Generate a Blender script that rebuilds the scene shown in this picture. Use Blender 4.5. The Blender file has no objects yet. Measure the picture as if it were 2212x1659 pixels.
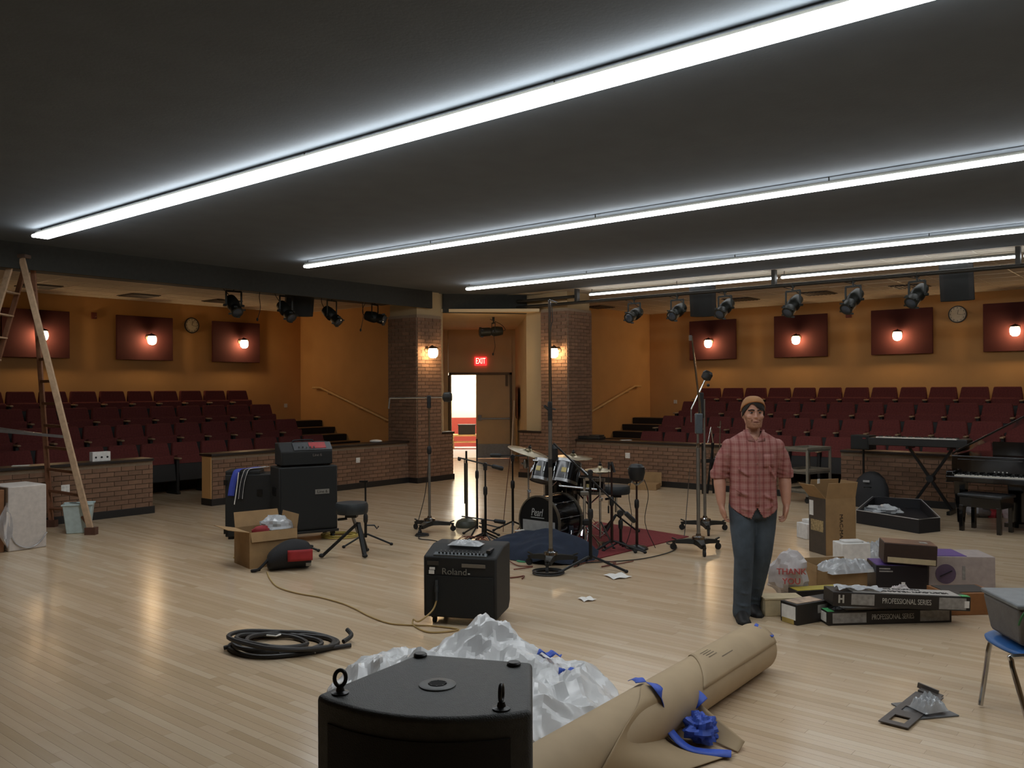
import bpy, bmesh, math, random
from mathutils import Vector, Matrix, noise
random.seed(7)
sc = bpy.context.scene
col = sc.collection
V = Vector
# ---------------------------------------------------------------- camera
F, CW, CH, EYE = 1863.0, 2212.0, 1659.0, 1.78
CAM_M = Matrix.Rotation(math.radians(90.32), 4, 'X') @ Matrix.Rotation(math.radians(-0.29), 4, 'Z')
cam_d = bpy.data.cameras.new('camera'); cam = bpy.data.objects.new('camera', cam_d); col.objects.link(cam)
cam_d.sensor_fit = 'HORIZONTAL'; cam_d.sensor_width = 36.0; cam_d.lens = F / CW * 36.0
cam_d.clip_start = 0.05; cam_d.clip_end = 200
cam.matrix_world = Matrix.Translation((0, 0, EYE)) @ CAM_M
sc.camera = cam
# ---------------------------------------------------------------- world, exposure
w = bpy.data.worlds.new('world'); sc.world = w; w.use_nodes = True
w.node_tree.nodes['Background'].inputs[0].default_value = (0.9, 0.95, 1.0, 1)
w.node_tree.nodes['Background'].inputs[1].default_value = 0.0
sc.view_settings.view_transform = 'Standard'; sc.view_settings.look = 'None'
sc.view_settings.gamma = 1.0; sc.view_settings.use_curve_mapping = False
sc.view_settings.exposure = 0.0
LED_E = 20.0        # linear ceiling lights
SCONCE_E = 44.0    # wall sconces
HALL_E = 110.0      # ceiling light of the hall behind the door
# ---------------------------------------------------------------- layout helpers
ANG = math.radians(39.7)
U = V((math.sin(ANG), math.cos(ANG), 0)); W = V((-math.cos(ANG), math.sin(ANG), 0))
ROOM = math.atan2(U.y, U.x)          # rotation of the room grid: x -> U, y -> W
C0 = V((0, 0, EYE)); M3 = CAM_M.to_3x3()
def sight(px, py): return M3 @ V(((px - CW/2)/F, -(py - CH/2)/F, -1))
def gp(px, py, z=0.0):
    d = sight(px, py); return C0 + d*((z - EYE)/d.z)
def on(n, c, px, py):
    d = sight(px, py); return C0 + d*((c - C0.dot(n))/d.dot(n))
def atY(px, py, Y):
    d = sight(px, py); return C0 + d*(Y/d.y)
MIR = 1.643
def side(k, s, t, z=0.0):            # s along the block's low wall, t away from the stage
    if k == 'L': return U*s + W*t + V((0, 0, z))
    return W*(s - MIR) + U*(t + MIR) + V((0, 0, z))
ROT = {'L': ROOM, 'R': ROOM - math.pi/2}  # thing's +y turns away from the stage
def lin(c):
    if isinstance(c, str):
        c = [int(c[i:i+2], 16)/255 for i in (1, 3, 5)]
    return tuple(((x/12.92) if x <= 0.04045 else ((x+0.055)/1.055)**2.4) for x in c)
# ---------------------------------------------------------------- materials
_m = {}
def mat(key, c='#808080', rough=0.5, metal=0.0, var=0.10, scale=18.0, bump=0.0, emit=0.0, ecol=None, alpha=1.0, coat=0.0, spec=0.5, transl=0.0, sheen=0.0, bscale=None, coords='Object'):
    if key in _m: return _m[key]
    m = bpy.data.materials.new(key); m.use_nodes = True; nt = m.node_tree; N = nt.nodes; L = nt.links
    b = N['Principled BSDF']; b.inputs['Roughness'].default_value = rough; b.inputs['Metallic'].default_value = metal
    b.inputs['Specular IOR Level'].default_value = spec
    if coat: b.inputs['Coat Weight'].default_value = coat; b.inputs['Coat Roughness'].default_value = 0.05
    if sheen: b.inputs['Sheen Weight'].default_value = sheen
    if transl: b.inputs['Transmission Weight'].default_value = transl
    if alpha < 1: b.inputs['Alpha'].default_value = alpha
    c = lin(c); tc = N.new('ShaderNodeTexCoord'); n = N.new('ShaderNodeTexNoise')
    n.inputs['Scale'].default_value = scale; n.inputs['Detail'].default_value = 4
    L.new(tc.outputs[coords], n.inputs['Vector'])
    r = N.new('ShaderNodeValToRGB'); r.color_ramp.elements[0].position = 0.3; r.color_ramp.elements[1].position = 0.7
    r.color_ramp.elements[0].color = (*[x*(1-var) for x in c], 1); r.color_ramp.elements[1].color = (*[min(1, x*(1+var)) for x in c], 1)
    L.new(n.outputs['Fac'], r.inputs['Fac']); L.new(r.outputs['Color'], b.inputs['Base Color'])
    if bump:
        n2 = N.new('ShaderNodeTexNoise'); n2.inputs['Scale'].default_value = bscale or scale*6; L.new(tc.outputs[coords], n2.inputs['Vector'])
        bp = N.new('ShaderNodeBump'); bp.inputs['Strength'].default_value = bump; bp.inputs['Distance'].default_value = 0.01
        L.new(n2.outputs['Fac'], bp.inputs['Height']); L.new(bp.outputs['Normal'], b.inputs['Normal'])
    if emit:
        b.inputs['Emission Color'].default_value = (*(ecol or c), 1); b.inputs['Emission Strength'].default_value = emit
    _m[key] = m
    return m
# ---------------------------------------------------------------- mesh builder
def basis(d):
    d = V(d).normalized(); a = V((0, 0, 1)) if abs(d.z) < 0.95 else V((1, 0, 0))
    x = a.cross(d).normalized(); return x, d.cross(x), d
class MB:
    def __init__(s): s.v = []; s.f = []
    def add(s, vs, fs, T=None):
        o = len(s.v); s.v += [tuple(T @ V(p)) if T else tuple(p) for p in vs]; s.f += [tuple(i+o for i in f) for f in fs]; return s
    def box(s, c, d, T=None, rz=0.0, taper=1.0):
        x, y, z = d[0]/2, d[1]/2, d[2]/2
        R = Matrix.Translation(V(c)) @ Matrix.Rotation(rz, 4, 'Z')
        if T: R = T @ R
        t = taper
        return s.add([(-x,-y,-z),(x,-y,-z),(x,y,-z),(-x,y,-z),(-x*t,-y*t,z),(x*t,-y*t,z),(x*t,y*t,z),(-x*t,y*t,z)],
                     [(0,3,2,1),(4,5,6,7),(0,1,5,4),(1,2,6,5),(2,3,7,6),(3,0,4,7)], R)
    def bar(s, a, b, wx, wy, roll=None):    # rectangular bar between two points
        a, b = V(a), V(b); x, y, d = basis(b-a)
        if roll is not None:
            x = (V(roll) - d*V(roll).dot(d)).normalized(); y = d.cross(x)
        vs = [p + x*i*wx/2 + y*j*wy/2 for p in (a, b) for i, j in ((-1,-1),(1,-1),(1,1),(-1,1))]
        return s.add(vs, [(0,3,2,1),(4,5,6,7),(0,1,5,4),(1,2,6,5),(2,3,7,6),(3,0,4,7)])
    def cyl(s, a, b, r, r2=None, n=14):
        a, b = V(a), V(b); r2 = r if r2 is None else r2; x, y, d = basis(b-a)
        vs = []
        for p, q in ((a, r), (b, r2)):
            vs += [p + x*q*math.cos(i*2*math.pi/n) + y*q*math.sin(i*2*math.pi/n) for i in range(n)]
        fs = [(i, (i+1) % n, n+(i+1) % n, n+i) for i in range(n)] + [tuple(range(n))[::-1], tuple(range(n, 2*n))]
        return s.add(vs, fs)
    def tube(s, pts, r, n=8, closed=False, rs=None):
        pts = [V(p) for p in pts]; k = len(pts); vs = []; px = None
        for i, p in enumerate(pts):
            if closed: d = pts[(i+1) % k] - pts[i-1]
            else: d = pts[min(i+1, k-1)] - pts[max(i-1, 0)]
            d.normalize()
            if px is None: x, y, _ = basis(d)
            else:
                x = px - d*px.dot(d)
                if x.length < 1e-5: x = basis(d)[0]
                x.normalize(); y = d.cross(x)
            px = x; q = rs[i] if rs else r
            vs += [p + x*q*math.cos(j*2*math.pi/n) + y*q*math.sin(j*2*math.pi/n) for j in range(n)]
        fs = []
        for i in range(k if closed else k-1):
            a, b = i*n, ((i+1) % k)*n
            fs += [(a+j, a+(j+1) % n, b+(j+1) % n, b+j) for j in range(n)]
        if not closed: fs += [tuple(range(n))[::-1], tuple(range((k-1)*n, k*n))]
        return s.add(vs, fs)
    def lathe(s, prof, o=(0,0,0), axis=(0,0,1), n=28, sx=1.0, cap=True):
        o = V(o); x, y, d = basis(axis); vs = []
        for r, z in prof:
            vs += [o + d*z + x*max(r, 1e-4)*sx*math.cos(i*2*math.pi/n) + y*max(r, 1e-4)*math.sin(i*2*math.pi/n) for i in range(n)]
        fs = []
        for k in range(len(prof)-1):
            fs += [(k*n+i, k*n+(i+1) % n, (k+1)*n+(i+1) % n, (k+1)*n+i) for i in range(n)]
        if cap: fs += [tuple(range(n))[::-1], tuple(range((len(prof)-1)*n, len(prof)*n))]
        return s.add(vs, fs)
    def ell(s, c, r, nu=18, nv=10, T=None):
        prof = []
        vs = []; fs = []
        for j in range(nv+1):
            th = math.pi*j/nv
            vs += [(c[0]+r[0]*max(math.sin(th), 1e-4)*math.cos(i*2*math.pi/nu), c[1]+r[1]*max(math.sin(th), 1e-4)*math.sin(i*2*math.pi/nu), c[2]-r[2]*math.cos(th)) for i in range(nu)]
        for j in range(nv):
            fs += [(j*nu+i, j*nu+(i+1) % nu, (j+1)*nu+(i+1) % nu, (j+1)*nu+i) for i in range(nu)]
        return s.add(vs, fs, T)
    def loft(s, rings, cap=True):
        n = len(rings[0]); vs = [p for r in rings for p in r]; fs = []
        for k in range(len(rings)-1):
            fs += [(k*n+i, k*n+(i+1) % n, (k+1)*n+(i+1) % n, (k+1)*n+i) for i in range(n)]
        if cap: fs += [tuple(range(n))[::-1], tuple(range((len(rings)-1)*n, len(rings)*n))]
        return s.add(vs, fs)
    def prism(s, poly, z0, z1, T=None, top=None):   # polygon (ccw) extruded in z; top: other outline at z1
        n = len(poly); top = top or poly
        vs = [(p[0], p[1], z0) for p in poly] + [(p[0], p[1], z1) for p in top]
        return s.add(vs, [tuple(range(n))[::-1], tuple(range(n, 2*n))] + [(i, (i+1) % n, n+(i+1) % n, n+i) for i in range(n)], T)
    def sheet(s, fn, nu, nv, thick=0.0):            # grid surface fn(u,v)->point
        vs = [V(fn(i/nu, j/nv)) for j in range(nv+1) for i in range(nu+1)]
        fs = [(j*(nu+1)+i, j*(nu+1)+i+1, (j+1)*(nu+1)+i+1, (j+1)*(nu+1)+i) for j in range(nv) for i in range(nu)]
        return s.add(vs, fs)
    def mesh(s, name, smooth=35):
        me = bpy.data.meshes.new(name); me.from_pydata([tuple(p) for p in s.v], [], s.f); me.validate()
        if smooth:
            me.polygons.foreach_set('use_smooth', [True]*len(me.polygons)); me.set_sharp_from_angle(angle=math.radians(smooth))
        return me
def link(name, me, m, parent=None, bevel=0.0, seg=2, solid=0.0, sub=0):
    o = bpy.data.objects.new(name, me); col.objects.link(o)
    if m is not None and not me.materials: me.materials.append(m)
    if parent: o.parent = parent
    if solid:
        k = o.modifiers.new('solid', 'SOLIDIFY'); k.thickness = solid; k.offset = 0
    if sub:
        k = o.modifiers.new('sub', 'SUBSURF'); k.levels = sub; k.render_levels = sub
    if bevel:
        k = o.modifiers.new('bevel', 'BEVEL'); k.width = bevel; k.segments = seg; k.limit_method = 'ANGLE'; k.angle_limit = math.radians(40)
    return o
def part(name, mb, m, parent, label=None, smooth=35, **kw):
    o = link(name, mb.mesh(name, smooth), m, parent, **kw)
    if label: o['label'] = label
    return o
def tag(o, label, cat, group=None):
    o['label'] = label; o['category'] = cat
    if group: o['group'] = group
    return o
def thing(name, label, cat, loc=(0,0,0), rz=0.0, group=None):
    o = bpy.data.objects.new(name, None); col.objects.link(o); o.empty_display_size = 0.1
    o.location = loc; o.rotation_euler = (0, 0, rz); return tag(o, label, cat, group)
def solo(name, mb, m, label, cat, loc=(0,0,0), rz=0.0, group=None, smooth=35, **kw):
    o = link(name, mb.mesh(name, smooth), m, None, **kw); o.location = loc; o.rotation_euler = (0, 0, rz)
    return tag(o, label, cat, group)
def struct(name, mb, m, parent=None, smooth=35, **kw):
    o = link(name, mb.mesh(name, smooth), m, parent, **kw)
    if not parent: o['kind'] = 'structure'
    return o
def dup(root, loc, rz=0.0, label=None, parent=None):
    r = root.copy(); col.objects.link(r); r.parent = parent
    if parent is None: r.location = loc; r.rotation_euler = (0, 0, rz)
    if label: r['label'] = label
    for ch in KIDS.get(root.name) or [o for o in root.children]: dup(ch, None, parent=r)
    return r
KIDS = {}
def text(s, size, name, m, parent, T, ext=0.0015, align='CENTER', label=None, sx=1.0, shear=0.0):
    cu = bpy.data.curves.new('lettering', 'FONT'); cu.body = s; cu.size = size; cu.extrude = ext; cu.align_x = align; cu.align_y = 'CENTER'; cu.shear = shear
    cu.resolution_u = 3
    o = bpy.data.objects.new('lettering', cu); col.objects.link(o)
    dg = bpy.context.evaluated_depsgraph_get(); me = bpy.data.meshes.new_from_object(o.evaluated_get(dg))
    bpy.data.objects.remove(o); bpy.data.curves.remove(cu)
    me.transform(T @ Matrix.Diagonal((sx, 1, 1, 1)))
    r = link(name, me, m, parent)
    if label: r['label'] = label
    return r
def frame(o, x, y):                     # matrix with text-plane x,y axes at o
    x = V(x).normalized(); y = V(y); y = (y - x*y.dot(x)).normalized(); z = x.cross(y)
    return Matrix(((x.x, y.x, z.x, o[0]), (x.y, y.y, z.y, o[1]), (x.z, y.z, z.z, o[2]), (0, 0, 0, 1)))
def arc(c, r, a0, a1, n, ax=(1,0,0), ay=(0,1,0)):
    c, ax, ay = V(c), V(ax), V(ay)
    return [c + ax*r*math.cos(a0+(a1-a0)*i/n) + ay*r*math.sin(a0+(a1-a0)*i/n) for i in range(n+1)]
def smoothpath(pts, k=6):               # Catmull-Rom through points
    pts = [V(p) for p in pts]; P = [pts[0]] + pts + [pts[-1]]; out = []
    for i in range(1, len(P)-2):
        a, b, c, d = P[i-1:i+3]
        for j in range(k):
            t = j/k; out.append(0.5*((2*b) + (c-a)*t + (2*a-5*b+4*c-d)*t*t + (3*b-a-3*c+d)*t**3))
    out.append(pts[-1]); return out
ORD = ['first','second','third','fourth','fifth','sixth','seventh','eighth','ninth','tenth','eleventh','twelfth','thirteenth','fourteenth','fifteenth']
BLACK = mat('black_plastic', '#1a1a1a', 0.45); BLACKM = mat('black_metal', '#161616', 0.35, 0.3); CHROME = mat('chrome', '#c8c8c8', 0.14, 1.0, 0.03)
STEEL = mat('dull_steel', '#8d8a84', 0.4, 0.9); RUBBER = mat('black_rubber', '#141414', 0.7); TOLEX = mat('black_tolex', '#141413', 0.62, bump=0.25, scale=60)
GRILLE = mat('grille_cloth', '#1c1d1c', 0.85, bump=0.3, scale=90); KRAFT = mat('cardboard', '#9d7d55', 0.8, bump=0.06, scale=10); WHITE = mat('white_paint', '#d8d6d0', 0.6)
PAPER = mat('white_paper', '#e6e3dc', 0.7); BLUETAPE = mat('blue_masking_tape', '#3c5cc0', 0.55, var=0.15); SILVERINK = mat('silver_print', '#b8b8b4', 0.5)
# ================================================================ the room
CEIL = 3.66
def room_obj(name, mb, m, parent=None, **kw):   # built in room grid coordinates (x = q along U, y = p along W)
    o = struct(name, mb, m, parent, **kw)
    if not parent: o.rotation_euler = (0, 0, ROOM)
    return o
# ---- wooden floor
def wood_material():
    m = bpy.data.materials.new('maple_floor'); m.use_nodes = True; nt = m.node_tree; N = nt.nodes; L = nt.links; b = N['Principled BSDF']
    g = N.new('ShaderNodeNewGeometry'); mp = N.new('ShaderNodeMapping'); mp.inputs['Rotation'].default_value = (0, 0, -ROOM); mp.inputs['Scale'].default_value = (38, 2.2, 10)
    mp.vector_type = 'POINT'
    rot = N.new('ShaderNodeVectorRotate'); rot.rotation_type = 'Z_AXIS'; rot.inputs['Angle'].default_value = -ROOM
    L.new(g.outputs['Position'], rot.inputs['Vector'])
    mp.inputs['Rotation'].default_value = (0, 0, 0); L.new(rot.outputs['Vector'], mp.inputs['Vector'])
    n = N.new('ShaderNodeTexNoise'); n.inputs['Scale'].default_value = 1.0; n.inputs['Detail'].default_value = 5; L.new(mp.outputs['Vector'], n.inputs['Vector'])
    oi = N.new('ShaderNodeObjectInfo'); ad = N.new('ShaderNodeMath'); ad.operation = 'ADD'; L.new(g.outputs['Random Per Island'], ad.inputs[0]); L.new(oi.outputs['Random'], ad.inputs[1])
    fr = N.new('ShaderNodeMath'); fr.operation = 'FRACT'; L.new(ad.outputs[0], fr.inputs[0])
    r = N.new('ShaderNodeValToRGB'); e = r.color_ramp.elements
    e[0].position = 0.0; e[0].color = (*lin('#bda585'), 1); e[1].position = 1.0; e[1].color = (*lin('#d2bda0'), 1)
    e2 = e.new(0.12); e2.color = (*lin('#c6ae8e'), 1); e3 = e.new(0.6); e3.color = (*lin('#ccb496'), 1)
    L.new(fr.outputs[0], r.inputs['Fac'])
    mx = N.new('ShaderNodeMix'); mx.data_type = 'RGBA'; mx.blend_type = 'MULTIPLY'; mx.inputs['Factor'].default_value = 0.2
    r2 = N.new('ShaderNodeValToRGB'); r2.color_ramp.elements[0].position = 0.3; r2.color_ramp.elements[0].color = (0.78, 0.72, 0.66, 1); r2.color_ramp.elements[1].position = 0.65; r2.color_ramp.elements[1].color = (1, 1, 1, 1)
    L.new(n.outputs['Fac'], r2.inputs['Fac']); L.new(r.outputs['Color'], mx.inputs['A']); L.new(r2.outputs['Color'], mx.inputs['B']); L.new(mx.outputs['Result'], b.inputs['Base Color'])
    n3 = N.new('ShaderNodeTexNoise'); n3.inputs['Scale'].default_value = 9; L.new(g.outputs['Position'], n3.inputs['Vector'])
    rr = N.new('ShaderNodeMapRange'); rr.inputs['To Min'].default_value = 0.16; rr.inputs['To Max'].default_value = 0.25; L.new(n3.outputs['Fac'], rr.inputs['Value']); L.new(rr.outputs['Result'], b.inputs['Roughness'])
    bp = N.new('ShaderNodeBump'); bp.inputs['Strength'].default_value = 0.05; bp.inputs['Distance'].default_value = 0.01; L.new(n3.outputs['Fac'], bp.inputs['Height']); L.new(bp.outputs['Normal'], b.inputs['Normal'])
    return m
WOOD = wood_material()
fl = room_obj('floor', MB().box((6, 6, -0.06), (30, 30, 0.08)), mat('subfloor', '#8a6c49', 0.6)); 
BW = 0.057
planks = []
rnd = random.Random(3)
q = -3.0
while q < 17.0:
    p = -3.0 - rnd.random()*0.9
    while p < 16.5:
        ln = rnd.uniform(0.45, 1.5); planks.append((q, p, ln)); p += ln
    q += BW
def plank_px(q, p, ln):
    P = U*q + W*(p+ln/2); l = M3.transposed() @ (P - C0)
    if l.z > -0.5: return None
    x, y = CW/2 - F*l.x/l.z, CH/2 + F*l.y/l.z
    return (-l.z) if (-60 < x < CW+60 and y < CH+60) else None
near = sorted(((plank_px(*k), k) for k in planks if plank_px(*k)), key=lambda a: a[0])[:300]
nset = set(k for _, k in near)
pm = MB().box((0, 0.5, -0.01), (BW-0.0012, 1.0, 0.02)).mesh('plank', 0)
pm.materials.append(WOOD)
for _, (q, p, ln) in near:
    o = bpy.data.objects.new('plank', pm); col.objects.link(o); o.parent = fl; o.location = (q, p, 0); o.scale = (1, ln-0.0012, 1)
far = MB()
for k in planks:
    if k not in nset: far.box((k[0], k[1]+k[2]/2, -0.01), (BW-0.0012, k[2]-0.0012, 0.02))
o = link('floorboards', far.mesh('floorboards', 0), WOOD, fl); o['kind'] = 'stuff'
# ---- ceiling
DARKCEIL = mat('black_ceiling_paint', '#575d62', 0.9, var=0.06, scale=3, bump=0.1, bscale=40)
TILE = mat('ceiling_tile', '#cfc4b2', 0.9, var=0.05, scale=30)
ce = room_obj('ceiling', MB().box((4.1, 3.8, CEIL+0.05), (18.2, 21.6, 0.1)), DARKCEIL)
ce2 = room_obj('ceiling', MB().box((10.5, 9, CEIL+0.16), (24, 24, 0.06)), mat('ceiling_plenum', '#b8ab97', 0.9))
tm = MB().box((0, 0, 0.012), (0.592, 0.592, 0.024)).mesh('ceiling_tile', 0); tm.materials.append(TILE)
def tiles(q0, q1, p0, p1):
    q = q0
    while q < q1:
        p = p0
        while p < p1:
            o = bpy.data.objects.new('ceiling_tile', tm); col.objects.link(o); o.parent = ce2; o.location = (q+0.3, p+0.3, CEIL+0.004); p += 0.61
        q += 0.61
tiles(2.6, 13.3, 14.62, 17.5); tiles(13.22, 19.3, 1.5, 11.3)
gr = MB()
for i in range(7): gr.box((8.0, 14.61+i*0.61, CEIL+0.01), (11.4, 0.016, 0.02))
for i in range(19): gr.box((2.595+i*0.61, 16.1, CEIL+0.01), (0.016, 3.0, 0.02))
for i in range(11): gr.box((13.215+i*0.61, 6.5, CEIL+0.01), (0.016, 10.4, 0.02))
for i in range(17): gr.box((16.3, 1.495+i*0.61, CEIL+0.01), (6.2, 0.016, 0.02))
gr_o = link('ceiling_grid', gr.mesh('ceiling_grid', 0), mat('grid_metal', '#e6ddcc', 0.5), ce2)
vent_m = MB()
vent_m.box((0, 0, 0), (0.6, 0.6, 0.012))
for i in range(7): vent_m.box((0, -0.24+i*0.08, -0.012), (0.56, 0.05, 0.012))
vm = vent_m.mesh('air_vent', 0); vm.materials.append(mat('vent_dark', '#4a4238', 0.6))
for i, (a, b, lab) in enumerate(((84, 618, 'square ceiling air vent above the leftmost wall panel'), (300, 638, 'square ceiling air vent between the two left wall panels'), (480, 650, 'ceiling air vent beside the first left stage lamp'),
      (1290, 663, 'ceiling air vent right of the right brick pillar'), (1600, 646, 'ceiling air vent beside the third right stage lamp'), (1765, 633, 'ceiling air vent between fourth and fifth right lamps'), (1965, 618, 'ceiling air vent above the sixth right stage lamp'))):
    P = gp(a, b, CEIL); o = bpy.data.objects.new('air_vent', vm); col.objects.link(o); o.location = P + V((0, 0, -0.004)); o.rotation_euler = (0, 0, ROOM); tag(o, lab, 'vent', 'ceiling air vents')
# ---- walls
ORANGE = mat('ochre_paint', '#cc9b60', 0.75, var=0.05, scale=2.0, bump=0.05, bscale=120); BEIGE = mat('beige_paint', '#dcc49a', 0.75, var=0.04, scale=2.0)
CREAM = mat('cream_paint', '#b8a27c', 0.7, var=0.04, scale=2.0); DARK = mat('dark_curtain', '#26231f', 0.95, var=0.2)
def sbox(mb, k, s0, s1, t0, t1, z0, z1):
    a = side(k, (s0+s1)/2, (t0+t1)/2, (z0+z1)/2); mb.box(a, (abs(s1-s0), abs(t1-t0), z1-z0), rz=ROT[k]); return mb
HW = CEIL + 0.2
struct('wall_left', sbox(MB(), 'L', -4, 13.2, 17.55, 17.75, 0, HW), ORANGE)
struct('wall_right', sbox(MB(), 'R', -4, 13.2, 17.55, 17.75, 0, HW), ORANGE)
struct('wall_left_side', sbox(MB(), 'L', 13.0, 13.2, 13.6, 17.6, 0, HW), ORANGE)
struct('wall_right_side', sbox(MB(), 'R', 13.0, 13.2, 13.6, 17.6, 0, HW), ORANGE)
room_obj('wall_behind_left', MB().box((-4.1, 6.5, 1.93), (0.2, 24, 3.86)), mat('rear_paint', '#a88a62', 0.8)); room_obj('wall_behind_right', MB().box((7.5, -5.7, 1.93), (24, 0.2, 3.86)), mat('rear_paint', '#a88a62'))
# ---- brick walls
def brick_material():
    m = mat('brick', '#80604a', 0.85, var=0.18, scale=9, bump=0.35, bscale=60, coords='Object'); nt = m.node_tree; N = nt.nodes; L = nt.links; b = N['Principled BSDF']
    oi = N.new('ShaderNodeObjectInfo'); g = N.new('ShaderNodeNewGeometry'); hs = N.new('ShaderNodeHueSaturation'); src = b.inputs['Base Color'].links[0].from_socket
    ad = N.new('ShaderNodeMath'); ad.operation = 'ADD'; L.new(g.outputs['Random Per Island'], ad.inputs[0]); L.new(oi.outputs['Random'], ad.inputs[1]); fr = N.new('ShaderNodeMath'); fr.operation = 'FRACT'; L.new(ad.outputs[0], fr.inputs[0])
    mr = N.new('ShaderNodeMapRange'); mr.inputs['To Min'].default_value = 0.82; mr.inputs['To Max'].default_value = 1.12; L.new(fr.outputs[0], mr.inputs['Value'])
    L.new(mr.outputs['Result'], hs.inputs['Value']); L.new(src, hs.inputs['Color']); L.new(hs.outputs['Color'], b.inputs['Base Color'])
    return m
BRICK = brick_material(); MORTAR = mat('mortar', '#94806a', 0.9, var=0.1, scale=30)
_bm = {}
def brick_mesh(ln):
    k = round(ln, 3)
    if k not in _bm: _bm[k] = MB().box((0, 0, 0), (k, 0.024, 0.0577)).mesh('brick', 0); _bm[k].materials.append(BRICK)
    return _bm[k]
COURSE = 0.0677
def brick_face(parent, origin, ux, n, length, z0, z1, limit=300):
    """bricks laid in running bond on a vertical face; origin at the left foot, ux along the face, n outwards"""
    rz = math.atan2(ux.y, ux.x); i = 0; z = z0; objs = 0; rest = MB()
    while z + COURSE*0.8 < z1:
        x = 0.0; first = 0.1 if i % 2 else 0.2
        while x < length - 0.02:
            ln = min(first if x == 0 else 0.203, length - x)
            P = origin + ux*(x + ln/2) + n*0.006 + V((0, 0, z + COURSE/2))
            if objs < limit:
                o = bpy.data.objects.new('brick', brick_mesh(ln-0.01)); col.objects.link(o); o.parent = parent; o.location = P; o.rotation_euler = (0, 0, rz); objs += 1
            else: rest.box(P, (ln-0.01, 0.024, 0.0577), rz=rz)
            x += ln
        z += COURSE; i += 1
    if rest.v:
        o = link('bricks', rest.mesh('bricks', 0), BRICK, parent); o['kind'] = 'stuff'
    return objs
COUNTER = mat('dark_counter', '#2b221c', 0.35, var=0.2); BASE = mat('black_base', '#1d1a18', 0.5)
def low_wall(k, s0, s1, t0, t1, tag_, objs_from, orange_end=None, z1=0.80):
    core = struct('low_wall_'+tag_, sbox(MB(), k, s0, s1, t0, t1, 0, z1-0.03), MORTAR)
    ax = side(k, 1, 0)-side(k, 0, 0); nn = side(k, 0, 0)-side(k, 0, 1)
    # bricks run left to right as seen from the stage
    if k == 'L': org, ux, L0 = side(k, s0, t0), ax, s1-s0
    else: org, ux, L0 = side(k, s1, t0), -ax, s1-s0
    brick_face(core, org, ux, nn, L0, 0.10, z1-0.04)
    part('countertop', sbox(MB(), k, s0-0.03, s1, t0-0.05, t1+0.05, z1-0.04, z1), COUNTER, core, bevel=0.006)
    part('baseboard', sbox(MB(), k, s0-0.02, s1+0.02, t0-0.03, t1+0.01, 0, 0.105), BASE, core, bevel=0.004)
    if orange_end is not None:
        part('painted_end', sbox(MB(), k, orange_end-0.012, orange_end+0.012, t0+0.004, t1-0.004, 0.105, z1-0.045), ORANGE, core)
    return core
lw = {}
lw['L2'] = low_wall('L', 7.27, 11.41, 12.06, 12.32, 'left', 0, 7.268)
lw['L1'] = low_wall('L', 2.2, 6.32, 12.06, 12.32, 'far_left', 0)
lw['R2'] = low_wall('R', 7.27, 11.41, 12.06, 12.32, 'right', 0)
lw['R1'] = low_wall('R', 2.2, 6.32, 12.06, 12.32, 'far_right', 0)
def pillar(k, tag_, zt):
    core = struct('pillar_'+tag_, sbox(MB(), k, 11.41, 12.06, 11.81, 12.6, 0, zt), MORTAR)
    ax = side(k, 1, 0)-side(k, 0, 0); at = side(k, 0, 1)-side(k, 0, 0)
    if k == 'L':
        n1 = brick_face(core, side(k, 11.41, 11.81), ax, -at, 0.65, 0.10, zt, 160); brick_face(core, side(k, 11.41, 12.6), -at, -ax, 0.79, 0.10, zt, 300-n1)
    else:
        n1 = brick_face(core, side(k, 12.06, 11.81), -ax, -at, 0.65, 0.10, zt, 160); brick_face(core, side(k, 11.41, 11.81), at, -ax, 0.79, 0.10, zt, 300-n1)
    part('capital', sbox(MB(), k, 11.45, 12.05, 11.85, 12.6, zt, CEIL), CREAM, core)
    part('baseboard', sbox(MB(), k, 11.39, 12.07, 11.785, 12.6, 0, 0.105), BASE, core, bevel=0.004)
    return core
pillar('L', 'left', 3.20); pillar('R', 'right', 3.33)
# ---- alcove with the double door
def stub(k, tag_, s_low, s_wall):
    core = struct('low_wall_'+tag_, sbox(MB(), k, 12.06, s_low, 11.83, 12.3, 0, 0.9), MORTAR)
    ax = side(k, 1, 0)-side(k, 0, 0); at = side(k, 0, 1)-side(k, 0, 0)
    if k == 'L': brick_face(core, side(k, 12.065, 11.83), ax, -at, s_low-12.065, 0.10, 0.9)
    else: brick_face(core, side(k, s_low, 11.83), -ax, -at, s_low-12.065, 0.10, 0.9)
    if k == 'L': brick_face(core, side(k, s_low, 11.83), at, ax, 0.47, 0.10, 0.9)
    part('countertop', sbox(MB(), k, 12.06, s_low+0.03, 11.80, 12.3, 0.9, 0.94), COUNTER, core, bevel=0.005)
    part('baseboard', sbox(MB(), k, 12.075, s_low+0.02, 11.80, 12.3, 0, 0.105), BASE, core)
    struct('wall_'+tag_, sbox(MB(), k, 12.06, s_wall, 11.93, 12.2, 0.94, CEIL), CREAM)
stub('L', 'door_left', 12.40, 12.235); stub('R', 'door_right', 12.63, 12.53)
DY = 22.1
def wallbox(name, a, b, th, z0, z1, m):
    a, b = V(a), V(b); d = b-a; n = V((-d.y, d.x, 0)).normalized()
    mb = MB(); mb.prism([a, b, b+n*th, a+n*th] if True else 0, z0, z1); return struct(name, mb, m)
fl_, fr_ = side('L', 12.235, 12.0), side('R', 12.53, 12.0)
wallbox('wall_alcove_left', (-1.75, DY, 0), fl_, -0.12, 0, CEIL, BEIGE)
wallbox('wall_alcove_right', fr_, (0.085, DY, 0), -0.12, 0, CEIL, BEIGE)
DX0, DX1, DH = -1.62, 0.0, 2.20
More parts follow.
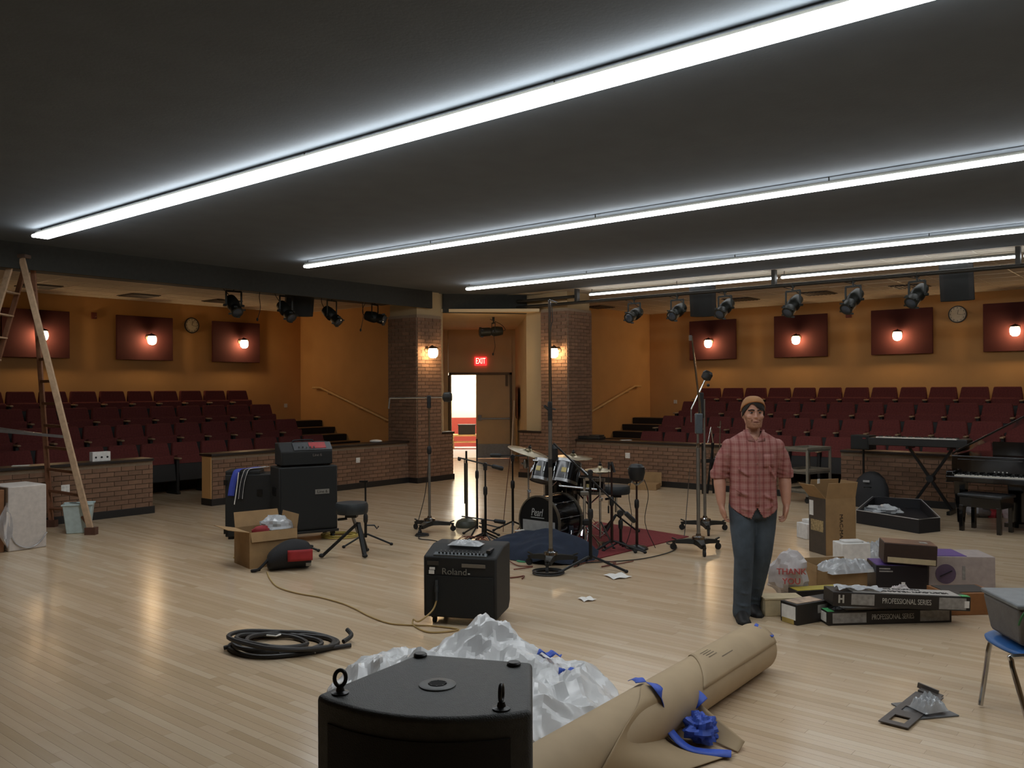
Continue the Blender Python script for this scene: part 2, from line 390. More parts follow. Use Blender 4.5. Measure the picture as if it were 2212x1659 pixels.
mb = MB(); mb.box(((DX0-2.2)/2-0.02, DY+0.08, 1.83), (abs(-2.2-DX0)+0.0, 0.16, 3.66)); mb.box((DX0/2+DX1/2, DY+0.08, (DH+3.66)/2), (DX1-DX0+0.02, 0.16, 3.66-DH)); mb.box((0.3+DX1/2, DY+0.08, 1.83), (0.6, 0.16, 3.66))
struct('wall_door', mb, BEIGE)
fa, fb = side('L', 12.235, 11.93), side('R', 12.53, 11.93)
struct('trim_1', MB().box(((fa+fb)/2).to_tuple()[:2]+((3.29+CEIL)/2,), ((fb-fa).length, 0.12, CEIL-3.29), rz=math.atan2((fb-fa).y, (fb-fa).x)), mat('black_fascia', '#33332f', 0.9))
room_obj('trim_2', MB().box((3.85, 11.76, (3.33+CEIL)/2), (15.8, 0.06, CEIL-3.33)), mat('black_fascia', '#33332f', 0.9))
struct('ceiling_alcove', MB().box((-0.75, 19.6, 3.33), (2.6, 5.2, 0.06)), BEIGE)
DOORM = mat('door_paint', '#dcc194', 0.55, var=0.05, scale=3); FRAMEM = mat('door_frame', '#6a5638', 0.5)
d1 = bpy.data.objects.new('door_1', None); col.objects.link(d1); d1['kind'] = 'structure'; d1.location = (0, DY, 0)
mb = MB(); mb.box((DX0+0.03, 0.05, DH/2), (0.06, 0.2, DH)); mb.box((DX1-0.03, 0.05, DH/2), (0.06, 0.2, DH)); mb.box(((DX0+DX1)/2, 0.05, DH-0.03), (DX1-DX0, 0.2, 0.06)); part('door_frame', mb, FRAMEM, d1)
lf = part('door_leaf', MB().box((-0.475, 0.03, 1.08), (0.90, 0.045, 2.12)), DOORM, d1, bevel=0.003)
part('kick_plate', MB().box((-0.475, 0.0, 0.19), (0.86, 0.006, 0.36)), STEEL, lf, 'brushed steel kick plate')
mb = MB(); mb.box((-0.45, -0.03, 1.02), (0.78, 0.03, 0.045)); mb.box((-0.83, -0.015, 1.04), (0.09, 0.05, 0.14)); mb.box((-0.08, -0.01, 1.02), (0.05, 0.03, 0.06)); part('panic_bar', mb, STEEL, lf, 'steel panic bar', bevel=0.004)
part('door_closer', MB().box((-0.14, -0.03, 2.0), (0.06, 0.06, 0.3)), FRAMEM, lf, bevel=0.005)
lf2 = MB().box((DX0-0.03, 0.52, 1.08), (0.045, 0.86, 2.12)); part('door_leaf', lf2, DOORM, d1)
# hall beyond
HALLW = mat('hall_cream', '#f0e6cc', 0.7, var=0.03); RED = mat('hall_red', '#9a3a30', 0.6, var=0.05)
mb = MB(); HY = 26.6
struct('wall_hall_back', MB().box((-1.0, HY+0.1, 1.95), (6.5, 0.2, 2.1)), HALLW); struct('trim_hall', MB().box((-1.0, HY+0.095, 0.45), (6.5, 0.21, 0.9)), RED)
struct('wall_hall_left', MB().box((-3.6, 24.4, 1.5), (0.1, 4.4, 3.0)), HALLW); struct('wall_hall_right', MB().box((1.9, 24.4, 1.5), (0.1, 4.4, 3.0)), HALLW)
struct('floor_hall', MB().box((-0.9, 24.45, 0.002), (5.5, 4.4, 0.012)), mat('hall_floor', '#b9b0b4', 0.3))
struct('ceiling_hall', MB().box((-0.9, 24.45, 3.03), (5.6, 4.6, 0.06)), HALLW)
hb = thing('hall_bench', 'pale wooden bench in the bright hall beyond the open door', 'bench', (-1.05, 25.7, 0.008))
PALE = mat('pale_wood', '#d9b47c', 0.5, var=0.1)
part('seat', MB().box((0, 0, 0.40), (1.6, 0.42, 0.05)), PALE, hb, bevel=0.005); part('shelf', MB().box((0, 0, 0.20), (1.5, 0.4, 0.03)), PALE, hb)
for x in (-0.72, 0.72): part('leg', MB().box((x, 0, 0.19), (0.06, 0.4, 0.38)), PALE, hb)
solo('black_crate', MB().box((0, 0, 0.14), (0.5, 0.3, 0.28)).box((0, 0, 0.285), (0.54, 0.34, 0.03)), BLACK, 'black crate standing on the pale hall bench', 'crate', (-1.35, 25.7, 0.433), bevel=0.01)
hl = thing('hall_light', 'bright rectangular light on the hall ceiling beyond the door', 'light', (-1.3, 26.1, 2.985))
part('housing', MB().box((0, 0, -0.02), (1.24, 0.64, 0.04)), WHITE, hl); part('diffuser', MB().box((0, 0, -0.05), (1.16, 0.56, 0.02)), mat('hall_emitter', '#fff6e0', emit=HALL_E, ecol=(1, 0.94, 0.8)), hl)
# ---- exit sign
ex = thing('exit_sign', 'illuminated red EXIT sign above the double door', 'sign', (-0.80, DY-0.03, 2.38))
part('housing', MB().box((0, 0, 0.11), (0.31, 0.05, 0.22)), mat('sign_red', '#7a0f10', 0.4, emit=1.6, ecol=(1, 0.03, 0.03)), ex, bevel=0.006)
text('EXIT', 0.21, 'lettering', mat('sign_letters', '#ff8a70', emit=5.5, ecol=(1, 0.28, 0.2)), ex, frame((0, -0.028, 0.11), (1, 0, 0), (0, 0, 1)), sx=0.58, label='glowing letters EXIT')
solo('notice_board', MB().box((0, 0, 0), (0.02, 1.1, 0.75)).box((-0.012, 0, 0), (0.01, 1.02, 0.68)), mat('cork', '#7b4a2c', 0.85, var=0.2), 'brown cork board on alcove wall right of the door', 'board', (0.11, 20.6, 1.45), math.radians(1.6))
solo('poster_board', MB().box((0, 0, 0.75), (0.012, 0.75, 1.5), T=Matrix.Rotation(math.radians(3.0), 4, 'Y')), PAPER, 'white poster board leaning beside the closed door leaf', 'board', (-0.035, 20.9, 0.0), math.radians(1.6))
# ---- seating tiers
CARPET = mat('riser_carpet', '#3a2c22', 0.95, var=0.2); NOSE = mat('tread_edge', '#1f1a16', 0.7); TREAD = mat('tread_wood', '#7a6245', 0.7)
RISE, PITCH = 0.30, 0.90
for k, nm in (('L', 'left'), ('R', 'right')):
    for r in range(1, 4):
        t0 = 14.45 + (r-1)*PITCH
        o = struct('tier_%s_%s' % (nm, ('low', 'middle', 'top')[r-1]), sbox(MB(), k, -3.5, 13.0, t0, 17.55, 0 if r == 1 else (r-1)*RISE, r*RISE), CARPET)
        part('nosing', sbox(MB(), k, -3.5, 13.0, t0-0.02, t0+0.05, r*RISE-0.10, r*RISE+0.006), NOSE, o, bevel=0.004)
        part('tread', sbox(MB(), k, 11.15, 12.98, t0+0.06, t0+0.5, r*RISE, r*RISE+0.006), TREAD, o)
    # half-height steps of the aisle between the tiers
    for r in range(4):
        t0 = 14.0 + r*PITCH
        c = thing('aisle_step', 'dark carpeted %s aisle step beside the %s seat block' % (('lowest', 'second', 'third', 'uppermost')[r], nm), 'step', group='aisle steps')
        part('body', sbox(MB(), k, 11.18, 12.99, t0, t0+0.45, r*RISE+0.001, r*RISE+RISE*0.5), NOSE, c); part('tread', sbox(MB(), k, 11.18, 12.99, t0+0.05, t0+0.45, r*RISE+RISE*0.5, r*RISE+RISE*0.5+0.008), TREAD, c)
# ---- handrails on the side walls
BRASS = mat('rail_wood', '#dcb67e', 0.4)
for k, nm in (('L', 'left'), ('R', 'right')):
    h = thing('handrail', 'sloping wooden handrail on the %s orange side wall' % nm, 'handrail', side(k, 12.9, 15.4, 0), ROT[k], 'side wall handrails')
    a, b = V((0, -1.5, 0.98)), V((0, 1.25, 1.83))
    part('rail', MB().tube([a, b, b+V((0, 0.28, 0.0))], 0.027, 10), BRASS, h)
    for f in (0.18, 0.5, 0.9):
        c = a.lerp(b, f); part('bracket', MB().tube([c, c+V((0.0, 0, -0.06)), c+V((0.1 if k == 'L' else -0.1, 0, -0.08))], 0.01, 6), BRASS, h)
# ================================================================ theatre seats
SEATRED = mat('seat_fabric', '#6e3936', 0.95, var=0.15, scale=40, spec=0.2); SEATBLK = mat('seat_shell', '#171514', 0.6); ARMW = mat('arm_wood', '#a58a6c', 0.45)
SP = 0.555
def make_seat():
    t = thing('theatre_seat', 'x', 'seat')
    mb = MB()      # tapering back cushion, slightly reclined
    def ring(z, hw, y0, y1, rc=0.03):
        return [V((-hw, y0, z)), V((hw, y0, z)), V((hw+0.004, (y0+y1)/2, z)), V((hw, y1, z)), V((-hw, y1, z)), V((-hw-0.004, (y0+y1)/2, z))]
    mb.loft([ring(0.40, 0.268, 0.05, 0.12), ring(0.55, 0.268, 0.06, 0.15), ring(0.72, 0.252, 0.10, 0.18), ring(0.85, 0.232, 0.13, 0.20), ring(0.875, 0.222, 0.14, 0.20)])
    part('backrest', mb, SEATRED, t, bevel=0.015)
    part('back_shell', MB().loft([ring(0.30, 0.24, 0.13, 0.15), ring(0.6, 0.24, 0.155, 0.175), ring(0.80, 0.215, 0.20, 0.215)]), SEATBLK, t)
    mb = MB(); T = Matrix.Translation((0, 0.02, 0.43)) @ Matrix.Rotation(math.radians(-8), 4, 'X')
    mb.box((0, -0.05, 0.06), (0.50, 0.13, 0.34), T); part('seat_cushion', mb, SEATRED, t, bevel=0.03)
    mb = MB(); mb.box((0, -0.105, -0.07), (0.50, 0.035, 0.30), T); part('seat_pan', mb, SEATBLK, t, bevel=0.012)
    mb = MB(); mb.box((-SP/2, 0.02, 0.30), (0.05, 0.30, 0.60)); mb.box((-SP/2, 0.02, 0.02), (0.07, 0.36, 0.04)); part('standard', mb, SEATBLK, t, bevel=0.008)
    part('armrest', MB().box((-SP/2, -0.03, 0.615), (0.062, 0.36, 0.03)), ARMW, t, 'pale wooden arm cap', bevel=0.012)
    KIDS[t.name] = list(t.children)
    return t
bpy.context.view_layer.update()
seat0 = make_seat(); first = True
ROWN = ['front row', 'second row', 'third row', 'top row']
for k, nm, s_end, n, off in (('L', 'left', 10.78, 12, 0.0), ('R', 'right', 10.95, 13, 0.0)):
    for r in range(4):
        for i in range(n):
            s = s_end - i*SP - (0.0 if r % 2 else 0.0)
            P = side(k, s, 14.0 + r*PITCH, r*RISE)
            lab = 'dark red folding theatre seat, %s from the aisle in the %s, %s block' % (ORD[i], ROWN[r], nm)
            if first: seat0.location = P; seat0.rotation_euler = (0, 0, ROT[k]); seat0['label'] = lab; first = False; o = seat0
            else: o = dup(seat0, P, ROT[k], lab)
            o['group'] = 'theatre seats of the %s block' % nm
# ================================================================ linear ceiling lights
LEDM = mat('led_diffuser', '#ffffff', emit=LED_E, ecol=(0.93, 0.97, 1.0)); HOUSE = mat('led_housing', '#55554f', 0.6)
def led(q, p0, p1, z, nm, w=0.09, em=None):
    t = thing('linear_light', nm, 'light', U*q + W*p0 + V((0, 0, z)), ROOM, 'linear ceiling lights')
    L = p0 - p1; n = max(1, round(L/2.44))
    part('housing', MB().box((0, -L/2, 0.045), (w*0.55, L, 0.03)), HOUSE, t)
    mb = MB(); mb.box((0, -L/2, 0.012), (w, L, 0.036)); part('diffuser', mb, em or LEDM, t, bevel=0.012)
    for i in range(n+1):
        part('hanger', MB().cyl((0, -L*i/n*0.98-0.05, 0.06), (0, -L*i/n*0.98-0.05, CEIL-z), 0.006, n=6), HOUSE, t)
led(4.2, 10.60, -2.0, 3.56, 'nearest and thickest glowing strip light on the black ceiling', 0.19)
led(7.74, 10.32, -2.5, 3.56, 'second glowing strip light from the camera on the black ceiling')
led(11.4, 10.50, -2.5, 3.56, 'third glowing strip light, ending above the exit alcove')
for i, (a, b) in enumerate(((9.30, 5.62), (5.55, 2.20), (2.13, -1.2))):
    led(13.52, a, b, 3.545, ('left', 'middle', 'right')[i]+' section of the farthest strip light behind the pipe', 0.05, mat('led_far', '#ffffff', emit=LED_E*0.4, ecol=(0.93, 0.97, 1.0)))
# ================================================================ lighting pipes and lamps
PIPE = mat('pipe_black', '#35312b', 0.5, 0.4)
pr = thing('lighting_pipe', 'long dark lighting pipe hung above the right seat block', 'pipe', U*13.30 + W*10.0, ROOM)
part('tube', MB().cyl((0, 0.9, 3.40), (0, -10.5, 3.40), 0.03, n=12), PIPE, pr)
for p in (9.45, 5.585, 2.165): part('drop_post', MB().box((0.02, p-10.0, 3.53), (0.09, 0.06, 0.28)), PIPE, pr)
part('rear_tube', MB().cyl((0, 0.9, 3.52), (0, -0.5, 3.52), 0.03, n=12), PIPE, pr)
pl_ = thing('lighting_pipe', 'dark lighting pipe hung under the black ceiling on the left', 'pipe', W*12.3 + U*8, ROOM)
part('tube', MB().cyl((-5, 0, 3.47), (3.3, 0, 3.47), 0.03, n=12), PIPE, pl_)
for x in (-4, -1, 2, 3): part('drop_post', MB().cyl((x, 0, 3.47), (x, 0, CEIL), 0.012, n=8), PIPE, pl_)
LAMPB = mat('lamp_black', '#23241f', 0.45, 0.3); LENS = mat('lamp_lens', '#3a4048', 0.15)
def stage_lamp(P, aim, pipe_z, lab, long=1.0):
    """P: centre of lamp body; aim: direction of the beam"""
    t = thing('stage_lamp', lab, 'stage lamp', P, 0, 'stage lamps'); d = V(aim).normalized(); h = V((d.y, -d.x, 0)).normalized()
    top = pipe_z - P.z
    mb = MB(); mb.lathe([(0.04, -0.20), (0.085, -0.19), (0.10, -0.10), (0.105, 0.0), (0.085, 0.04), (0.075, 0.06), (0.09, 0.08), (0.095, 0.20*long), (0.085, 0.20*long)], (0, 0, 0), d, 20); part('body', mb, LAMPB, t)
    mb = MB(); x, y, _ = basis(d)
    for i in range(4):
        a = i*math.pi/2+0.4; c = d*(0.18*long) + (x*math.cos(a)+y*math.sin(a))*0.105; mb.box(c, (0.05, 0.05, 0.025))
    part('gel_clips', mb, LAMPB, t); part('lens', MB().lathe([(0.078, 0), (0.06, 0.012), (0.01, 0.018)], d*0.195*long, d, 18), LENS, t)
    mb = MB(); mb.bar(h*0.125, h*0.125+V((0, 0, top-0.10)), 0.03, 0.008, h); mb.bar(-h*0.125, -h*0.125+V((0, 0, top-0.10)), 0.03, 0.008, h); mb.bar(h*0.13+V((0, 0, top-0.10)), -h*0.13+V((0, 0, top-0.10)), 0.03, 0.008, (0, 0, 1)); part('yoke', mb, LAMPB, t)
    mb = MB(); mb.cyl((0, 0, top-0.10), (0, 0, top-0.03), 0.012); mb.box((0, 0, top-0.01), (0.05, 0.05, 0.07)); part('clamp', mb, LAMPB, t)
    mb = MB(); mb.cyl(h*0.12, h*0.17, 0.02); mb.cyl(-h*0.12, -h*0.17, 0.02); part('knob', mb, LAMPB, t)
    s = smoothpath([-d*0.2, -d*0.26+V((0, 0, 0.02)), -d*0.2+V((0, 0, 0.14))+h*0.1, h*0.25+V((0, 0, top))], 5); part('cable', MB().tube(s, 0.006, 6), RUBBER, t)
for i, (px, py) in enumerate(((505, 660), (618, 672), (717, 682), (810, 686))):
    P = on(W, 12.3, px, py); stage_lamp(P, (-W*0.75 + U*0.15*(i-1) + V((0, 0, -0.62 if i < 3 else -0.2))), 3.47, 'black stage lamp, %s from the left on the left pipe' % ORD[i])
for i, (px, py) in enumerate(((1370, 680), (1463, 673), (1566, 666), (1713, 660), (1843, 648), (1981, 638))):
    P = on(U, 13.30, px, py); stage_lamp(P, (-U*0.8 + W*0.05*i + V((0, 0, -0.3 - 0.12*min(i, 3)))), 3.40, 'black stage lamp, %s from the left on the right pipe' % ORD[i], 1.0 if i != 4 else 1.25)
P = ALC = atY(1066, 716, 18.2)
stage_lamp(P, V((-0.95, -0.3, -0.08)), 3.27, 'long black projector spot hanging in the door alcove', 1.5)
# hung loudspeakers
def hung_speaker(P, rz, tilt, lab, dim=(0.46, 0.40, 0.56)):
    t = thing('hung_loudspeaker', lab, 'loudspeaker', P, rz, 'hung loudspeakers'); w, d, h = dim
    T = Matrix.Rotation(tilt, 4, 'X')
    fr = [V((w/2*math.sin(a), -0.06*math.cos(a*1.0), 0)) for a in ()]
    pts = [(-w/2, -d/2), (-w/4, -d/2-0.05), (0, -d/2-0.065), (w/4, -d/2-0.05), (w/2, -d/2), (w*0.32, d/2), (-w*0.32, d/2)]
    part('cabinet', MB().prism(pts, -h/2, h/2, T), mat('speaker_paint', '#1d1b19', 0.7, bump=0.2), t, bevel=0.012)
    g = [(-w*0.46, -d/2-0.004), (-w/4, -d/2-0.054), (0, -d/2-0.069), (w/4, -d/2-0.054), (w*0.46, -d/2-0.004), (w/4, -d/2), (-w/4, -d/2)]
    part('grille', MB().prism(g, -h*0.46, h*0.46, T), GRILLE, t)
    part('bracket', MB().cyl((0, 0.05, h*0.4), (0, 0.05, CEIL-P.z), 0.02), BLACKM, t)
hung_speaker(on(W, 12.78, 641, 655), ROOM - 0.35, math.radians(14), 'black hung loudspeaker among the lamps of the left pipe', (0.5, 0.42, 0.40))
hung_speaker(on(U, 13.9, 1521, 645), ROOM - math.pi/2 + 0.35, math.radians(16), 'black hung loudspeaker left of the first right wall panel')
hung_speaker(on(U, 13.9, 2073, 606), ROOM - math.pi/2, math.radians(10), 'black hung loudspeaker above the right wall clock')
# loose cables hanging from the left pipe
for i, (px, y0, y1) in enumerate(((560, 640, 690), (783, 655, 713), (1068, 735, 765))):
    a, b = on(W, 12.35, px, y0), on(W, 12.35, px-4, y1)
    if i == 2: a, b = atY(px, y0, 18.2), atY(px-3, y1, 18.2)
    top = (ALC.copy() if i == 2 else V((a.x, a.y, 3.47))-W*0.05)
    mb = MB().tube(smoothpath([top, a, a.lerp(b, 0.5)+U*0.04, b], 5), 0.006, 6); mb.ell(b, (0.018, 0.018, 0.03), 8, 6)
    solo('hanging_cable', mb, RUBBER, ('thin cable hanging beside the first left lamp', 'thin cable hanging between the last two left lamps', 'thin cable hanging from the alcove spot lamp')[i], 'cable', group='hanging cables')
# ================================================================ acoustic panels, sconces, clocks
PANEL = mat('panel_fabric', '#4a1f1e', 0.95, var=0.12, scale=3, bump=0.2, bscale=150)
SC_EM = mat('sconce_glass', '#ffe2b0', emit=SCONCE_E, ecol=(1.0, 0.68, 0.36)); BRONZE = mat('sconce_metal', '#4a3a2a', 0.4, 0.7)
def sconce(P, rz, lab, r=0.085):
    """P on the wall; -y local points into the room"""
    t = thing('wall_sconce', lab, 'wall lamp', P, rz, 'wall sconces')
    part('backplate', MB().lathe([(0.06, 0), (0.06, 0.012), (0.045, 0.02)], (0, 0, 0.04), (0, -1, 0), 18), BRONZE, t)
    part('arm', MB().tube(smoothpath([(0, -0.01, 0.05), (0, -0.10, 0.10), (0, -0.16, 0.12), (0, -0.17, 0.09)], 5), 0.009, 8), BRONZE, t)
    part('cap', MB().lathe([(0.02, 0.035), (r*1.15, 0.0), (r*1.18, -0.015)], (0, -0.17, 0.075), (0, 0, 1), 18), BRONZE, t)
    part('glass_shade', MB().lathe([(r*0.75, 0.06), (r*1.02, 0.03), (r*1.05, -0.03), (r*0.9, -0.085), (r*0.5, -0.115), (0.005, -0.12)], (0, -0.17, 0.0), (0, 0, 1), 18), SC_EM, t, 'glowing glass shade')
cs = [6.84, 8.985, 11.145]
for i, s in enumerate([4.68] + cs):
    if i == 0: continue
    nm = ('', 'leftmost dark fabric wall panel, behind the ladder', 'middle dark fabric wall panel on the left wall', 'dark fabric wall panel nearest the left corner')[i]
    t = thing('wall_panel', nm, 'panel', side('L', s, 17.50, 2.875), ROT['L'], 'fabric wall panels')
    part('fabric_face', MB().box((0, -0.06, 0), (1.22, 0.05, 0.915)), PANEL, t, bevel=0.008); part('standoff', MB().box((0, -0.01, 0), (0.9, 0.06, 0.6)), BLACK, t)
    sconce(side('L', s+(0.05 if i < 3 else 0.08), 17.415, 2.855), ROT['L'], 'glowing sconce on ' + ('the leftmost wall panel behind the ladder', 'the middle panel of the left wall', 'the panel nearest the left corner')[i-1])
for i, s in enumerate((11.195, 9.04, 6.89, 4.75)):
    nm = ('dark fabric wall panel nearest the right corner', 'second dark fabric wall panel from the right corner', 'third dark fabric wall panel from the right corner', 'rightmost dark fabric wall panel, cut by the frame')[i]
    t = thing('wall_panel', nm, 'panel', side('R', s, 17.50, 2.935), ROT['R'], 'fabric wall panels')
    part('fabric_face', MB().box((0, -0.06, 0), (1.22, 0.05, 0.95)), PANEL, t, bevel=0.008); part('standoff', MB().box((0, -0.01, 0), (0.9, 0.06, 0.6)), BLACK, t)
    sconce(side('R', s+(0.03 if i else 0.02), 17.415, 2.86), ROT['R'], 'glowing sconce on the %s' % ('panel nearest the right corner', 'second panel from the right corner', 'third panel from the right corner', 'rightmost panel cut by the frame')[i])
for k, px, py, nm in (('L', 935, 760, 'left'), ('R', 1196, 760, 'right')):
    n = W if k == 'L' else U
    P = on(n, (11.81 if k == 'L' else 11.81+MIR) - 0.18, px, py); P = P + n*0.165
    sconce(P, ROT[k], 'glowing sconce on the %s brick pillar' % nm, 0.09)
CLOCKF = mat('clock_face', '#b9b09a', 0.4); 
for k, px, py, nm in (('L', 413, 703, 'left'), ('R', 2069, 679, 'right')):
    P = on(W if k == 'L' else U, 17.53 if k == 'L' else 17.53+MIR, px, py)
    t = thing('wall_clock', 'round wall clock on the %s orange wall' % nm, 'clock', P, ROT[k], 'wall clocks')
    part('case', MB().lathe([(0.165, 0), (0.175, 0.02), (0.17, 0.045), (0.155, 0.045), (0.152, 0.03)], (0, 0, 0), (0, -1, 0), 32), BLACK, t)
    part('face', MB().cyl((0, 0, 0), (0, -0.034, 0), 0.154, n=32), CLOCKF, t)
    mb = MB()
    for h in range(12): a = h*math.pi/6; mb.box((0.13*math.sin(a), -0.036, 0.13*math.cos(a)), (0.01, 0.003, 0.022), T=None)
    part('hour_marks', mb, BLACK, t); part('hands', MB().bar((0, -0.038, 0), (0.02, -0.038, 0.09), 0.01, 0.003).bar((0, -0.038, 0), (0.11, -0.038, -0.02), 0.007, 0.003), BLACK, t)
# fire alarm and wall boxes
for px, py, k, lab, s in ((202, 682, 'L', 'small brown alarm sounder between left wall panels', 0.1), (1834, 679, 'R', 'small alarm sounder left of the third right panel', 0.12)):
    P = on(W if k == 'L' else U, (17.54 if k == 'L' else 17.54+MIR), px, py)
    solo('alarm_sounder', MB().box((0, -0.02, 0), (s, 0.05, s*1.3)).cyl((0, -0.045, 0), (0, -0.06, 0), s*0.35), mat('alarm_red', '#6b2f20', 0.5), lab, 'alarm', P, ROT[k], 'wall alarms', bevel=0.006)
def outlet(P, rz, lab, s=0.12):
    t = thing('wall_outlet', lab, 'outlet', P, rz, 'wall outlets'); part('plate', MB().box((0, -0.004, 0), (s, 0.008, s)), PAPER, t, bevel=0.002)
    for a in (-1, 1):
        for b in (-1, 1): part('socket', MB().box((a*s*0.22, -0.009, b*s*0.22), (s*0.26, 0.006, s*0.3)), WHITE, t, bevel=0.002)
outlet(on(W, 12.04, 141, 1056), ROT['L'], 'white quad outlet on the far left low brick wall', 0.11)
outlet(on(W, 12.04, 773, 994), ROT['L'], 'white outlet on the low brick wall behind the amplifier', 0.09)
outlet(on(U, 12.04+MIR, 1356, 984), ROT['R'], 'white outlet on the low brick wall right of the drums', 0.1)
outlet(on(W, 17.54, 617, 876), ROT['L'], 'small wall outlet low on the left orange wall', 0.09)
outlet(on(U, 17.54+MIR, 1459, 868), ROT['R'], 'small wall outlet low on the right orange wall', 0.09)
# things lying on the counters
P = on(W, 12.15, 216, 990); P.z = 0.80
t = thing('tissue_box', 'row of three white boxes with round holes on the low wall', 'box', P, ROT['L'])
part('body', MB().box((0, 0, 0.065), (0.25, 0.1, 0.13)), PAPER, t, bevel=0.004)
for x in (-0.08, 0, 0.08): part('hole', MB().cyl((x, -0.051, 0.055), (x, -0.056, 0.055), 0.014), BLACK, t)
P = on(W, 12.2, 45, 1002); P.z = 0.805
solo('paper_sheet', MB().box((0, 0, 0), (0.2, 0.14, 0.006)), PAPER, 'white paper lying on the far left low wall', 'paper', P, 0.4)
P = on(W, 12.2, 812, 951); P.z = 0.82
solo('plastic_bag', MB().ell((0, 0, 0.0), (0.12, 0.09, 0.03)), PAPER, 'pale crumpled bag on the low wall by the pillar', 'bag', P)
P = on(U, 12.2+MIR, 1352, 950); P.z = 0.805
solo('paper_sheet', MB().box((0, 0, 0), (0.2, 0.12, 0.006)), PAPER, 'white paper lying on the low wall right of the drums', 'paper', P, 0.2)
P = side('L', 12.32, 11.9, 0.945); solo('paper_sheet', MB().box((0, 0, 0), (0.14, 0.2, 0.006)), PAPER, 'white paper on the short counter beside the doorway', 'paper', P, 0.5)
P = side('R', 11.1, 12.15, 0.80); mb = MB(); mb.box((0, 0, 0.03), (0.5, 0.22, 0.06)); mb.box((0.12, 0, 0.075), (0.22, 0.2, 0.03))
solo('black_case', mb, BLACK, 'flat black case on the low wall beside the right pillar', 'case', P, ROT['R'], bevel=0.012)
mb = MB().box((0, 0, 0.14), (0.42, 0.3, 0.28)); mb.box((0, -0.151, 0.14), (0.36, 0.01, 0.22))
solo('black_speaker_box', mb, BLACK, 'black box standing before the far left low wall', 'box', gp(5, 1132)+V((-0.1, 0.35, 0)), ROT['L'], bevel=0.01)
# ================================================================ ladder and things at the left wall
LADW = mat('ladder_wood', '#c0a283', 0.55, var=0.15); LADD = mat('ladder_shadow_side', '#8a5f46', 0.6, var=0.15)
lx = gp(200, 1155)
ld = thing('step_ladder', 'tall pale wooden step ladder standing at the left edge', 'ladder', (lx.x-1.05, lx.y+0.35, 0))
ap = V((0.14, 0.0, 3.50))           # local apex of the right-hand frame
def L_(x, y, z): return V((x, y, z))
fr1 = (L_(0.10, -0.12, 3.48), L_(1.05, -0.35, 0.02)); fr2 = (L_(0.02, 0.12, 3.48), L_(0.16, 0.36, 0.02))
# right-hand frame: near rail and far rail, left-hand frame the same
rails = {'n': (V((0.06, -0.14, 3.46)), V((1.03, -0.34, 0.02))), 'f': (V((0.04, 0.14, 3.46)), V((0.20, 0.29, 0.02))),
         'ln': (V((-0.06, -0.14, 3.46)), V((-0.95, -0.34, 0.02))), 'lf': (V((-0.04, 0.14, 3.46)), V((-1.25, 0.50, 0.02)))}
for k in ('n', 'f', 'ln', 'lf'):
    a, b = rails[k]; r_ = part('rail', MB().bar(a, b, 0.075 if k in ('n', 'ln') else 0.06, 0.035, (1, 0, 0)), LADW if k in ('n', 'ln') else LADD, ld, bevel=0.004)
    part('rubber_foot', MB().box(b + V((0, 0, 0.025)), (0.13, 0.09, 0.09)), mat('ladder_foot', '#5a3a2c', 0.7), r_)
for i in range(10):
    f = 0.12 + i*0.083
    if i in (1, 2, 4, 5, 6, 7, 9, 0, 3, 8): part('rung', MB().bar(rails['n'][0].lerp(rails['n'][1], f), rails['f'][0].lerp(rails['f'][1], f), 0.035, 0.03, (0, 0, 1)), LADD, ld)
    part('step', MB().bar(rails['ln'][0].lerp(rails['ln'][1], f), rails['lf'][0].lerp(rails['lf'][1], f), 0.02, 0.08, (0, 0, 1)), LADW, ld)
a, b = rails['n'][0].lerp(rails['n'][1], 0.935), rails['f'][0].lerp(rails['f'][1], 0.935)
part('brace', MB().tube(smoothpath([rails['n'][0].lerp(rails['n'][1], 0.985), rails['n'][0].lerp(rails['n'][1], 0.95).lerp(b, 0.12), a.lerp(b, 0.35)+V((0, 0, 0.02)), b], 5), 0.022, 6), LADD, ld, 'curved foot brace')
part('top_cap', MB().box((0, 0, 3.49), (0.26, 0.36, 0.05)), mat('ladder_cap', '#5d4b40', 0.6), ld, bevel=0.01)
for k1, k2 in (('n', 'ln'), ('f', 'lf')):
    part('spreader', MB().bar(rails[k1][0].lerp(rails[k1][1], 0.655), rails[k2][0].lerp(rails[k2][1], 0.62), 0.035, 0.008, (0, 0, 1)), mat('spreader_alu', '#aeb2b8', 0.35, 0.8), ld, 'metal spreader bar')
# foam block in cardboard, at the left edge
a = gp(18, 1193); b = gp(101, 1181); 
d_ = (b-a); fb = thing('foam_box', 'large white foam block in a cardboard shell at left edge', 'box', (a+b)/2, math.atan2(d_.y, d_.x))
wd = d_.length
part('foam', MB().box((0, 0.25, 0.36), (wd, 0.5, 0.72)), mat('grey_foam', '#c3bab1', 0.8, bump=0.1), fb, bevel=0.012)
part('cardboard_shell', MB().box((-wd/2-0.13, 0.28, 0.345), (0.22, 0.46, 0.69)), mat('brown_shell', '#8a5f3e', 0.8), fb, bevel=0.006)
part('plastic_film', MB().sheet(lambda u, v: V((-wd/2-0.02+0.10*math.sin(v*3.1)*(u-0.4)*-1.5 + wd*0.0, -0.012-0.02*math.sin(u*9+v*5), 0.05+0.5*v)), 6, 10), mat('film', '#d8d6d6', 0.2, transl=0.5), fb)
part('plastic_edge', MB().tube(smoothpath([(wd*0.5, -0.006, 0.17), (wd*0.28, -0.01, 0.06), (0.0, -0.01, 0.02), (-wd*0.3, -0.01, 0.08), (-wd*0.45, -0.01, 0.2)], 5), 0.008, 6), mat('film', '#d8d6d6'), fb)
a = gp(170, 1150)
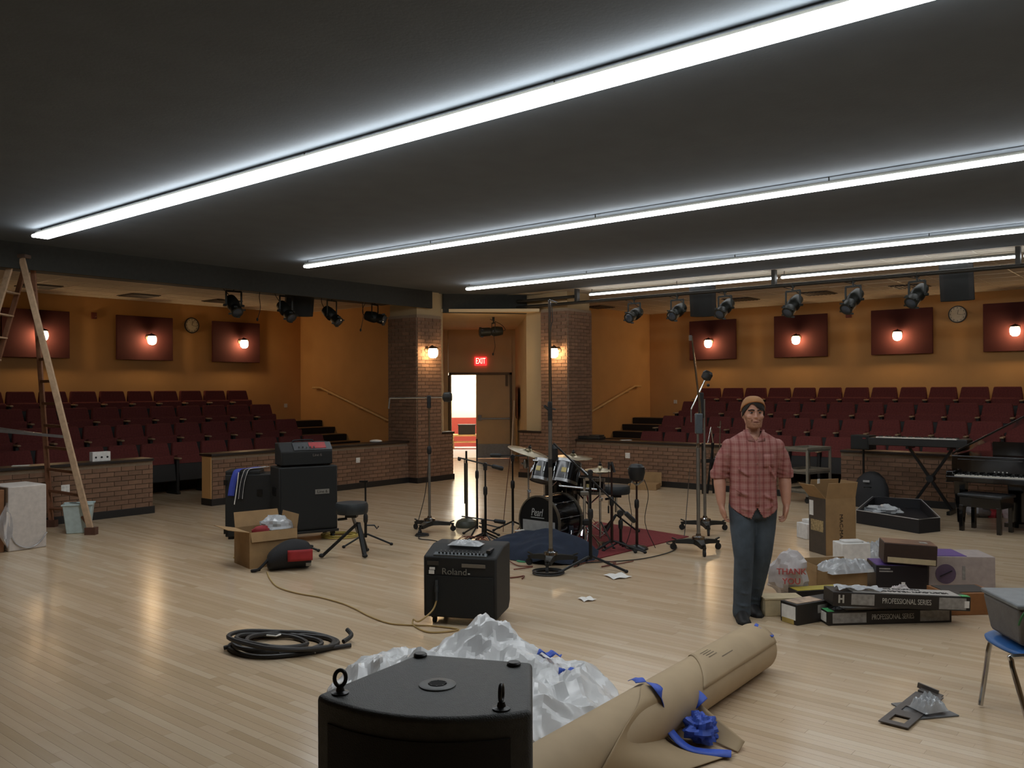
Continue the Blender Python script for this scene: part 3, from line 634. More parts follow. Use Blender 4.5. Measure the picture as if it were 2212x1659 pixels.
bn = thing('plastic_bin', 'pale blue plastic bin behind the ladder', 'bin', a, 0.35)
part('tub', MB().prism([(-0.13, -0.1), (0.13, -0.1), (0.13, 0.1), (-0.13, 0.1)], 0, 0.36, top=[(-0.17, -0.13), (0.17, -0.13), (0.17, 0.13), (-0.17, 0.13)]), mat('pale_blue_plastic', '#b6c6c4', 0.5), bn, bevel=0.01)
part('rim', MB().tube([(-0.175, -0.135, 0.36), (0.175, -0.135, 0.36), (0.175, 0.135, 0.36), (-0.175, 0.135, 0.36)], 0.012, 6, closed=True), mat('pale_blue_plastic'), bn)
# ================================================================ guitar amplifier stack
g1 = gp(660, 1172); rzA = math.radians(30)
cab = thing('speaker_cabinet', 'tall black guitar speaker cabinet on a caster board', 'speaker cabinet', (g1.x-0.07, g1.y+0.22, 0), rzA)
CWD, CDP, CHT = 0.70, 0.38, 0.75
Z0 = 0.13
mb = MB(); mb.box((0, 0, Z0+CHT/2), (CWD, CDP, CHT)); cb = part('cabinet', mb, TOLEX, cab, bevel=0.012)
part('grille', MB().box((0, -CDP/2-0.002, Z0+CHT/2), (CWD-0.05, 0.016, CHT-0.05)), GRILLE, cb)
part('badge', MB().box((0.16, -CDP/2-0.012, Z0+CHT*0.60), (0.17, 0.008, 0.055)), mat('badge_silver', '#9a9a96', 0.35, 0.6), cb, 'small silver name badge')
text('Line 6', 0.05, 'badge_lettering', BLACK, cb, frame((0.16, -CDP/2-0.018, Z0+CHT*0.60), (1, 0, 0), (0, 0, 1)), sx=1.0)
part('side_handle', MB().box((-CWD/2-0.003, 0, Z0+CHT*0.62), (0.01, 0.16, 0.10)), BLACKM, cb, bevel=0.004)
part('side_handle', MB().box((CWD/2+0.003, 0, Z0+CHT*0.62), (0.01, 0.16, 0.10)), BLACKM, cb, bevel=0.004)
part('caster_board', MB().box((0, 0, 0.115), (CWD+0.02, CDP+0.04, 0.03)), BLACK, cab, bevel=0.004)
for x in (-0.30, 0.30):
    for y in (-0.15, 0.15):
        c_ = part('caster', MB().box((x, y, 0.085), (0.05, 0.05, 0.03)), BLACKM, cab); part('wheel', MB().cyl((x-0.014, y, 0.042), (x+0.014, y, 0.042), 0.042, n=16), RUBBER, c_)
hd = thing('amplifier_head', 'black amplifier head with red lit panel on the cabinet', 'amplifier', V(cab.location)+V((0, 0, Z0+CHT+0.004)), rzA)
mb = MB(); HWD, HDP, HH = 0.62, 0.27, 0.26
prof = [(-HDP/2, 0), (HDP/2, 0), (HDP/2, HH), (-HDP/2+0.12, HH), (-HDP/2, HH*0.62)]
vs = [(x, p[0], p[1]+0.012) for x in (-HWD/2, HWD/2) for p in prof]
mb.add(vs, [(4,3,2,1,0), (5,6,7,8,9), (0,1,6,5), (1,2,7,6), (2,3,8,7), (3,4,9,8), (4,0,5,9)]); hb_ = part('shell', mb, TOLEX, hd, bevel=0.012)
slope = V((0, 0.12, HH*0.38)).normalized()
ctr = V((0.08, -HDP/2+0.06, HH*0.81+0.012))
T = frame(ctr, (1, 0, 0), slope)
part('control_panel', MB().box((0, 0, 0.004), (0.46, 0.13, 0.008), T), mat('panel_grey', '#3a3c3e', 0.4), hb_)
part('red_panel', MB().box((0.06, 0.01, 0.009), (0.20, 0.10, 0.006), T), mat('panel_red', '#a01f22', 0.4), hb_, 'red control panel')
mb = MB()
for i in range(5): part('knob', MB().cyl(T @ V((-0.17+i*0.045, -0.03, 0.008)), T @ V((-0.17+i*0.045, -0.03, 0.024)), 0.011, n=10), CHROME, hb_)
part('front_grille', MB().box((0, -HDP/2-0.003, HH*0.33), (HWD-0.05, 0.012, HH*0.5)), GRILLE, hb_)
text('Line 6', 0.045, 'badge_lettering', mat('dim_silver', '#6e6660', 0.5), hb_, frame((0.12, -HDP/2-0.012, HH*0.48), (1, 0, 0), (0, 0, 1)))
part('handle', MB().tube(smoothpath([(-0.12, 0.04, HH+0.012), (-0.1, 0.04, HH+0.035), (0.1, 0.04, HH+0.035), (0.12, 0.04, HH+0.012)], 4), 0.010, 6), RUBBER, hb_)
for x in (-0.28, 0.28): part('foot', MB().cyl((x, -0.08, 0), (x, -0.08, 0.014), 0.018, n=10).cyl((x, 0.08, 0), (x, 0.08, 0.014), 0.018, n=10), RUBBER, hb_)
# black case stack left of the cabinet, with straps
bc = thing('flight_case', 'large black case left of the speaker cabinet with straps over it', 'case', (g1.x-0.74, g1.y+0.46, 0), math.radians(8))
part('body', MB().box((0, 0, 0.40), (0.60, 0.40, 0.74)).box((-0.1, 0.0, 0.79), (0.40, 0.36, 0.05)), TOLEX, bc, bevel=0.01)
for x in (-0.24, 0.24): part('foot', MB().box((x, 0, 0.015), (0.06, 0.36, 0.03)), RUBBER, bc)
for z in (0.1, 0.68): part('corner', MB().box((-0.295, -0.195, z), (0.04, 0.04, 0.06)), BLACKM, bc)
part('latch', MB().box((0.1, -0.205, 0.55), (0.06, 0.012, 0.08)), BLACKM, bc)
def strap(px_off, wd, m, lab, name, drop):
    x = px_off
    path = smoothpath([(x+0.22, 0.10, 0.835), (x+0.12, -0.05, 0.832), (x+0.03, -0.17, 0.83), (x+0.0, -0.215, 0.77), (x-0.03, -0.218, 0.55+0.1), (x-0.05, -0.218, drop)], 6)
    mb = MB()
    vs = []; n = len(path)
    for i, p in enumerate(path):
        vs += [V(p)+V((-wd/2, 0, 0)), V(p)+V((wd/2, 0, 0))]
    mb.add(vs, [(2*i, 2*i+1, 2*i+3, 2*i+2) for i in range(n-1)])
    return solo(name, mb, m, lab, 'strap', bc.location, bc.rotation_euler[2], 'guitar straps', solid=0.004)
strap(-0.18, 0.075, mat('blue_strap', '#3a49a8', 0.7), 'blue guitar strap hanging over the black case', 'guitar_strap', 0.52)
s2 = strap(-0.07, 0.05, mat('black_strap', '#1b1b1e', 0.7), 'black guitar strap with white edging on the black case', 'guitar_strap', 0.48)
for i, sx_ in enumerate((-0.022, 0.022)):
    part('white_edging', MB().tube([V(p)+V((sx_, -0.004, 0.004)) for p in smoothpath([(0.15, 0.10, 0.835), (0.05, -0.05, 0.832), (-0.04, -0.17, 0.83), (-0.07, -0.215, 0.77), (-0.10, -0.218, 0.65), (-0.12, -0.218, 0.48)], 6)], 0.0025, 5), PAPER, s2)
mb = MB(); 
solo('chain', MB().tube(smoothpath([(-0.14, -0.222, 0.80), (-0.16, -0.223, 0.62), (-0.19, -0.224, 0.42)], 6), 0.006, 6), PAPER, 'thin white braided cord hanging down the black case', 'cord', bc.location, bc.rotation_euler[2])
# open cardboard box with plastic
o0 = gp(562, 1224)
ob = thing('open_carton', 'open cardboard carton with plastic inside before the black case', 'box', (o0.x, o0.y+0.2, 0), math.radians(38))
def carton(t, w, d, h, m, th=0.006, flaps=(), inner=None):
    for nm_, c, s in (('side', (0, -d/2, h/2), (w, th, h)), ('side', (0, d/2, h/2), (w, th, h)), ('side', (-w/2, 0, h/2), (th, d, h)), ('side', (w/2, 0, h/2), (th, d, h))):
        part('side', MB().box(c, s), m, t)
    part('bottom', MB().box((0, 0, th/2+0.001), (w-th, d-th, th)), m, t)
    for (axis, sgn, ang, ln) in flaps:
        a = math.radians(ang)
        if axis == 'x': a0 = V((sgn*w/2, 0, h)); dirn = V((sgn*math.sin(a), 0, math.cos(a))); along = V((0, d*0.98, 0))
        else: a0 = V((0, sgn*d/2, h)); dirn = V((0, sgn*math.sin(a), math.cos(a))); along = V((w*0.98, 0, 0))
        nrm = dirn.cross(along).normalized()*th/2
        q = [a0-along/2, a0+along/2, a0+along/2*0.97+dirn*ln, a0-along/2*0.97+dirn*ln]
        part('flap', MB().add([x-nrm for x in q]+[x+nrm for x in q], [(0,3,2,1),(4,5,6,7),(0,1,5,4),(1,2,6,5),(2,3,7,6),(3,0,4,7)]), m, t, smooth=0)
carton(ob, 0.50, 0.42, 0.36, KRAFT, flaps=(('x', -1, 78, 0.22), ('x', 1, 10, 0.14), ('y', -1, 165, 0.10), ('y', 1, 20, 0.16)))
def crumple(c, r, seed, nu=22, nv=14, amp=0.35, flat=True):
    mb = MB(); vs = []; fs = []
    for j in range(nv+1):
        th = math.pi*j/nv
        for i in range(nu):
            ph = 2*math.pi*i/nu; d = V((math.sin(th)*math.cos(ph), math.sin(th)*math.sin(ph), -math.cos(th)))
            k = 1 + amp*(noise.noise(d*2.3+V((seed, 0, 0))) + 0.6*abs(noise.noise(d*5.1+V((0, seed, 0)))) - 0.2)
            p = V((d.x*r[0]*k, d.y*r[1]*k, d.z*r[2]*k))
            if flat: p.z = max(p.z, -r[2]*0.75)
            vs.append(V(c)+p)
    for j in range(nv): fs += [(j*nu+i, j*nu+(i+1) % nu, (j+1)*nu+(i+1) % nu, (j+1)*nu+i) for i in range(nu)]
    return mb.add(vs, fs)
PLASTIC = mat('clear_plastic', '#cfd2d4', 0.18, transl=0.35, var=0.1); 
solo('plastic_wrap', crumple((0.1, -0.02, 0.12), (0.17, 0.16, 0.12), 3.1), PLASTIC, 'crumpled clear plastic poking out of the open carton', 'plastic', V(ob.location)+V((0, 0, 0.24)), 0.5, smooth=20)
solo('red_pouch', crumple((-0.06, -0.1, 0.05), (0.10, 0.06, 0.05), 4.4, amp=0.2), mat('red_cloth', '#8a2024', 0.7), 'small red pouch inside the open carton', 'pouch', V(ob.location)+V((0, 0, 0.30)), 0.5)
# black and red bag
g2 = gp(618, 1234)
bg = thing('equipment_bag', 'black bag with a red band lying before the open carton', 'bag', (g2.x, g2.y+0.12, 0), math.radians(20))
mb = MB(); rings = []
for i in range(9):
    f = i/8; x = -0.22+0.44*f; h = 0.30*(math.sin(math.pi*(0.12+0.62*f)))**0.7; d = 0.15*(0.75+0.25*math.sin(math.pi*f))
    rings.append([V((x, d*math.cos(a)*-1, max(0.0, h/2+h/2*math.sin(a)))) for a in [k*2*math.pi/14 for k in range(14)]])
mb.loft(rings); bb = part('body', mb, mat('bag_black', '#151416', 0.75, bump=0.2), bg, sub=1)
part('red_band', MB().sheet(lambda u, v: V((-0.03+0.24*u, -0.155-0.012*math.sin(u*3), 0.10+0.11*v)), 6, 4), mat('bag_red', '#9a2527', 0.7), bb, 'red fabric band', solid=0.006)
part('strap', MB().tube(smoothpath([(-0.2, -0.05, 0.12), (-0.30, -0.08, 0.03), (-0.36, -0.04, 0.015), (-0.28, 0.0, 0.012)], 5), 0.014, 6), mat('bag_black'), bb)
part('buckle', MB().box((0.17, -0.15, 0.06), (0.05, 0.02, 0.03)), STEEL, bb)
# ================================================================ stands
def foot_cap(parent, p, r=0.016): part('foot', MB().ell(p, (r*1.3, r*1.3, r)), RUBBER, parent)
def tripod(t, hub, reach, m, rz0=0.0, r=0.011, n=3):
    for i in range(n):
        a = rz0 + i*2*math.pi/n; e = V((reach*math.cos(a), reach*math.sin(a), 0.016))
        l = part('leg', MB().cyl((0.02*math.cos(a), 0.02*math.sin(a), hub), e, r, n=8), m, t); foot_cap(l, e)
def wheel_base(t, reach=0.27, rz0=0.4):
    CI = mat('cast_iron', '#26241f', 0.5, 0.2)
    part('hub_plate', MB().lathe([(0.075, 0.14), (0.07, 0.165), (0.03, 0.175), (0.025, 0.2)], n=20), CHROME, t, 'chrome hub plate')
    for i in range(3):
        a = rz0 + i*2*math.pi/3; d = V((math.cos(a), math.sin(a), 0)); s_ = V((-d.y, d.x, 0)); e = d*reach
        rg = [[d*x + s_*w_ + V((0, 0, z_)) for w_, z_ in ((-wd, zb), (wd, zb), (wd*0.8, zt), (-wd*0.8, zt))] for x, wd, zb, zt in ((0.0, 0.075, 0.09, 0.145), (reach*0.45, 0.045, 0.085, 0.135), (reach, 0.03, 0.075, 0.115))]
        l = part('base_arm', MB().loft(rg), CI, t)
        part('caster_fork', MB().box(e+d*0.03+V((0, 0, 0.075)), (0.03, 0.03, 0.05), rz=0).bar(e+V((0, 0, 0.10)), e+d*0.045+V((0, 0, 0.09)), 0.03, 0.02), CI, l)
        part('wheel', MB().cyl(e+d*0.035-s_*0.012+V((0, 0, 0.035)), e+d*0.035+s_*0.012+V((0, 0, 0.035)), 0.035, n=14), RUBBER, l)
        part('brake', MB().bar(e+V((0, 0, 0.115)), e+d*0.05+V((0, 0, 0.13)), 0.02, 0.012), CI, l)
def round_base(t, r=0.14): part('round_base', MB().lathe([(r, 0), (r, 0.012), (r*0.85, 0.03), (r*0.3, 0.042), (0.025, 0.05)], n=28), BLACKM, t)
def pole(t, z0, z1, z2, m, r=0.012, m2=None, clutch=True):
    part('lower_tube', MB().cyl((0, 0, z0), (0, 0, z1), r*1.25, n=10), m, t)
    part('upper_tube', MB().cyl((0, 0, z1), (0, 0, z2), r*0.85, n=10), m2 or m, t)
    if clutch: part('clutch', MB().lathe([(r*1.5, -0.05), (r*2.0, -0.03), (r*2.0, 0.03), (r*1.4, 0.05)], (0, 0, z1), n=12), BLACK, t)
def boom(t, a, b, m, r=0.008, weight=None, pivot=None, drop=None):
    o = part('boom_arm', MB().cyl(a, b, r, n=8), m, t); d = (V(b)-V(a)).normalized()
    if weight == 'b': part('counterweight', MB().lathe([(r, -0.07), (0.024, -0.055), (0.026, 0.05), (0.018, 0.07)], V(b)-d*0.03, d, 12), BLACK, o)
    if weight == 'big': part('counterweight', MB().lathe([(0.02, -0.06), (0.06, -0.04), (0.065, 0.03), (0.045, 0.06)], V(b), d, 14), mat('cast_iron', '#26241f', 0.5), o)
    if pivot is not None: part('pivot', MB().lathe([(0.025, -0.03), (0.03, 0), (0.025, 0.03)], pivot, (0, 1, 0), 12).box(V(pivot)+V((0, 0, -0.035)), (0.04, 0.04, 0.05)), BLACK, t)
    if drop is not None: part('mic_clip', MB().tube([a, V(a)+V(drop)*0.3, V(a)+V(drop)], 0.009, 8), STEEL, o)
    return o
def zz(px, py, Y): return atY(px, py, Y).z
STG = 'microphone stands on the stage'
# A wheeled chrome boom stand left of the door
P = gp(928, 1149); t = thing('microphone_stand', 'chrome boom stand on wheels, arm level, left of the doorway', 'mic stand', P, 0, STG); Y = P.y
wheel_base(t, 0.26, math.radians(12)); pole(t, 0.18, 1.02, zz(930, 872, Y), STEEL, 0.014, CHROME)
part('boom_head', MB().box((0, 0, zz(930, 868, Y)), (0.05, 0.05, 0.16)), BLACK, t, bevel=0.01)
zb = zz(930, 858, Y); xl = atY(842, 858, Y).x-P.x; xr = atY(966, 857, Y).x-P.x
boom(t, (xl, 0, zb-0.01), (xr, 0, zb), CHROME, 0.009, 'big', drop=(-0.015, 0, -0.13))
part('cable', MB().tube(smoothpath([(-0.01, 0.01, 0.9), (-0.05, 0, 0.5), (-0.12, -0.05, 0.2), (-0.16, -0.1, 0.05)], 5), 0.005, 6), RUBBER, t)
# B round base stand in the doorway reflection
P = gp(1008, 1138); Y = P.y; t = thing('microphone_stand', 'straight black stand on a domed round base, in the door reflection', 'mic stand', P, 0, STG)
part('round_base', MB().lathe([(0.145, 0), (0.145, 0.03), (0.12, 0.08), (0.06, 0.11), (0.03, 0.115)], n=28), mat('olive_base', '#3d3f34', 0.4), t)
pole(t, 0.1, zz(1008, 1000, Y), zz(1008, 974, Y), mat('grey_tube', '#5d5a4c', 0.35, 0.5), 0.016, BLACKM, clutch=False); part('second_tube', MB().cyl((-0.025, 0, 0.3), (-0.025, 0, zz(1003, 990, Y)), 0.006), BLACKM, t)
# C boom stand behind the keyboard amplifier
P = gp(1049, 1178); Y = P.y; t = thing('microphone_stand', 'black boom stand behind the keyboard amplifier, arm tilted down right', 'mic stand', P, 0, STG)
tripod(t, 0.14, 0.30, BLACKM, 0.9); zt = zz(1047, 1004, Y); pole(t, 0.1, 0.62, zt, BLACKM, 0.012)
boom(t, (atY(989, 988, Y).x-P.x, 0, zz(989, 988, Y)), (atY(1080, 1011, Y).x-P.x, 0, zz(1080, 1011, Y)), BLACKM, 0.008, 'b', pivot=(0, 0, zt))
part('clip_knob', MB().ell((atY(992, 992, Y).x-P.x, 0, zz(992, 992, Y)), (0.02, 0.02, 0.02)), BLACK, t)
# D straight thin stand
P = gp(1031, 1160); Y = P.y; t = thing('microphone_stand', 'thin straight dark stand right behind the round base stand', 'mic stand', P, 0, STG)
tripod(t, 0.13, 0.26, BLACKM, 0.2); pole(t, 0.1, 0.75, zz(1027, 948, Y), BLACKM, 0.011)
# E low kick drum stand
P = gp(1041, 1172); Y = P.y; t = thing('microphone_stand', 'short dark stand with level arm left of the navy blanket', 'mic stand', P+V((0.02, -0.05, 0)), 0, STG)
tripod(t, 0.10, 0.2, BLACKM, 2.0, 0.009); zt = zz(1043, 1124, Y); pole(t, 0.06, zt-0.1, zt, BLACKM, 0.011)
boom(t, (atY(994, 1114, Y).x-P.x, 0, zz(994, 1114, Y)), (atY(1081, 1126, Y).x-P.x, 0, zz(1081, 1126, Y)), BLACKM, 0.008, 'b', pivot=(0, 0, zt))
part('boom_arm', MB().cyl((-0.05, 0.0, zt-0.02), (0.17, 0, zt-0.075), 0.008, n=8).ell((0.18, 0, zt-0.077), (0.018, 0.014, 0.014)), BLACKM, t)
# F stand behind the crash cymbal
P = gp(1108, 1152); Y = P.y; t = thing('microphone_stand', 'tall black stand left of the crash cymbal with level arm', 'mic stand', P, 0, STG)
tripod(t, 0.14, 0.28, BLACKM, 0.5); zt = zz(1106, 986, Y); pole(t, 0.1, 0.6, zt, BLACKM, 0.013)
boom(t, (atY(1186, 986, Y).x-P.x, 0, zt+0.0), (atY(1066, 982, Y).x-P.x, 0, zt+0.015), BLACKM, 0.008, 'b', pivot=(0, 0, zt))
part('cable', MB().tube(smoothpath([(-0.03, -0.02, zt), (-0.07, -0.03, 0.6), (-0.11, -0.02, 0.2), (-0.12, 0.0, 0.02)], 5), 0.005, 6), mat('brown_cable', '#5a3526', 0.6), t)
# G tall wheeled stand before the drums
P = gp(1190, 1228); Y = P.y; t = thing('microphone_stand', 'very tall chrome stand on wheels in front of the drum kit', 'mic stand', P, 0, STG)
wheel_base(t, 0.24, math.radians(20)); pole(t, 0.18, zz(1190, 905, Y), zz(1188, 648, Y), STEEL, 0.016, CHROME, clutch=False)
part('boom_head', MB().box((0, 0, zz(1191, 888, Y)), (0.045, 0.045, 0.19)).cyl((0, 0, zz(1191, 888, Y)), (-0.06, 0, zz(1191, 876, Y)), 0.014).cyl((0, 0, zz(1191, 882, Y)), (0.06, 0, zz(1191, 885, Y)), 0.008), BLACK, t, bevel=0.008)
part('boom_clutch', MB().box((0, 0, zz(1191, 1000, Y)), (0.04, 0.04, 0.09)), BLACK, t, bevel=0.008)
zt = zz(1188, 648, Y); part('boom_hook', MB().tube([(0, 0, zt-0.03), (0, 0, zt), (0.075, -0.05, zt-0.035)], 0.009, 8), CHROME, t)
part('thin_cable', MB().tube(smoothpath([(0.02, 0, zt-0.03), (0.03, 0, zt-0.2), (0.012, 0, zt-0.35), (0.02, 0, 1.4)], 5), 0.004, 5), RUBBER, t)
part('counterweight', MB().lathe([(0.02, 0), (0.05, 0.03), (0.05, 0.14), (0.02, 0.18)], (0.03, 0.05, zz(1191, 1000, Y)), n=14), BLACK, t)
# H black tripod boom right of the kit
P = gp(1276, 1230); Y = P.y; t = thing('microphone_stand', 'black tripod boom stand before the red rug, arm sloping down', 'mic stand', P, 0, STG)
tripod(t, 0.13, 0.37, BLACKM, math.radians(-28), 0.013); zt = zz(1277, 1020, Y); pole(t, 0.1, zz(1277, 1110, Y), zt, BLACKM, 0.014)
boom(t, (atY(1196, 958, Y).x-P.x, 0.02, zz(1196, 958, Y)), (atY(1366, 1122, Y).x-P.x, 0.02, zz(1366, 1122, Y)), BLACKM, 0.009, 'b', pivot=(0, 0.0, zt))
# I pole stand
P = gp(1322, 1192); Y = P.y; t = thing('microphone_stand', 'dark brown tripod stand just left of the drum throne', 'mic stand', P, 0, STG)
BRN = mat('brown_metal', '#2c1a16', 0.4, 0.3); tripod(t, 0.12, 0.36, BLACKM, math.radians(-18), 0.012); zt = zz(1321, 998, Y); pole(t, 0.1, 0.55, zt, BRN, 0.013)
part('mic_clip', MB().cyl((0, 0, zt), (0.03, -0.02, zt-0.11), 0.014).cyl((0, 0, zt-0.02), (-0.035, 0, zt-0.04), 0.012).box((-0.03, 0, zt-0.04), (0.02, 0.03, 0.08)), BLACK, t); part('dangling_plug', MB().cyl((-0.03, 0, zt-0.1), (-0.035, 0, 0.5), 0.003).cyl((-0.035, 0, 0.5), (-0.035, 0, 0.42), 0.009), BLACK, t)
# J short stand
P = gp(1341, 1190); Y = P.y; t = thing('microphone_stand', 'short black stand under the sloping boom counterweight', 'mic stand', P, 0, STG)
tripod(t, 0.1, 0.2, BLACKM, 1.3, 0.01); zt = zz(1341, 1108, Y); pole(t, 0.06, zt*0.7, zt, BLACKM, 0.013); part('pivot', MB().lathe([(0.03, -0.03), (0.04, 0), (0.03, 0.03)], (0, 0, zt), (0, 1, 0), 12), BLACK, t)
# K round base stand with black shell
P = gp(1376, 1186); Y = P.y; t = thing('microphone_stand', 'round base stand carrying a black shell, on the rug edge', 'mic stand', P, 0, STG)
round_base(t, 0.125); zt = zz(1375, 1036, Y); pole(t, 0.04, 0.5, zt, BRN, 0.013)
part('shell', MB().lathe([(0.03, -0.05), (0.075, -0.03), (0.095, 0.05), (0.09, 0.11), (0.06, 0.14), (0.02, 0.145)], (0, 0, zt+0.03), n=20), BLACK, t, 'black cage like head'); part('top_bar', MB().cyl((-0.1, 0, zt+0.12), (0.1, 0, zt+0.12), 0.007).cyl((-0.06, -0.05, zt-0.02), (0.0, -0.02, zt-0.06), 0.01).cyl((0.07, -0.05, zt+0.0), (0.0, -0.02, zt-0.06), 0.01), STEEL, t)
for x in (-0.1, 0.14): part('cable', MB().tube(smoothpath([(x*0.6, 0, zt), (x*0.9, -0.02, 0.6), (x*0.6, -0.04, 0.3), (x*1.4, -0.05, 0.02)], 5), 0.004, 6), RUBBER, t)
# L, M wheeled stands left of the man
P = gp(1509, 1192); Y = P.y; t = thing('microphone_stand', 'nearer of two wheeled chrome stands left of the person', 'mic stand', P, 0, STG)
wheel_base(t, 0.25, math.radians(-90)); zt = zz(1512, 925, Y); pole(t, 0.18, 1.15, zt, STEEL, 0.016, STEEL, clutch=False); part('clutch', MB().cyl((0, 0, 1.13), (0, 0, 1.18), 0.02), CHROME, t)
part('boom_head', MB().box((0.01, 0, zz(1513, 915, Y)), (0.08, 0.06, 0.22)), mat('grey_head', '#4c5358', 0.4), t, bevel=0.012)
boom(t, (atY(1515, 905, Y).x-P.x, 0, zz(1515, 905, Y)), (atY(1494, 726, Y).x-P.x, 0, zz(1494, 726, Y)), CHROME, 0.011, None); part('mic_clip', MB().box((atY(1494, 730, Y).x-P.x-0.015, 0, zz(1494, 730, Y)), (0.03, 0.03, 0.06)), CHROME, t)
P = gp(1523, 1149); Y = P.y; t = thing('microphone_stand', 'farther of two wheeled chrome stands left of the person', 'mic stand', P, 0, STG)
wheel_base(t, 0.27, math.radians(25)); zt = zz(1515, 862, Y); pole(t, 0.18, 1.0, zt, STEEL, 0.015, STEEL, clutch=False); part('boom_head', MB().box((-0.04, 0, zt-0.08), (0.06, 0.06, 0.32)), BLACK, t, bevel=0.012)
boom(t, (atY(1493, 884, Y).x-P.x, 0, zz(1493, 884, Y)), (atY(1527, 812, Y).x-P.x, 0, zz(1527, 812, Y)), CHROME, 0.012, 'big', drop=(0.0, 0, -0.16))
part('knob', MB().ell((0.05, 0, zz(1527, 832, Y)), (0.02, 0.02, 0.02)), BLACK, t)
# N folded keyboard-style stand behind
P = gp(1530, 1066); Y = P.y; t = thing('folding_stand', 'dark folded stand with chrome tips against the right low wall', 'stand', P, 0.3)
for x0, x1, m_ in ((-0.10, -0.10, BLACKM), (0.10, 0.08, BLACKM), (-0.02, 0.10, BLACKM)): part('leg', MB().cyl((x0, 0, 0), (x1, 0, 0.85), 0.02), m_, t)
part('clamp', MB().box((0, 0, 0.55), (0.26, 0.05, 0.06)), BLACK, t); part('chrome_tip', MB().cyl((0.0, 0, 0.85), (0.06, 0, 1.12), 0.012).cyl((0.10, 0, 0.85), (0.06, 0, 1.10), 0.012), CHROME, t); part('rod', MB().cyl((0.22, 0.0, 0.70), (0.24, 0, 1.22), 0.012).cyl((0.24, 0, 1.1), (0.18, 0, 1.12), 0.01).cyl((0.1, 0, 0.55), (0.23, 0, 0.72), 0.012), CHROME, t)
# P tripod by the stool
P = gp(790, 1176); Y = P.y; t = thing('microphone_stand', 'low black tripod stand behind the thick padded stool', 'mic stand', P, 0, STG)
tripod(t, 0.12, 0.31, BLACKM, math.radians(-12)); zt = zz(787, 1040, Y); pole(t, 0.08, 0.3, zt, BLACKM, 0.013); part('head', MB().box((-0.02, 0, zt), (0.10, 0.03, 0.02)), BLACKM, t)
part('side_hook', MB().tube([(0, 0, 0.22), (0.10, 0, 0.22), (0.13, 0, 0.18), (0.15, 0, 0.21)], 0.009, 6), BLACKM, t)
# guitar stand foot peeking out behind the cabinet
P = gp(668, 1192); t = thing('guitar_stand', 'low black guitar stand peeking out beside the cabinet', 'stand', P, 0.2)
part('leg', MB().cyl((-0.25, 0.15, 0.12), (0.10, -0.02, 0.016), 0.012).ell((0.10, -0.02, 0.016), (0.02, 0.02, 0.016)), BLACKM, t); part('leg', MB().cyl((-0.25, 0.15, 0.12), (0.02, 0.25, 0.016), 0.012).ell((0.02, 0.25, 0.016), (0.02, 0.02, 0.016)), BLACKM, t); part('leg', MB().cyl((-0.25, 0.15, 0.12), (-0.35, -0.1, 0.016), 0.012), BLACKM, t); part('yoke', MB().cyl((-0.25, 0.15, 0.1), (-0.28, 0.17, 0.4), 0.012), BLACKM, t)
# ================================================================ stool and throne
def padded_stool(P, rz, lab, seat_z, r, th, legs, m_tube):
    t = thing('drum_stool', lab, 'stool', P, rz)
    part('seat', MB().lathe([(0.02, -th), (r*0.95, -th), (r, -th*0.75), (r, -th*0.25), (r*0.93, 0), (0.0, 0.004)], (0, 0, seat_z), n=32), mat('stool_vinyl', '#23282a', 0.5, bump=0.08), t)
    part('seat_plate', MB().box((0, 0, seat_z-th-0.02), (0.12, 0.12, 0.04)), BLACKM, t); part('wing_bolt', MB().cyl((-0.04, -0.04, seat_z-th-0.05), (-0.14, -0.05, seat_z-th-0.06), 0.014), BLACKM, t)
    for k, (hub, e, r_) in enumerate(legs):
        l = part('leg', MB().bar(hub, e, r_*2.6, r_*1.6), BLACKM, t, bevel=0.004); part('foot', MB().ell(V(e)+V((0, 0, 0.01)), (0.03, 0.03, 0.022)), RUBBER, l)
    part('post', MB().cyl((legs[0][0][0], legs[0][0][1], 0.25), (0.0, 0, seat_z-th), 0.018), m_tube, t)
    return t
P = gp(760, 1202)
hub = (0.07, 0.0, 0.36)
padded_stool(P, 0, 'thick black padded stool on splayed legs beside the amplifier', 0.575, 0.175, 0.115, [(hub, (-0.30, -0.10, 0.02), 0.017), (hub, (0.16, -0.12, 0.02), 0.017), (hub, (0.12, 0.22, 0.02), 0.015)], STEEL)
P = gp(1331, 1150); Y = P.y
padded_stool(P, 0, 'round black drum throne behind the drum kit', zz(1331, 1049, Y), 0.175, 0.10, [((0, 0, 0.22), (0.26, -0.05, 0.02), 0.012), ((0, 0, 0.22), (-0.16, -0.2, 0.02), 0.012), ((0, 0, 0.22), (-0.1, 0.24, 0.02), 0.012)], CHROME)
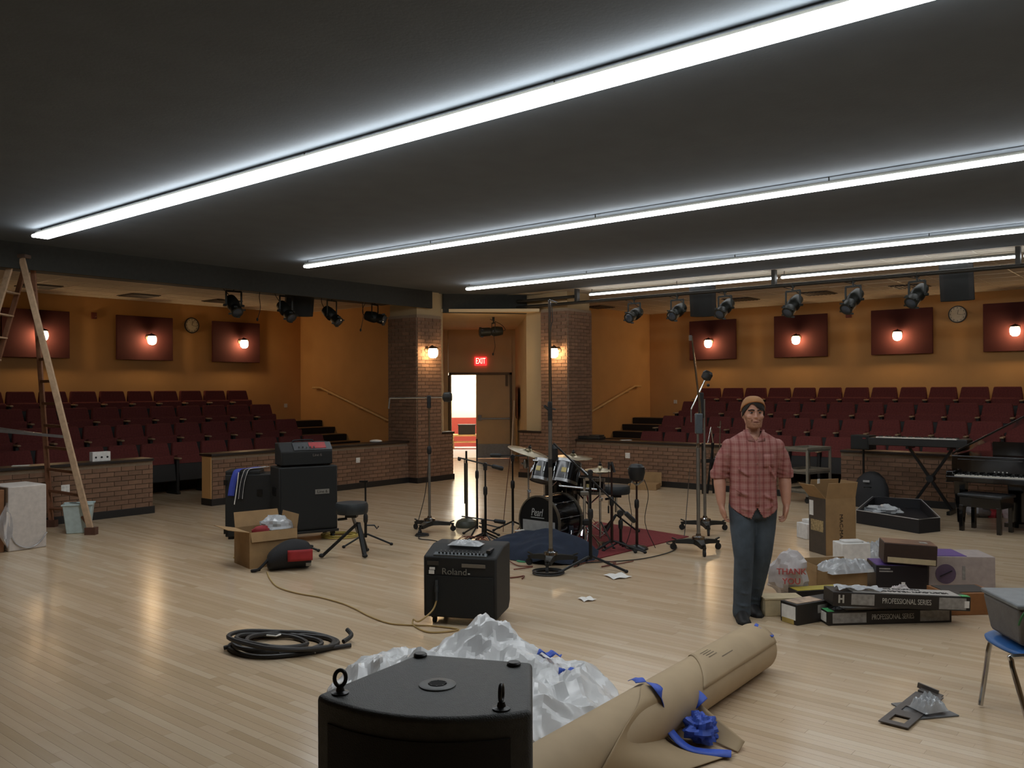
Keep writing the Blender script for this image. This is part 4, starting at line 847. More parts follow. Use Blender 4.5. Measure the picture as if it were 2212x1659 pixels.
# ================================================================ drum kit
DCH = mat('drum_chrome', '#8c8c8c', 0.26, 1.0, 0.05); LACQ = mat('black_lacquer', '#0b0b0c', 0.2, coat=0.15, spec=0.35); HEADB = mat('black_drum_head', '#101011', 0.5, spec=0.25); HEADW = mat('white_drum_head', '#cfcdc6', 0.5); BADGE = mat('gold_badge', '#b7a66a', 0.4, 0.3)
BRASSC = mat('cymbal_bronze', '#94876a', 0.3, 0.9, var=0.08, scale=40)
def drum(name, lab, c, axis, rad, depth, badge=None, lugs=8, top=HEADW, bot=HEADB, group='drums of the kit', hoop=DCH, cat='drum'):
    """c: centre of the shell (world); axis: towards the batter head"""
    t = thing(name, lab, cat, (c.x, c.y, c.z), 0, group); d = V(axis).normalized(); x, y, _ = basis(d)
    sh = part('shell', MB().lathe([(rad, -depth/2), (rad, depth/2)], (0, 0, 0), d, 36), LACQ, t)
    part('batter_head', MB().cyl(d*(depth/2), d*(depth/2+0.012), rad*0.99, n=36), top, t); part('resonant_head', MB().cyl(-d*(depth/2), -d*(depth/2+0.012), rad*0.99, n=36), bot, t)
    for s_ in (1, -1): part('hoop', MB().lathe([(rad*1.0, -0.016), (rad*1.05, -0.016), (rad*1.06, 0.018), (rad*1.0, 0.018), (rad*1.0, -0.016)], d*s_*(depth/2+0.002), d, 36, cap=False), hoop, t)
    for i in range(lugs):
        a = 2*math.pi*i/lugs+0.2; r_ = (x*math.cos(a)+y*math.sin(a))
        l = part('lug', MB().bar(r_*(rad+0.012)-d*0.03, r_*(rad+0.012)+d*0.03, 0.018, 0.018), DCH, t, bevel=0.004)
        part('tension_rod', MB().cyl(r_*(rad*1.05)-d*(depth/2+0.015), r_*(rad*1.05)+d*(depth/2+0.015), 0.003, n=6), DCH, l)
    if badge:
        b = V(badge).normalized(); b = (b-d*b.dot(d)).normalized()
        for k, (sg) in enumerate((1,)):
            part('badge', MB().box((0, 0, 0), (0.055, 0.055, 0.006), frame(b*(rad+0.004), d.cross(b), d)), BADGE, t, 'small gold badge', bevel=0.002)
    return t
BD = V((0.66, 0.75, 0)).normalized()
HX = V((BD.y, -BD.x, 0))
fc = atY(1166, 1131, 9.60); fc.z = 0.300
bd = drum('bass_drum', 'large black bass drum facing left with silver lettering', fc + BD*0.20, -BD, 0.278, 0.40, None, 10, HEADB, HEADB, hoop=mat('drum_hoop', '#5d564a', 0.25, 0.2))
T = frame(-BD*0.213 + V((-0.0, 0, 0.10)), HX, (0, 0, 1))
text('Pearl', 0.12, 'lettering', SILVERINK, bd, T @ Matrix.Translation((-0.03, 0.0, 0.003)), shear=0.25, sx=0.68, label='silver script lettering'); part('underline', MB().box((-0.02, -0.055, 0.003), (0.19, 0.008, 0.002), T), SILVERINK, bd)
part('grey_panel', MB().box((-0.0, -0.165, 0.004), (0.46, 0.155, 0.006), T), mat('grey_card', '#9b9a97', 0.7), bd, 'grey card across the drum head')
for s_ in (-1, 1):
    a = HX*s_*0.285 + BD*(-0.0) + V((0, 0, -0.08)); part('spur', MB().cyl(a, HX*s_*0.40 - BD*0.16 + V((0, 0, -fc.z+0.012)), 0.012), CHROME, bd); part('spur_bracket', MB().box(a, (0.05, 0.05, 0.09)), CHROME, bd)
part('tom_mount', MB().cyl((0, 0, 0.278), (0, 0, 0.40), 0.016), CHROME, bd)
up = V((0.22, 0.30, 0.93)).normalized()
drum('rack_tom', 'smaller black rack tom with gold badge, left above bass drum', atY(1172, 1018, 9.92), up, 0.127, 0.21, (-0.45, -0.9, 0), 6)
drum('rack_tom', 'larger black rack tom with gold badge, right above bass drum', atY(1222, 1022, 9.86), up, 0.155, 0.23, (-0.25, -0.97, 0), 6)
part('tom_bracket', MB().cyl((0.14, 0.08, 0.37), (-0.1, 0.15, 0.62), 0.012).cyl((0, 0, 0.37), (0.18, 0.1, 0.55), 0.012).cyl((-0.2, 0.1, 0.66), (0.35, 0.16, 0.62), 0.012), CHROME, bd)
P = atY(1213, 1060, 10.45); ft = drum('floor_tom', 'black floor tom half hidden behind the bass drum', V((P.x, P.y, 0.47)), (0, 0, 1), 0.21, 0.40, (-0.2, -0.95, 0), 8)
for i in range(3):
    a = 0.5+i*2*math.pi/3; e = V((0.235*math.cos(a), 0.235*math.sin(a), 0)); part('leg', MB().tube([e+V((0, 0, 0.1)), e+V((0, 0, -0.3)), e*1.2+V((0, 0, -0.46))], 0.007, 6), CHROME, ft)
P = atY(1272, 1050, 10.05); sn = drum('snare_drum', 'shallow black snare drum on a chrome stand beside throne', V((P.x, P.y, P.z)), (0.05, 0.08, 1), 0.178, 0.15, (-0.1, -1, 0), 8)
zs = P.z
for i in range(3):
    a = 0.3+i*2*math.pi/3; e = V((math.cos(a), math.sin(a), 0)); part('basket_arm', MB().tube([V((0, 0, -0.22)), e*0.15+V((0, 0, -0.10)), e*0.18+V((0, 0, -0.06))], 0.009, 6), CHROME, sn); part('stand_leg', MB().cyl((0, 0, -zs+0.22), e*0.28+V((0, 0, -zs+0.012)), 0.009), CHROME, sn)
part('stand_post', MB().cyl((0, 0, -zs+0.1), (0, 0, -0.2), 0.015), CHROME, sn)
def cymbal(t, c, nrm, r):
    cy = part('cymbal', MB().lathe([(r, 0.0), (r*0.99, 0.004), (r*0.55, 0.018), (r*0.22, 0.028), (r*0.19, 0.034), (r*0.12, 0.05), (0.012, 0.056), (0.012, 0.05), (r*0.2, 0.022), (r*0.97, -0.002)], c, nrm, 40), BRASSC, t, 'bronze cymbal')
    n = V(nrm).normalized(); part('felt', MB().lathe([(0.018, 0.05), (0.02, 0.075), (0.008, 0.08), (0.006, 0.10)], c, n, 12), BLACK, cy); return cy
def cym_stand(name, lab, P, top, m=CHROME, legs=0.27, off=0.0, rz0=0.3):
    t = thing(name, lab, 'cymbal stand', P, 0, 'cymbal stands of the kit')
    for i in range(3):
        a = rz0+i*2*math.pi/3; e = V((legs*math.cos(a), legs*math.sin(a), 0.014)); l = part('leg', MB().bar((0, 0, 0.28), e, 0.016, 0.007), m, t); part('strut', MB().bar((0, 0, 0.1), e.lerp(V((0, 0, 0.28)), 0.45), 0.014, 0.006), m, l); foot_cap(l, e, 0.013)
    z = V(top).z; part('lower_tube', MB().cyl((0, 0, 0.08), (0, 0, z*0.55), 0.014), m, t); part('clamp', MB().box((0.008, 0, z*0.55), (0.045, 0.035, 0.04)), m, t, bevel=0.006); part('upper_tube', MB().cyl((0, 0, z*0.55), (V(top).x*1.0, V(top).y, z), 0.010), m, t)
    return t
P = gp(1141, 1160); P.y = 10.15; P.x = atY(1141, 1000, 10.15).x; P.z = 0
c = atY(1141, 974, 10.15); t = cym_stand('cymbal_stand', 'crash cymbal tilted on a chrome stand, left of the toms', P, (c.x-P.x, 0, c.z)); cymbal(t, V((c.x-P.x, 0, c.z-0.02)), (0.28, -0.10, 0.95), 0.25); part('tilter', MB().ell((c.x-P.x-0.03, 0, c.z-0.15), (0.03, 0.03, 0.06)).cyl((c.x-P.x, 0, c.z-0.2), (c.x-P.x-0.08, 0, c.z-0.14), 0.012), STEEL, t)
P = V((atY(1262, 1000, 10.55).x, 10.55, 0)); c = atY(1238, 985, 10.55); t = cym_stand('cymbal_stand', 'flat ride cymbal on a chrome boom stand behind the toms', P, (c.x-P.x, 0, c.z), off=0.1); cymbal(t, V((c.x-P.x, 0, c.z-0.02)), (0.05, -0.05, 1), 0.24)
part('boom_arm', MB().cyl((c.x-P.x, -0.05, c.z-0.05), (0.28, -0.1, c.z-0.48), 0.011), CHROME, t)
P = V((atY(1296, 1000, 9.78).x, 9.78, 0)); c = atY(1296, 1016, 9.78); t = cym_stand('hi_hat_stand', 'closed hi-hat cymbals on a chrome stand, right of snare', P, (0, 0, c.z+0.1), rz0=1.0); cymbal(t, V((0, 0, c.z)), (0, -0.05, 1), 0.175); part('bottom_cymbal', MB().lathe([(0.175, 0.0), (0.08, -0.015), (0.02, -0.04)], (0, 0, c.z-0.006), (0, -0.05, 1), 36), BRASSC, t)
part('pedal', MB().box((0, -0.12, 0.035), (0.09, 0.28, 0.012), T=Matrix.Rotation(0.12, 4, 'X')), CHROME, t); part('pull_rod', MB().cyl((0, 0, c.z), (0, 0, c.z+0.16), 0.004), CHROME, t)
# second hardware stand with a clamp-on rack behind the kit
P = V((atY(1262, 1000, 9.55).x, 9.55, 0)); t = thing('drum_rack', 'chrome drum hardware stand with clamps right of the bass drum', 'hardware stand', P)
for i in range(3):
    a = -0.5+i*2*math.pi/3; e = V((0.24*math.cos(a), 0.24*math.sin(a), 0.014)); part('leg', MB().bar((0, 0, 0.26), e, 0.018, 0.008), CHROME, t)
part('post', MB().cyl((0, 0, 0.05), (0, 0, 0.78), 0.016), CHROME, t); part('clamp', MB().box((0, 0, 0.62), (0.09, 0.05, 0.05)), STEEL, t, bevel=0.008); part('clamp', MB().box((0.02, 0, 0.30), (0.08, 0.06, 0.07)), BLACK, t, bevel=0.012); part('cross_tube', MB().cyl((-0.28, 0.02, 0.70), (0.14, 0, 0.66), 0.013), CHROME, t); part('wing_nut', MB().box((0.03, -0.03, 0.78), (0.05, 0.02, 0.03)), CHROME, t)
part('second_post', MB().cyl((0.06, 0.04, 0.05), (0.06, 0.04, 0.60), 0.014), CHROME, t)
# rug and blanket
rug = [gp(1488, 1160), gp(1296, 1207), gp(1150, 1200), gp(1092, 1160), gp(1290, 1128)]
def rugf(z): return [V((p.x, p.y, z)) for p in rug]
solo('rug', MB().prism([(p.x, p.y) for p in [rug[0], rug[4], rug[3], rug[2], rug[1]]], 0.001, 0.010), mat('red_rug', '#7a2a2c', 0.95, var=0.2, scale=60, bump=0.3), 'dark red rug spread under the drum kit', 'rug')
bc_ = fc - BD*0.36; 
def blank(u, v):
    a = (u-0.5)*2; b = (v-0.5)*2
    # square -> rounded plan
    k = 1/max(1.0, (abs(a)**4+abs(b)**4)**0.25)
    x = a*k*0.60; y = b*k*0.34
    h = 0.285*(1-abs(a*k)**4)*(1-abs(b*k)**6)*(0.72+0.28*b) + 0.02*noise.noise(V((x*5, y*5, 2)))+(0.02*math.sin(x*11+y*7)+0.05*(0.4-abs(noise.noise(V((x*4.2+1, y*4.2, 5))))*1.6))*(1-abs(b*k)**4)*(1-abs(a*k)**4)
    r = max(abs(a*k), abs(b*k)); z = max(0.012, h) if r < 0.99 else 0.006
    return V((bc_.x, bc_.y, 0)) + HX*(x+0.24+0.10*b) + BD*(y+0.01) + V((0, 0, z))
bl = solo('blanket', MB().sheet(blank, 40, 28), mat('navy_quilt', '#1e2738', 0.9, var=0.15, bump=0.15, scale=12), 'navy blue quilted blanket bunched before the bass drum', 'blanket', smooth=60)
part('white_tag', MB().box(blank(0.16, 0.72)+V((0, 0, 0.012)), (0.12, 0.03, 0.006), rz=0.7), PAPER, bl)
# cables heaped by the stands
def cable(pts, r, m, lab, cat='cable', name='cable', k=6, grp='loose cables on the floor'):
    return solo(name, MB().tube(smoothpath(pts, k), r, 7), m, lab, cat, group=grp)
RDC = mat('copper_cable', '#6b3524', 0.5); BKC = mat('cable_black', '#1c1b1a', 0.5)
P = gp(1012, 1182); rn = random.Random(5); pts = []
for i in range(46):
    a = i*0.75; r = 0.10+0.07*rn.random(); pts.append(P+V((r*1.5*math.cos(a), r*math.sin(a), 0.01+0.09*rn.random())))
cable(pts, 0.004, RDC, 'tangled copper brown cable heap behind the keyboard amplifier')
cable([gp(915, 1152, 0.01), gp(905, 1163, 0.01), gp(940, 1168, 0.01), gp(975, 1180, 0.01), gp(1000, 1190, 0.01)], 0.006, BKC, 'thin black cable from wheeled stand to the amplifier')
cable([gp(1232, 1216, 0.01), gp(1300, 1214, 0.01), gp(1380, 1208, 0.01), gp(1440, 1195, 0.01), gp(1462, 1182, 0.01), gp(1440, 1172, 0.01), gp(1480, 1165, 0.01)], 0.006, BKC, 'black cable curving along the front edge of the rug')
cable([gp(1240, 1224, 0.01), gp(1280, 1212, 0.01), gp(1330, 1215, 0.01), gp(1300, 1224, 0.01), gp(1368, 1212, 0.01)], 0.006, RDC, 'brown cable looped in front of the rug')
cable([gp(1102, 1248, 0.01), gp(1120, 1246, 0.01), gp(1132, 1244, 0.01), gp(1128, 1250, 0.01)], 0.007, RDC, 'short cable end right of the keyboard amplifier')
cable([gp(1100, 1212, 0.02), gp(1120, 1222, 0.012), gp(1150, 1224, 0.012), gp(1110, 1230, 0.012)], 0.006, RDC, 'brown cable between amplifier and tall wheeled stand')
cable([on(U, 12.0, 1490, 1010), gp(1484, 1090, 0.3), gp(1478, 1158, 0.01), gp(1470, 1166, 0.01)], 0.005, BKC, 'thin cable hanging down left of the wheeled stands')
def coil(P, r0, turns, rr, m, lab, sq=1.0, name='cable_coil'):
    rn = random.Random(int(P.x*100) & 255); pts = []
    n = int(turns*18)
    for i in range(n):
        a = i*2*math.pi/18; q = r0*(1+0.16*math.sin(i*0.13)+0.05*rn.random()); pts.append(P+V((q*math.cos(a), q*sq*math.sin(a), rr+rr*1.6*(i/n)*2)))
    return solo(name, MB().tube(pts, rr, 6), m, lab, 'cable', group='coiled cables')
coil(gp(1185, 1240), 0.13, 4, 0.008, BKC, 'coiled black cable under the tall wheeled stand', 0.8)
coil(gp(735, 1160), 0.19, 4, 0.009, mat('yellow_cable', '#b09a4a', 0.6), 'coiled yellow cable behind the padded stool', 0.8)
coil(gp(912, 1158), 0.07, 3, 0.008, BKC, 'small coil of black cable by the left wheeled stand', 0.8)
solo('green_lid', MB().lathe([(0.085, 0), (0.085, 0.008), (0.07, 0.014), (0.01, 0.014)], n=24), mat('green_plastic', '#2f7d52', 0.5), 'round green lid on the floor beside the amplifier', 'lid', gp(1133, 1212))
for px, py, lab, s in ((1334, 1246, 'crumpled white paper scrap before the sloping boom stand', 0.1), (1268, 1296, 'flat white paper scrap on the floor before the amplifier', 0.06)):
    P = gp(px, py); solo('paper_scrap', MB().sheet(lambda u, v: V(((u-0.5)*2*s*1.0, (v-0.5)*2*s, 0.004+0.012*abs(math.sin(u*5+v*3)))), 6, 6), PAPER, lab, 'paper', P, 0.4)
# flat carton lying open by the right low wall
P = gp(1392, 1056); t = thing('flat_carton', 'flattened open cardboard carton lying by right low wall', 'box', P+V((0, 0.0, 0)), math.radians(-22))
part('tray', MB().box((0, 0, 0.05), (0.50, 0.36, 0.10)), KRAFT, t, bevel=0.004); part('flap', MB().box((0.06, 0.22, 0.16), (0.40, 0.01, 0.24), T=None), KRAFT, t); part('flap', MB().box((-0.27, -0.02, 0.055), (0.05, 0.34, 0.008)), KRAFT, t)
# ================================================================ right-hand equipment
# utility cart
P = gp(1745, 1088); rz = math.radians(35)
t = thing('utility_cart', 'grey metal utility cart with three shelves behind the person', 'cart', P, rz); CM = mat('cart_metal', '#8f8a7e', 0.45, 0.5)
cw, cd = 0.60, 0.42
for z in (0.16, 0.46, 0.80):
    part('shelf', MB().box((cw/2, cd/2, z), (cw, cd, 0.03)).box((cw/2, 0.004, z+0.02), (cw, 0.008, 0.06)).box((cw/2, cd-0.004, z+0.02), (cw, 0.008, 0.06)).box((0.004, cd/2, z+0.02), (0.008, cd, 0.06)).box((cw-0.004, cd/2, z+0.02), (0.008, cd, 0.06)), CM, t)
for x in (0.015, cw-0.015):
    for y in (0.015, cd-0.015):
        part('post', MB().box((x, y, 0.45), (0.035, 0.035, 0.72)), CM, t, bevel=0.004); c_ = part('caster', MB().box((x, y, 0.085), (0.04, 0.04, 0.03)), BLACKM, t); part('wheel', MB().cyl((x-0.014, y, 0.042), (x+0.014, y, 0.042), 0.042, n=16), RUBBER, c_)
# tall printed carton
P = gp(1785, 1201); rz = math.radians(15); w_, d_, h_ = 0.36, 0.30, 0.60
c = P + Matrix.Rotation(rz, 3, 'Z') @ V((w_/2, d_/2, 0)); t = thing('tall_carton', 'tall open cardboard carton with vertical lettering right of the person', 'box', c, rz)
carton(t, w_, d_, h_, KRAFT, flaps=(('x', -1, 42, 0.20), ('x', 1, 12, 0.17), ('y', -1, 12, 0.17), ('y', 1, -8, 0.18)))
part('printed_side', MB().box((-w_/2-0.004, 0, h_/2), (0.003, d_-0.004, h_-0.004)), mat('carton_print', '#4a4036', 0.6), t, 'dark printed side'); part('label', MB().box((-w_/2-0.007, 0.1, 0.48), (0.003, 0.07, 0.16)), PAPER, t)
part('gold_print', MB().box((-w_/2-0.007, -0.0, 0.30), (0.002, 0.22, 0.12)), mat('gold_print', '#a08a62', 0.6, var=0.5, scale=60), t)
text('MAC-MAX', 0.058, 'lettering', mat('dark_print', '#3a2a1c', 0.7), t, frame((0.0, -d_/2-0.005, 0.28), (0, 0, -1), (1, 0, 0)), sx=1.15, label='vertical black lettering')
part('tape', MB().box((-0.15, 0.02, h_+0.17), (0.05, 0.004, 0.05), rz=0.5), PAPER, t)
# foam blocks
solo('foam_block', MB().box((0, 0, 0.09), (0.22, 0.2, 0.18)).box((0.02, 0, 0.2), (0.14, 0.16, 0.04)), mat('white_foam', '#dedbd6', 0.8), 'white foam block left of the tall carton', 'foam', gp(1748, 1165)+V((0.04, 0.1, 0)), 0.3, bevel=0.006)
solo('foam_block', MB().box((0, 0, 0.11), (0.30, 0.20, 0.22)).box((0, 0, 0.23), (0.2, 0.12, 0.02)), mat('white_foam'), 'white foam block in front of the tall carton', 'foam', gp(1848, 1222)+V((0, 0.1, 0)), 0.1, bevel=0.006)
# big open instrument case on the floor
CASE = mat('case_black', '#17161a', 0.6, bump=0.15)
pts = [gp(1850, 1130), gp(1985, 1153), gp(2031, 1148), gp(1990, 1105), gp(1885, 1098)]; o_ = V((5.0, 11.2, 0))
poly = [(p.x-o_.x, p.y-o_.y) for p in pts]
t = thing('instrument_case', 'large black tapered instrument case lying open beside carton', 'case', o_)
part('bottom', MB().prism(poly, 0.0, 0.05), CASE, t)
n_ = len(poly); cx = sum(p[0] for p in poly)/n_; cy = sum(p[1] for p in poly)/n_
inn = [(cx+(p[0]-cx)*0.93, cy+(p[1]-cy)*0.93) for p in poly]
wl = MB(); vs = [(p[0], p[1], 0.05) for p in poly]+[(p[0], p[1], 0.17) for p in poly]+[(p[0], p[1], 0.17) for p in inn]+[(p[0], p[1], 0.05) for p in inn]
wl.add(vs, [(k*n_+i, k*n_+(i+1) % n_, (k+1)*n_+(i+1) % n_, (k+1)*n_+i) for k in range(3) for i in range(n_)]); part('rim_wall', wl, CASE, t)
part('white_piping', MB().tube([V((p[0], p[1], 0.172)) for p in poly], 0.006, 6, closed=True), mat('piping', '#a9a6a4', 0.5), t)
solo('plastic_wrap', crumple((0, 0, 0.07), (0.24, 0.12, 0.07), 8.2, amp=0.4), PLASTIC, 'crinkled clear plastic lying inside the open instrument case', 'plastic', gp(1908, 1113, 0.06), -0.4, smooth=20)
# gig bag leaning on the wall
P = on(U, 13.22, 1878, 1072); P.z = 0
mb = MB(); rg = []
for z, hw, th in ((0.0, 0.24, 0.10), (0.15, 0.27, 0.12), (0.30, 0.25, 0.11), (0.42, 0.19, 0.09), (0.50, 0.10, 0.06), (0.52, 0.04, 0.03)):
    rg.append([V((hw*math.cos(a), th*math.sin(a)+z*0.25, z)) for a in [k*2*math.pi/20 for k in range(20)]])
gb = thing('gig_bag', 'rounded black gig bag leaning on the far right low wall', 'bag', P, ROT['R']); part('body', MB().loft(rg), mat('bag_nylon', '#1b1a1c', 0.7, bump=0.15), gb); part('label', MB().box((-0.03, -0.035, 0.385), (0.09, 0.03, 0.03)), mat('label_grey', '#9a9a9a', 0.5), gb); part('handle', MB().tube(smoothpath([(-0.05, -0.08, 0.30), (-0.03, -0.12, 0.31), (0.03, -0.12, 0.31), (0.05, -0.08, 0.30)], 4), 0.009, 6), RUBBER, gb)
# small speaker on pole behind the keyboard
P = on(U, 13.48, 1866, 1090); P.z = 0
t = thing('stand_speaker', 'small black speaker on a pole left of the keyboard', 'speaker', P, ROT['R']-0.2)
round_base(t, 0.13); part('pole', MB().cyl((0, 0, 0.1), (0, 0, 0.84), 0.016), BLACKM, t); part('cabinet', MB().box((0, 0, 0.945), (0.30, 0.22, 0.22)), TOLEX, t, bevel=0.012); part('grille', MB().box((0, -0.113, 0.945), (0.26, 0.01, 0.18)), GRILLE, t); part('knob', MB().box((0.08, -0.12, 1.01), (0.05, 0.01, 0.02)), mat('dull_red', '#6a2a2c'), t)
# keyboard on X stand
kp = lambda p, q, z=0: W*p + U*q + V((0, 0, z))
KM = (4.05+2.55)/2
xs = thing('keyboard_stand', 'black X shaped keyboard stand by the far right low wall', 'keyboard stand', kp(3.25, 13.20), ROT['R'])
for y in (-0.02, 0.02):
    s_ = 1 if y > 0 else -1; part('cross_beam', MB().bar((-0.27*s_, y*1.6, 0.06), (0.27*s_, y*1.6, 0.90), 0.05, 0.035), BLACKM, xs)
for x in (-0.27, 0.27):
    part('foot_bar', MB().bar((x, -0.22, 0.03), (x, 0.22, 0.03), 0.04, 0.045), BLACKM, xs); part('top_bar', MB().bar((x, -0.17, 0.915), (x, 0.17, 0.915), 0.04, 0.035), BLACKM, xs)
part('pivot', MB().cyl((0, -0.07, 0.48), (0, 0.07, 0.48), 0.05), BLACK, xs)
kb = thing('keyboard', 'long black electronic keyboard on the X shaped stand', 'keyboard', kp(3.39, 13.17, 0.935), ROT['R'])
KL = 1.30; part('body', MB().box((0, 0, 0.055), (KL, 0.34, 0.11)), mat('keyboard_black', '#1e1d1c', 0.45), kb, bevel=0.01)
WK = mat('white_keys', '#cfccc4', 0.35)
for i in range(37): part('white_key', MB().box((-KL/2+0.12+i*0.0288, -0.115, 0.117), (0.0268, 0.13, 0.016)), WK, kb) if i % 1 == 0 else None
for i in range(37):
    if i % 7 not in (2, 6): part('black_key', MB().box((-KL/2+0.1345+i*0.0288, -0.085, 0.131), (0.014, 0.07, 0.012)), BLACK, kb)
for i in range(6): part('button', MB().box((-0.3+i*0.05, 0.06, 0.113), (0.03, 0.018, 0.006)), STEEL, kb)
part('display', MB().box((0.15, 0.06, 0.113), (0.22, 0.06, 0.006)), mat('lcd', '#6f7370', 0.3), kb); part('end_panel', MB().box((KL/2-0.06, 0.0, 0.115), (0.10, 0.28, 0.01)), mat('end_grey', '#4a4745', 0.4), kb)
# grand piano
GP = mat('piano_lacquer', '#0e0d0d', 0.12, coat=0.6)
pn = thing('grand_piano', 'black grand piano with raised lid at right edge', 'piano', kp(2.0, 12.15), ROT['R'])
LW = 0.74     # half width
def pcurve(z): return [(-LW, -0.02), (LW, -0.02), (LW, 0.55), (LW*0.8, 0.78), (LW*0.35, 0.95), (-0.1, 1.12), (-0.5, 1.15), (-LW, 0.95)]
part('case', MB().prism(pcurve(0), 0.60, 0.90), GP, pn, bevel=0.01); 
part('keybed', MB().box((0, -0.16, 0.625), (LW*2, 0.32, 0.07)), GP, pn, bevel=0.01)
for x in (-LW+0.04, LW-0.04): part('cheek', MB().prism([(x-0.045, -0.32), (x+0.045, -0.32), (x+0.045, 0.0), (x-0.045, 0.0)], 0.58, 0.72, top=[(x-0.045, -0.30), (x+0.045, -0.30), (x+0.045, 0.0), (x-0.045, 0.0)]), GP, pn, bevel=0.012)
nk = 46
for i in range(nk): part('white_key', MB().box((-LW+0.11+i*0.0278, -0.235, 0.667), (0.0262, 0.15, 0.02)), WK, pn)
for i in range(nk-1):
    if i % 7 not in (2, 6): part('black_key', MB().box((-LW+0.124+i*0.0278, -0.21, 0.684), (0.013, 0.095, 0.014)), BLACK, pn)
part('fallboard', MB().box((0, -0.05, 0.77), (LW*2-0.16, 0.03, 0.18), T=None), GP, pn, bevel=0.004)
for i in range(4): part('button', MB().box((-0.24+i*0.045, -0.068, 0.715), (0.014, 0.006, 0.012)), WK, pn)
T = Matrix.Translation((-LW, 0, 0.905)) @ Matrix.Rotation(math.radians(-31), 4, 'Y') @ Matrix.Translation((LW, 0, 0))
part('lid', MB().prism([(x, y+0.05) for x, y in pcurve(0)], 0.0, 0.025, T), GP, pn, bevel=0.004); part('lid_prop', MB().cyl((LW-0.12, 0.35, 0.9), (LW-0.35, 0.35, 1.5), 0.012), GP, pn)
part('music_desk', MB().box((0.1, 0.16, 0.99), (0.8, 0.02, 0.18), T=None), GP, pn); part('chrome_hinge', MB().box((-LW-0.01, 0.02, 0.89), (0.02, 0.05, 0.02)), CHROME, pn)
for x, y in ((-LW+0.12, -0.08), (LW-0.12, -0.08), (-0.2, 0.9)):
    l = part('leg', MB().lathe([(0.045, 0.06), (0.055, 0.2), (0.08, 0.45), (0.09, 0.60)], (x, y, 0), n=8), GP, pn); part('caster', MB().cyl((x-0.02, y, 0.03), (x+0.02, y, 0.03), 0.03).box((x, y, 0.06), (0.05, 0.05, 0.02)), STEEL, l)
part('pedal_lyre', MB().box((0, 0.1, 0.33), (0.22, 0.03, 0.54)).box((0, 0.05, 0.06), (0.30, 0.12, 0.05)), GP, pn)
# bench
a, b = gp(2078, 1146), gp(2158, 1156); dd = b-a; rz = math.atan2(dd.y, dd.x); bw, bd_ = dd.length+0.05, 0.36
t = thing('piano_bench', 'black padded piano bench in front of the grand piano', 'bench', a, rz)
part('seat_pad', MB().box((bw/2-0.02, bd_/2-0.02, 0.445), (bw+0.04, bd_+0.04, 0.04)), mat('bench_vinyl', '#2a2c2e', 0.4), t, bevel=0.015); part('apron', MB().box((bw/2-0.02, bd_/2-0.02, 0.365), (bw, bd_, 0.12)), GP, t, bevel=0.004)
for x in (0, bw-0.045):
    for y in (0, bd_-0.045): part('leg', MB().box((x, y, 0.16), (0.048, 0.048, 0.32)), GP, t, bevel=0.004)
# bags on floor under the piano
solo('shopping_bag', crumple((0, 0, 0.09), (0.2, 0.14, 0.12), 2.5, amp=0.25), mat('grey_bag', '#8a8688', 0.5), 'grey plastic bag on the floor under the piano', 'bag', gp(2120, 1116), 0.2, smooth=25)
solo('shopping_bag', crumple((0, 0, 0.07), (0.12, 0.1, 0.10), 6.5, amp=0.25), mat('red_bag', '#c0404a', 0.5), 'red plastic bag on the floor under the piano', 'bag', gp(2146, 1117), 0.2, smooth=25)
solo('shopping_bag', crumple((0, 0, 0.11), (0.16, 0.14, 0.16), 9.5, amp=0.25), mat('pink_bag', '#d8c4c4', 0.5), 'pale pink plastic bag right of the red one', 'bag', gp(2188, 1118), 0.4, smooth=25)
# ================================================================ heap of boxes
def bx(name, lab, N, w, d, h, rz, m, z0=0.0, tilt=0.0, roll=0.0, bevel=0.004, group='boxes in the heap', cat='box'):
    """N: nearest bottom corner on the floor plan; box reaches w to the right, d away"""
    t = thing(name, lab, cat, V((N.x, N.y, z0)), rz, group); t.rotation_euler = (tilt, roll, rz)
    part('body', MB().box((w/2, d/2, h/2), (w, d, h)), m, t, bevel=bevel); return t
DB = mat('dark_carton', '#241f1c', 0.5, var=0.15); SILV = mat('silver_panel', '#8f8b86', 0.45, var=0.25, scale=30); PROF = mat('light_print', '#b3aea4', 0.6)
N = gp(1789, 1352); b_ = gp(2056, 1344); dd = b_-N; rz1 = math.atan2(dd.y, dd.x); L1 = dd.length
t = bx('microphone_stand_box', 'long dark mic stand box lying lowest in the heap', N, L1, 0.20, 0.105, rz1, DB)
text('PROFESSIONAL SERIES', 0.056, 'lettering', PROF, t, frame((L1*0.52, -0.003, 0.055), (1, 0, 0), (0, 0, 1)), sx=0.60, label='pale lettering on the side')
part('print_panel', MB().box((L1*0.17, -0.002, 0.055), (L1*0.27, 0.004, 0.075)), SILV, t); part('print_panel', MB().box((L1*0.86, -0.002, 0.055), (L1*0.24, 0.004, 0.08)), SILV, t); part('end_label', MB().box((-0.002, 0.08, 0.055), (0.004, 0.10, 0.07)), PAPER, t); part('green_label', MB().box((0.02, 0.05, 0.107), (0.05, 0.1, 0.004)), mat('green_label', '#4fae6a', 0.5), t)
part('top_print', MB().box((L1*0.45, 0.09, 0.107), (L1*0.6, 0.14, 0.004)), SILV, t)
N2 = gp(1797, 1322, 0.11); rz2 = rz1-math.radians(5)
t = bx('microphone_stand_box', 'long mic stand box with printed top lying on another', V((N2.x, N2.y-0.02, 0)), 1.02, 0.20, 0.105, rz2, DB, 0.160, 0.0, math.radians(2.6))
text('PROFESSIONAL SERIES', 0.056, 'lettering', PROF, t, frame((0.545, -0.003, 0.052), (1, 0, 0), (0, 0, 1)), sx=0.66, label='pale lettering on the side')
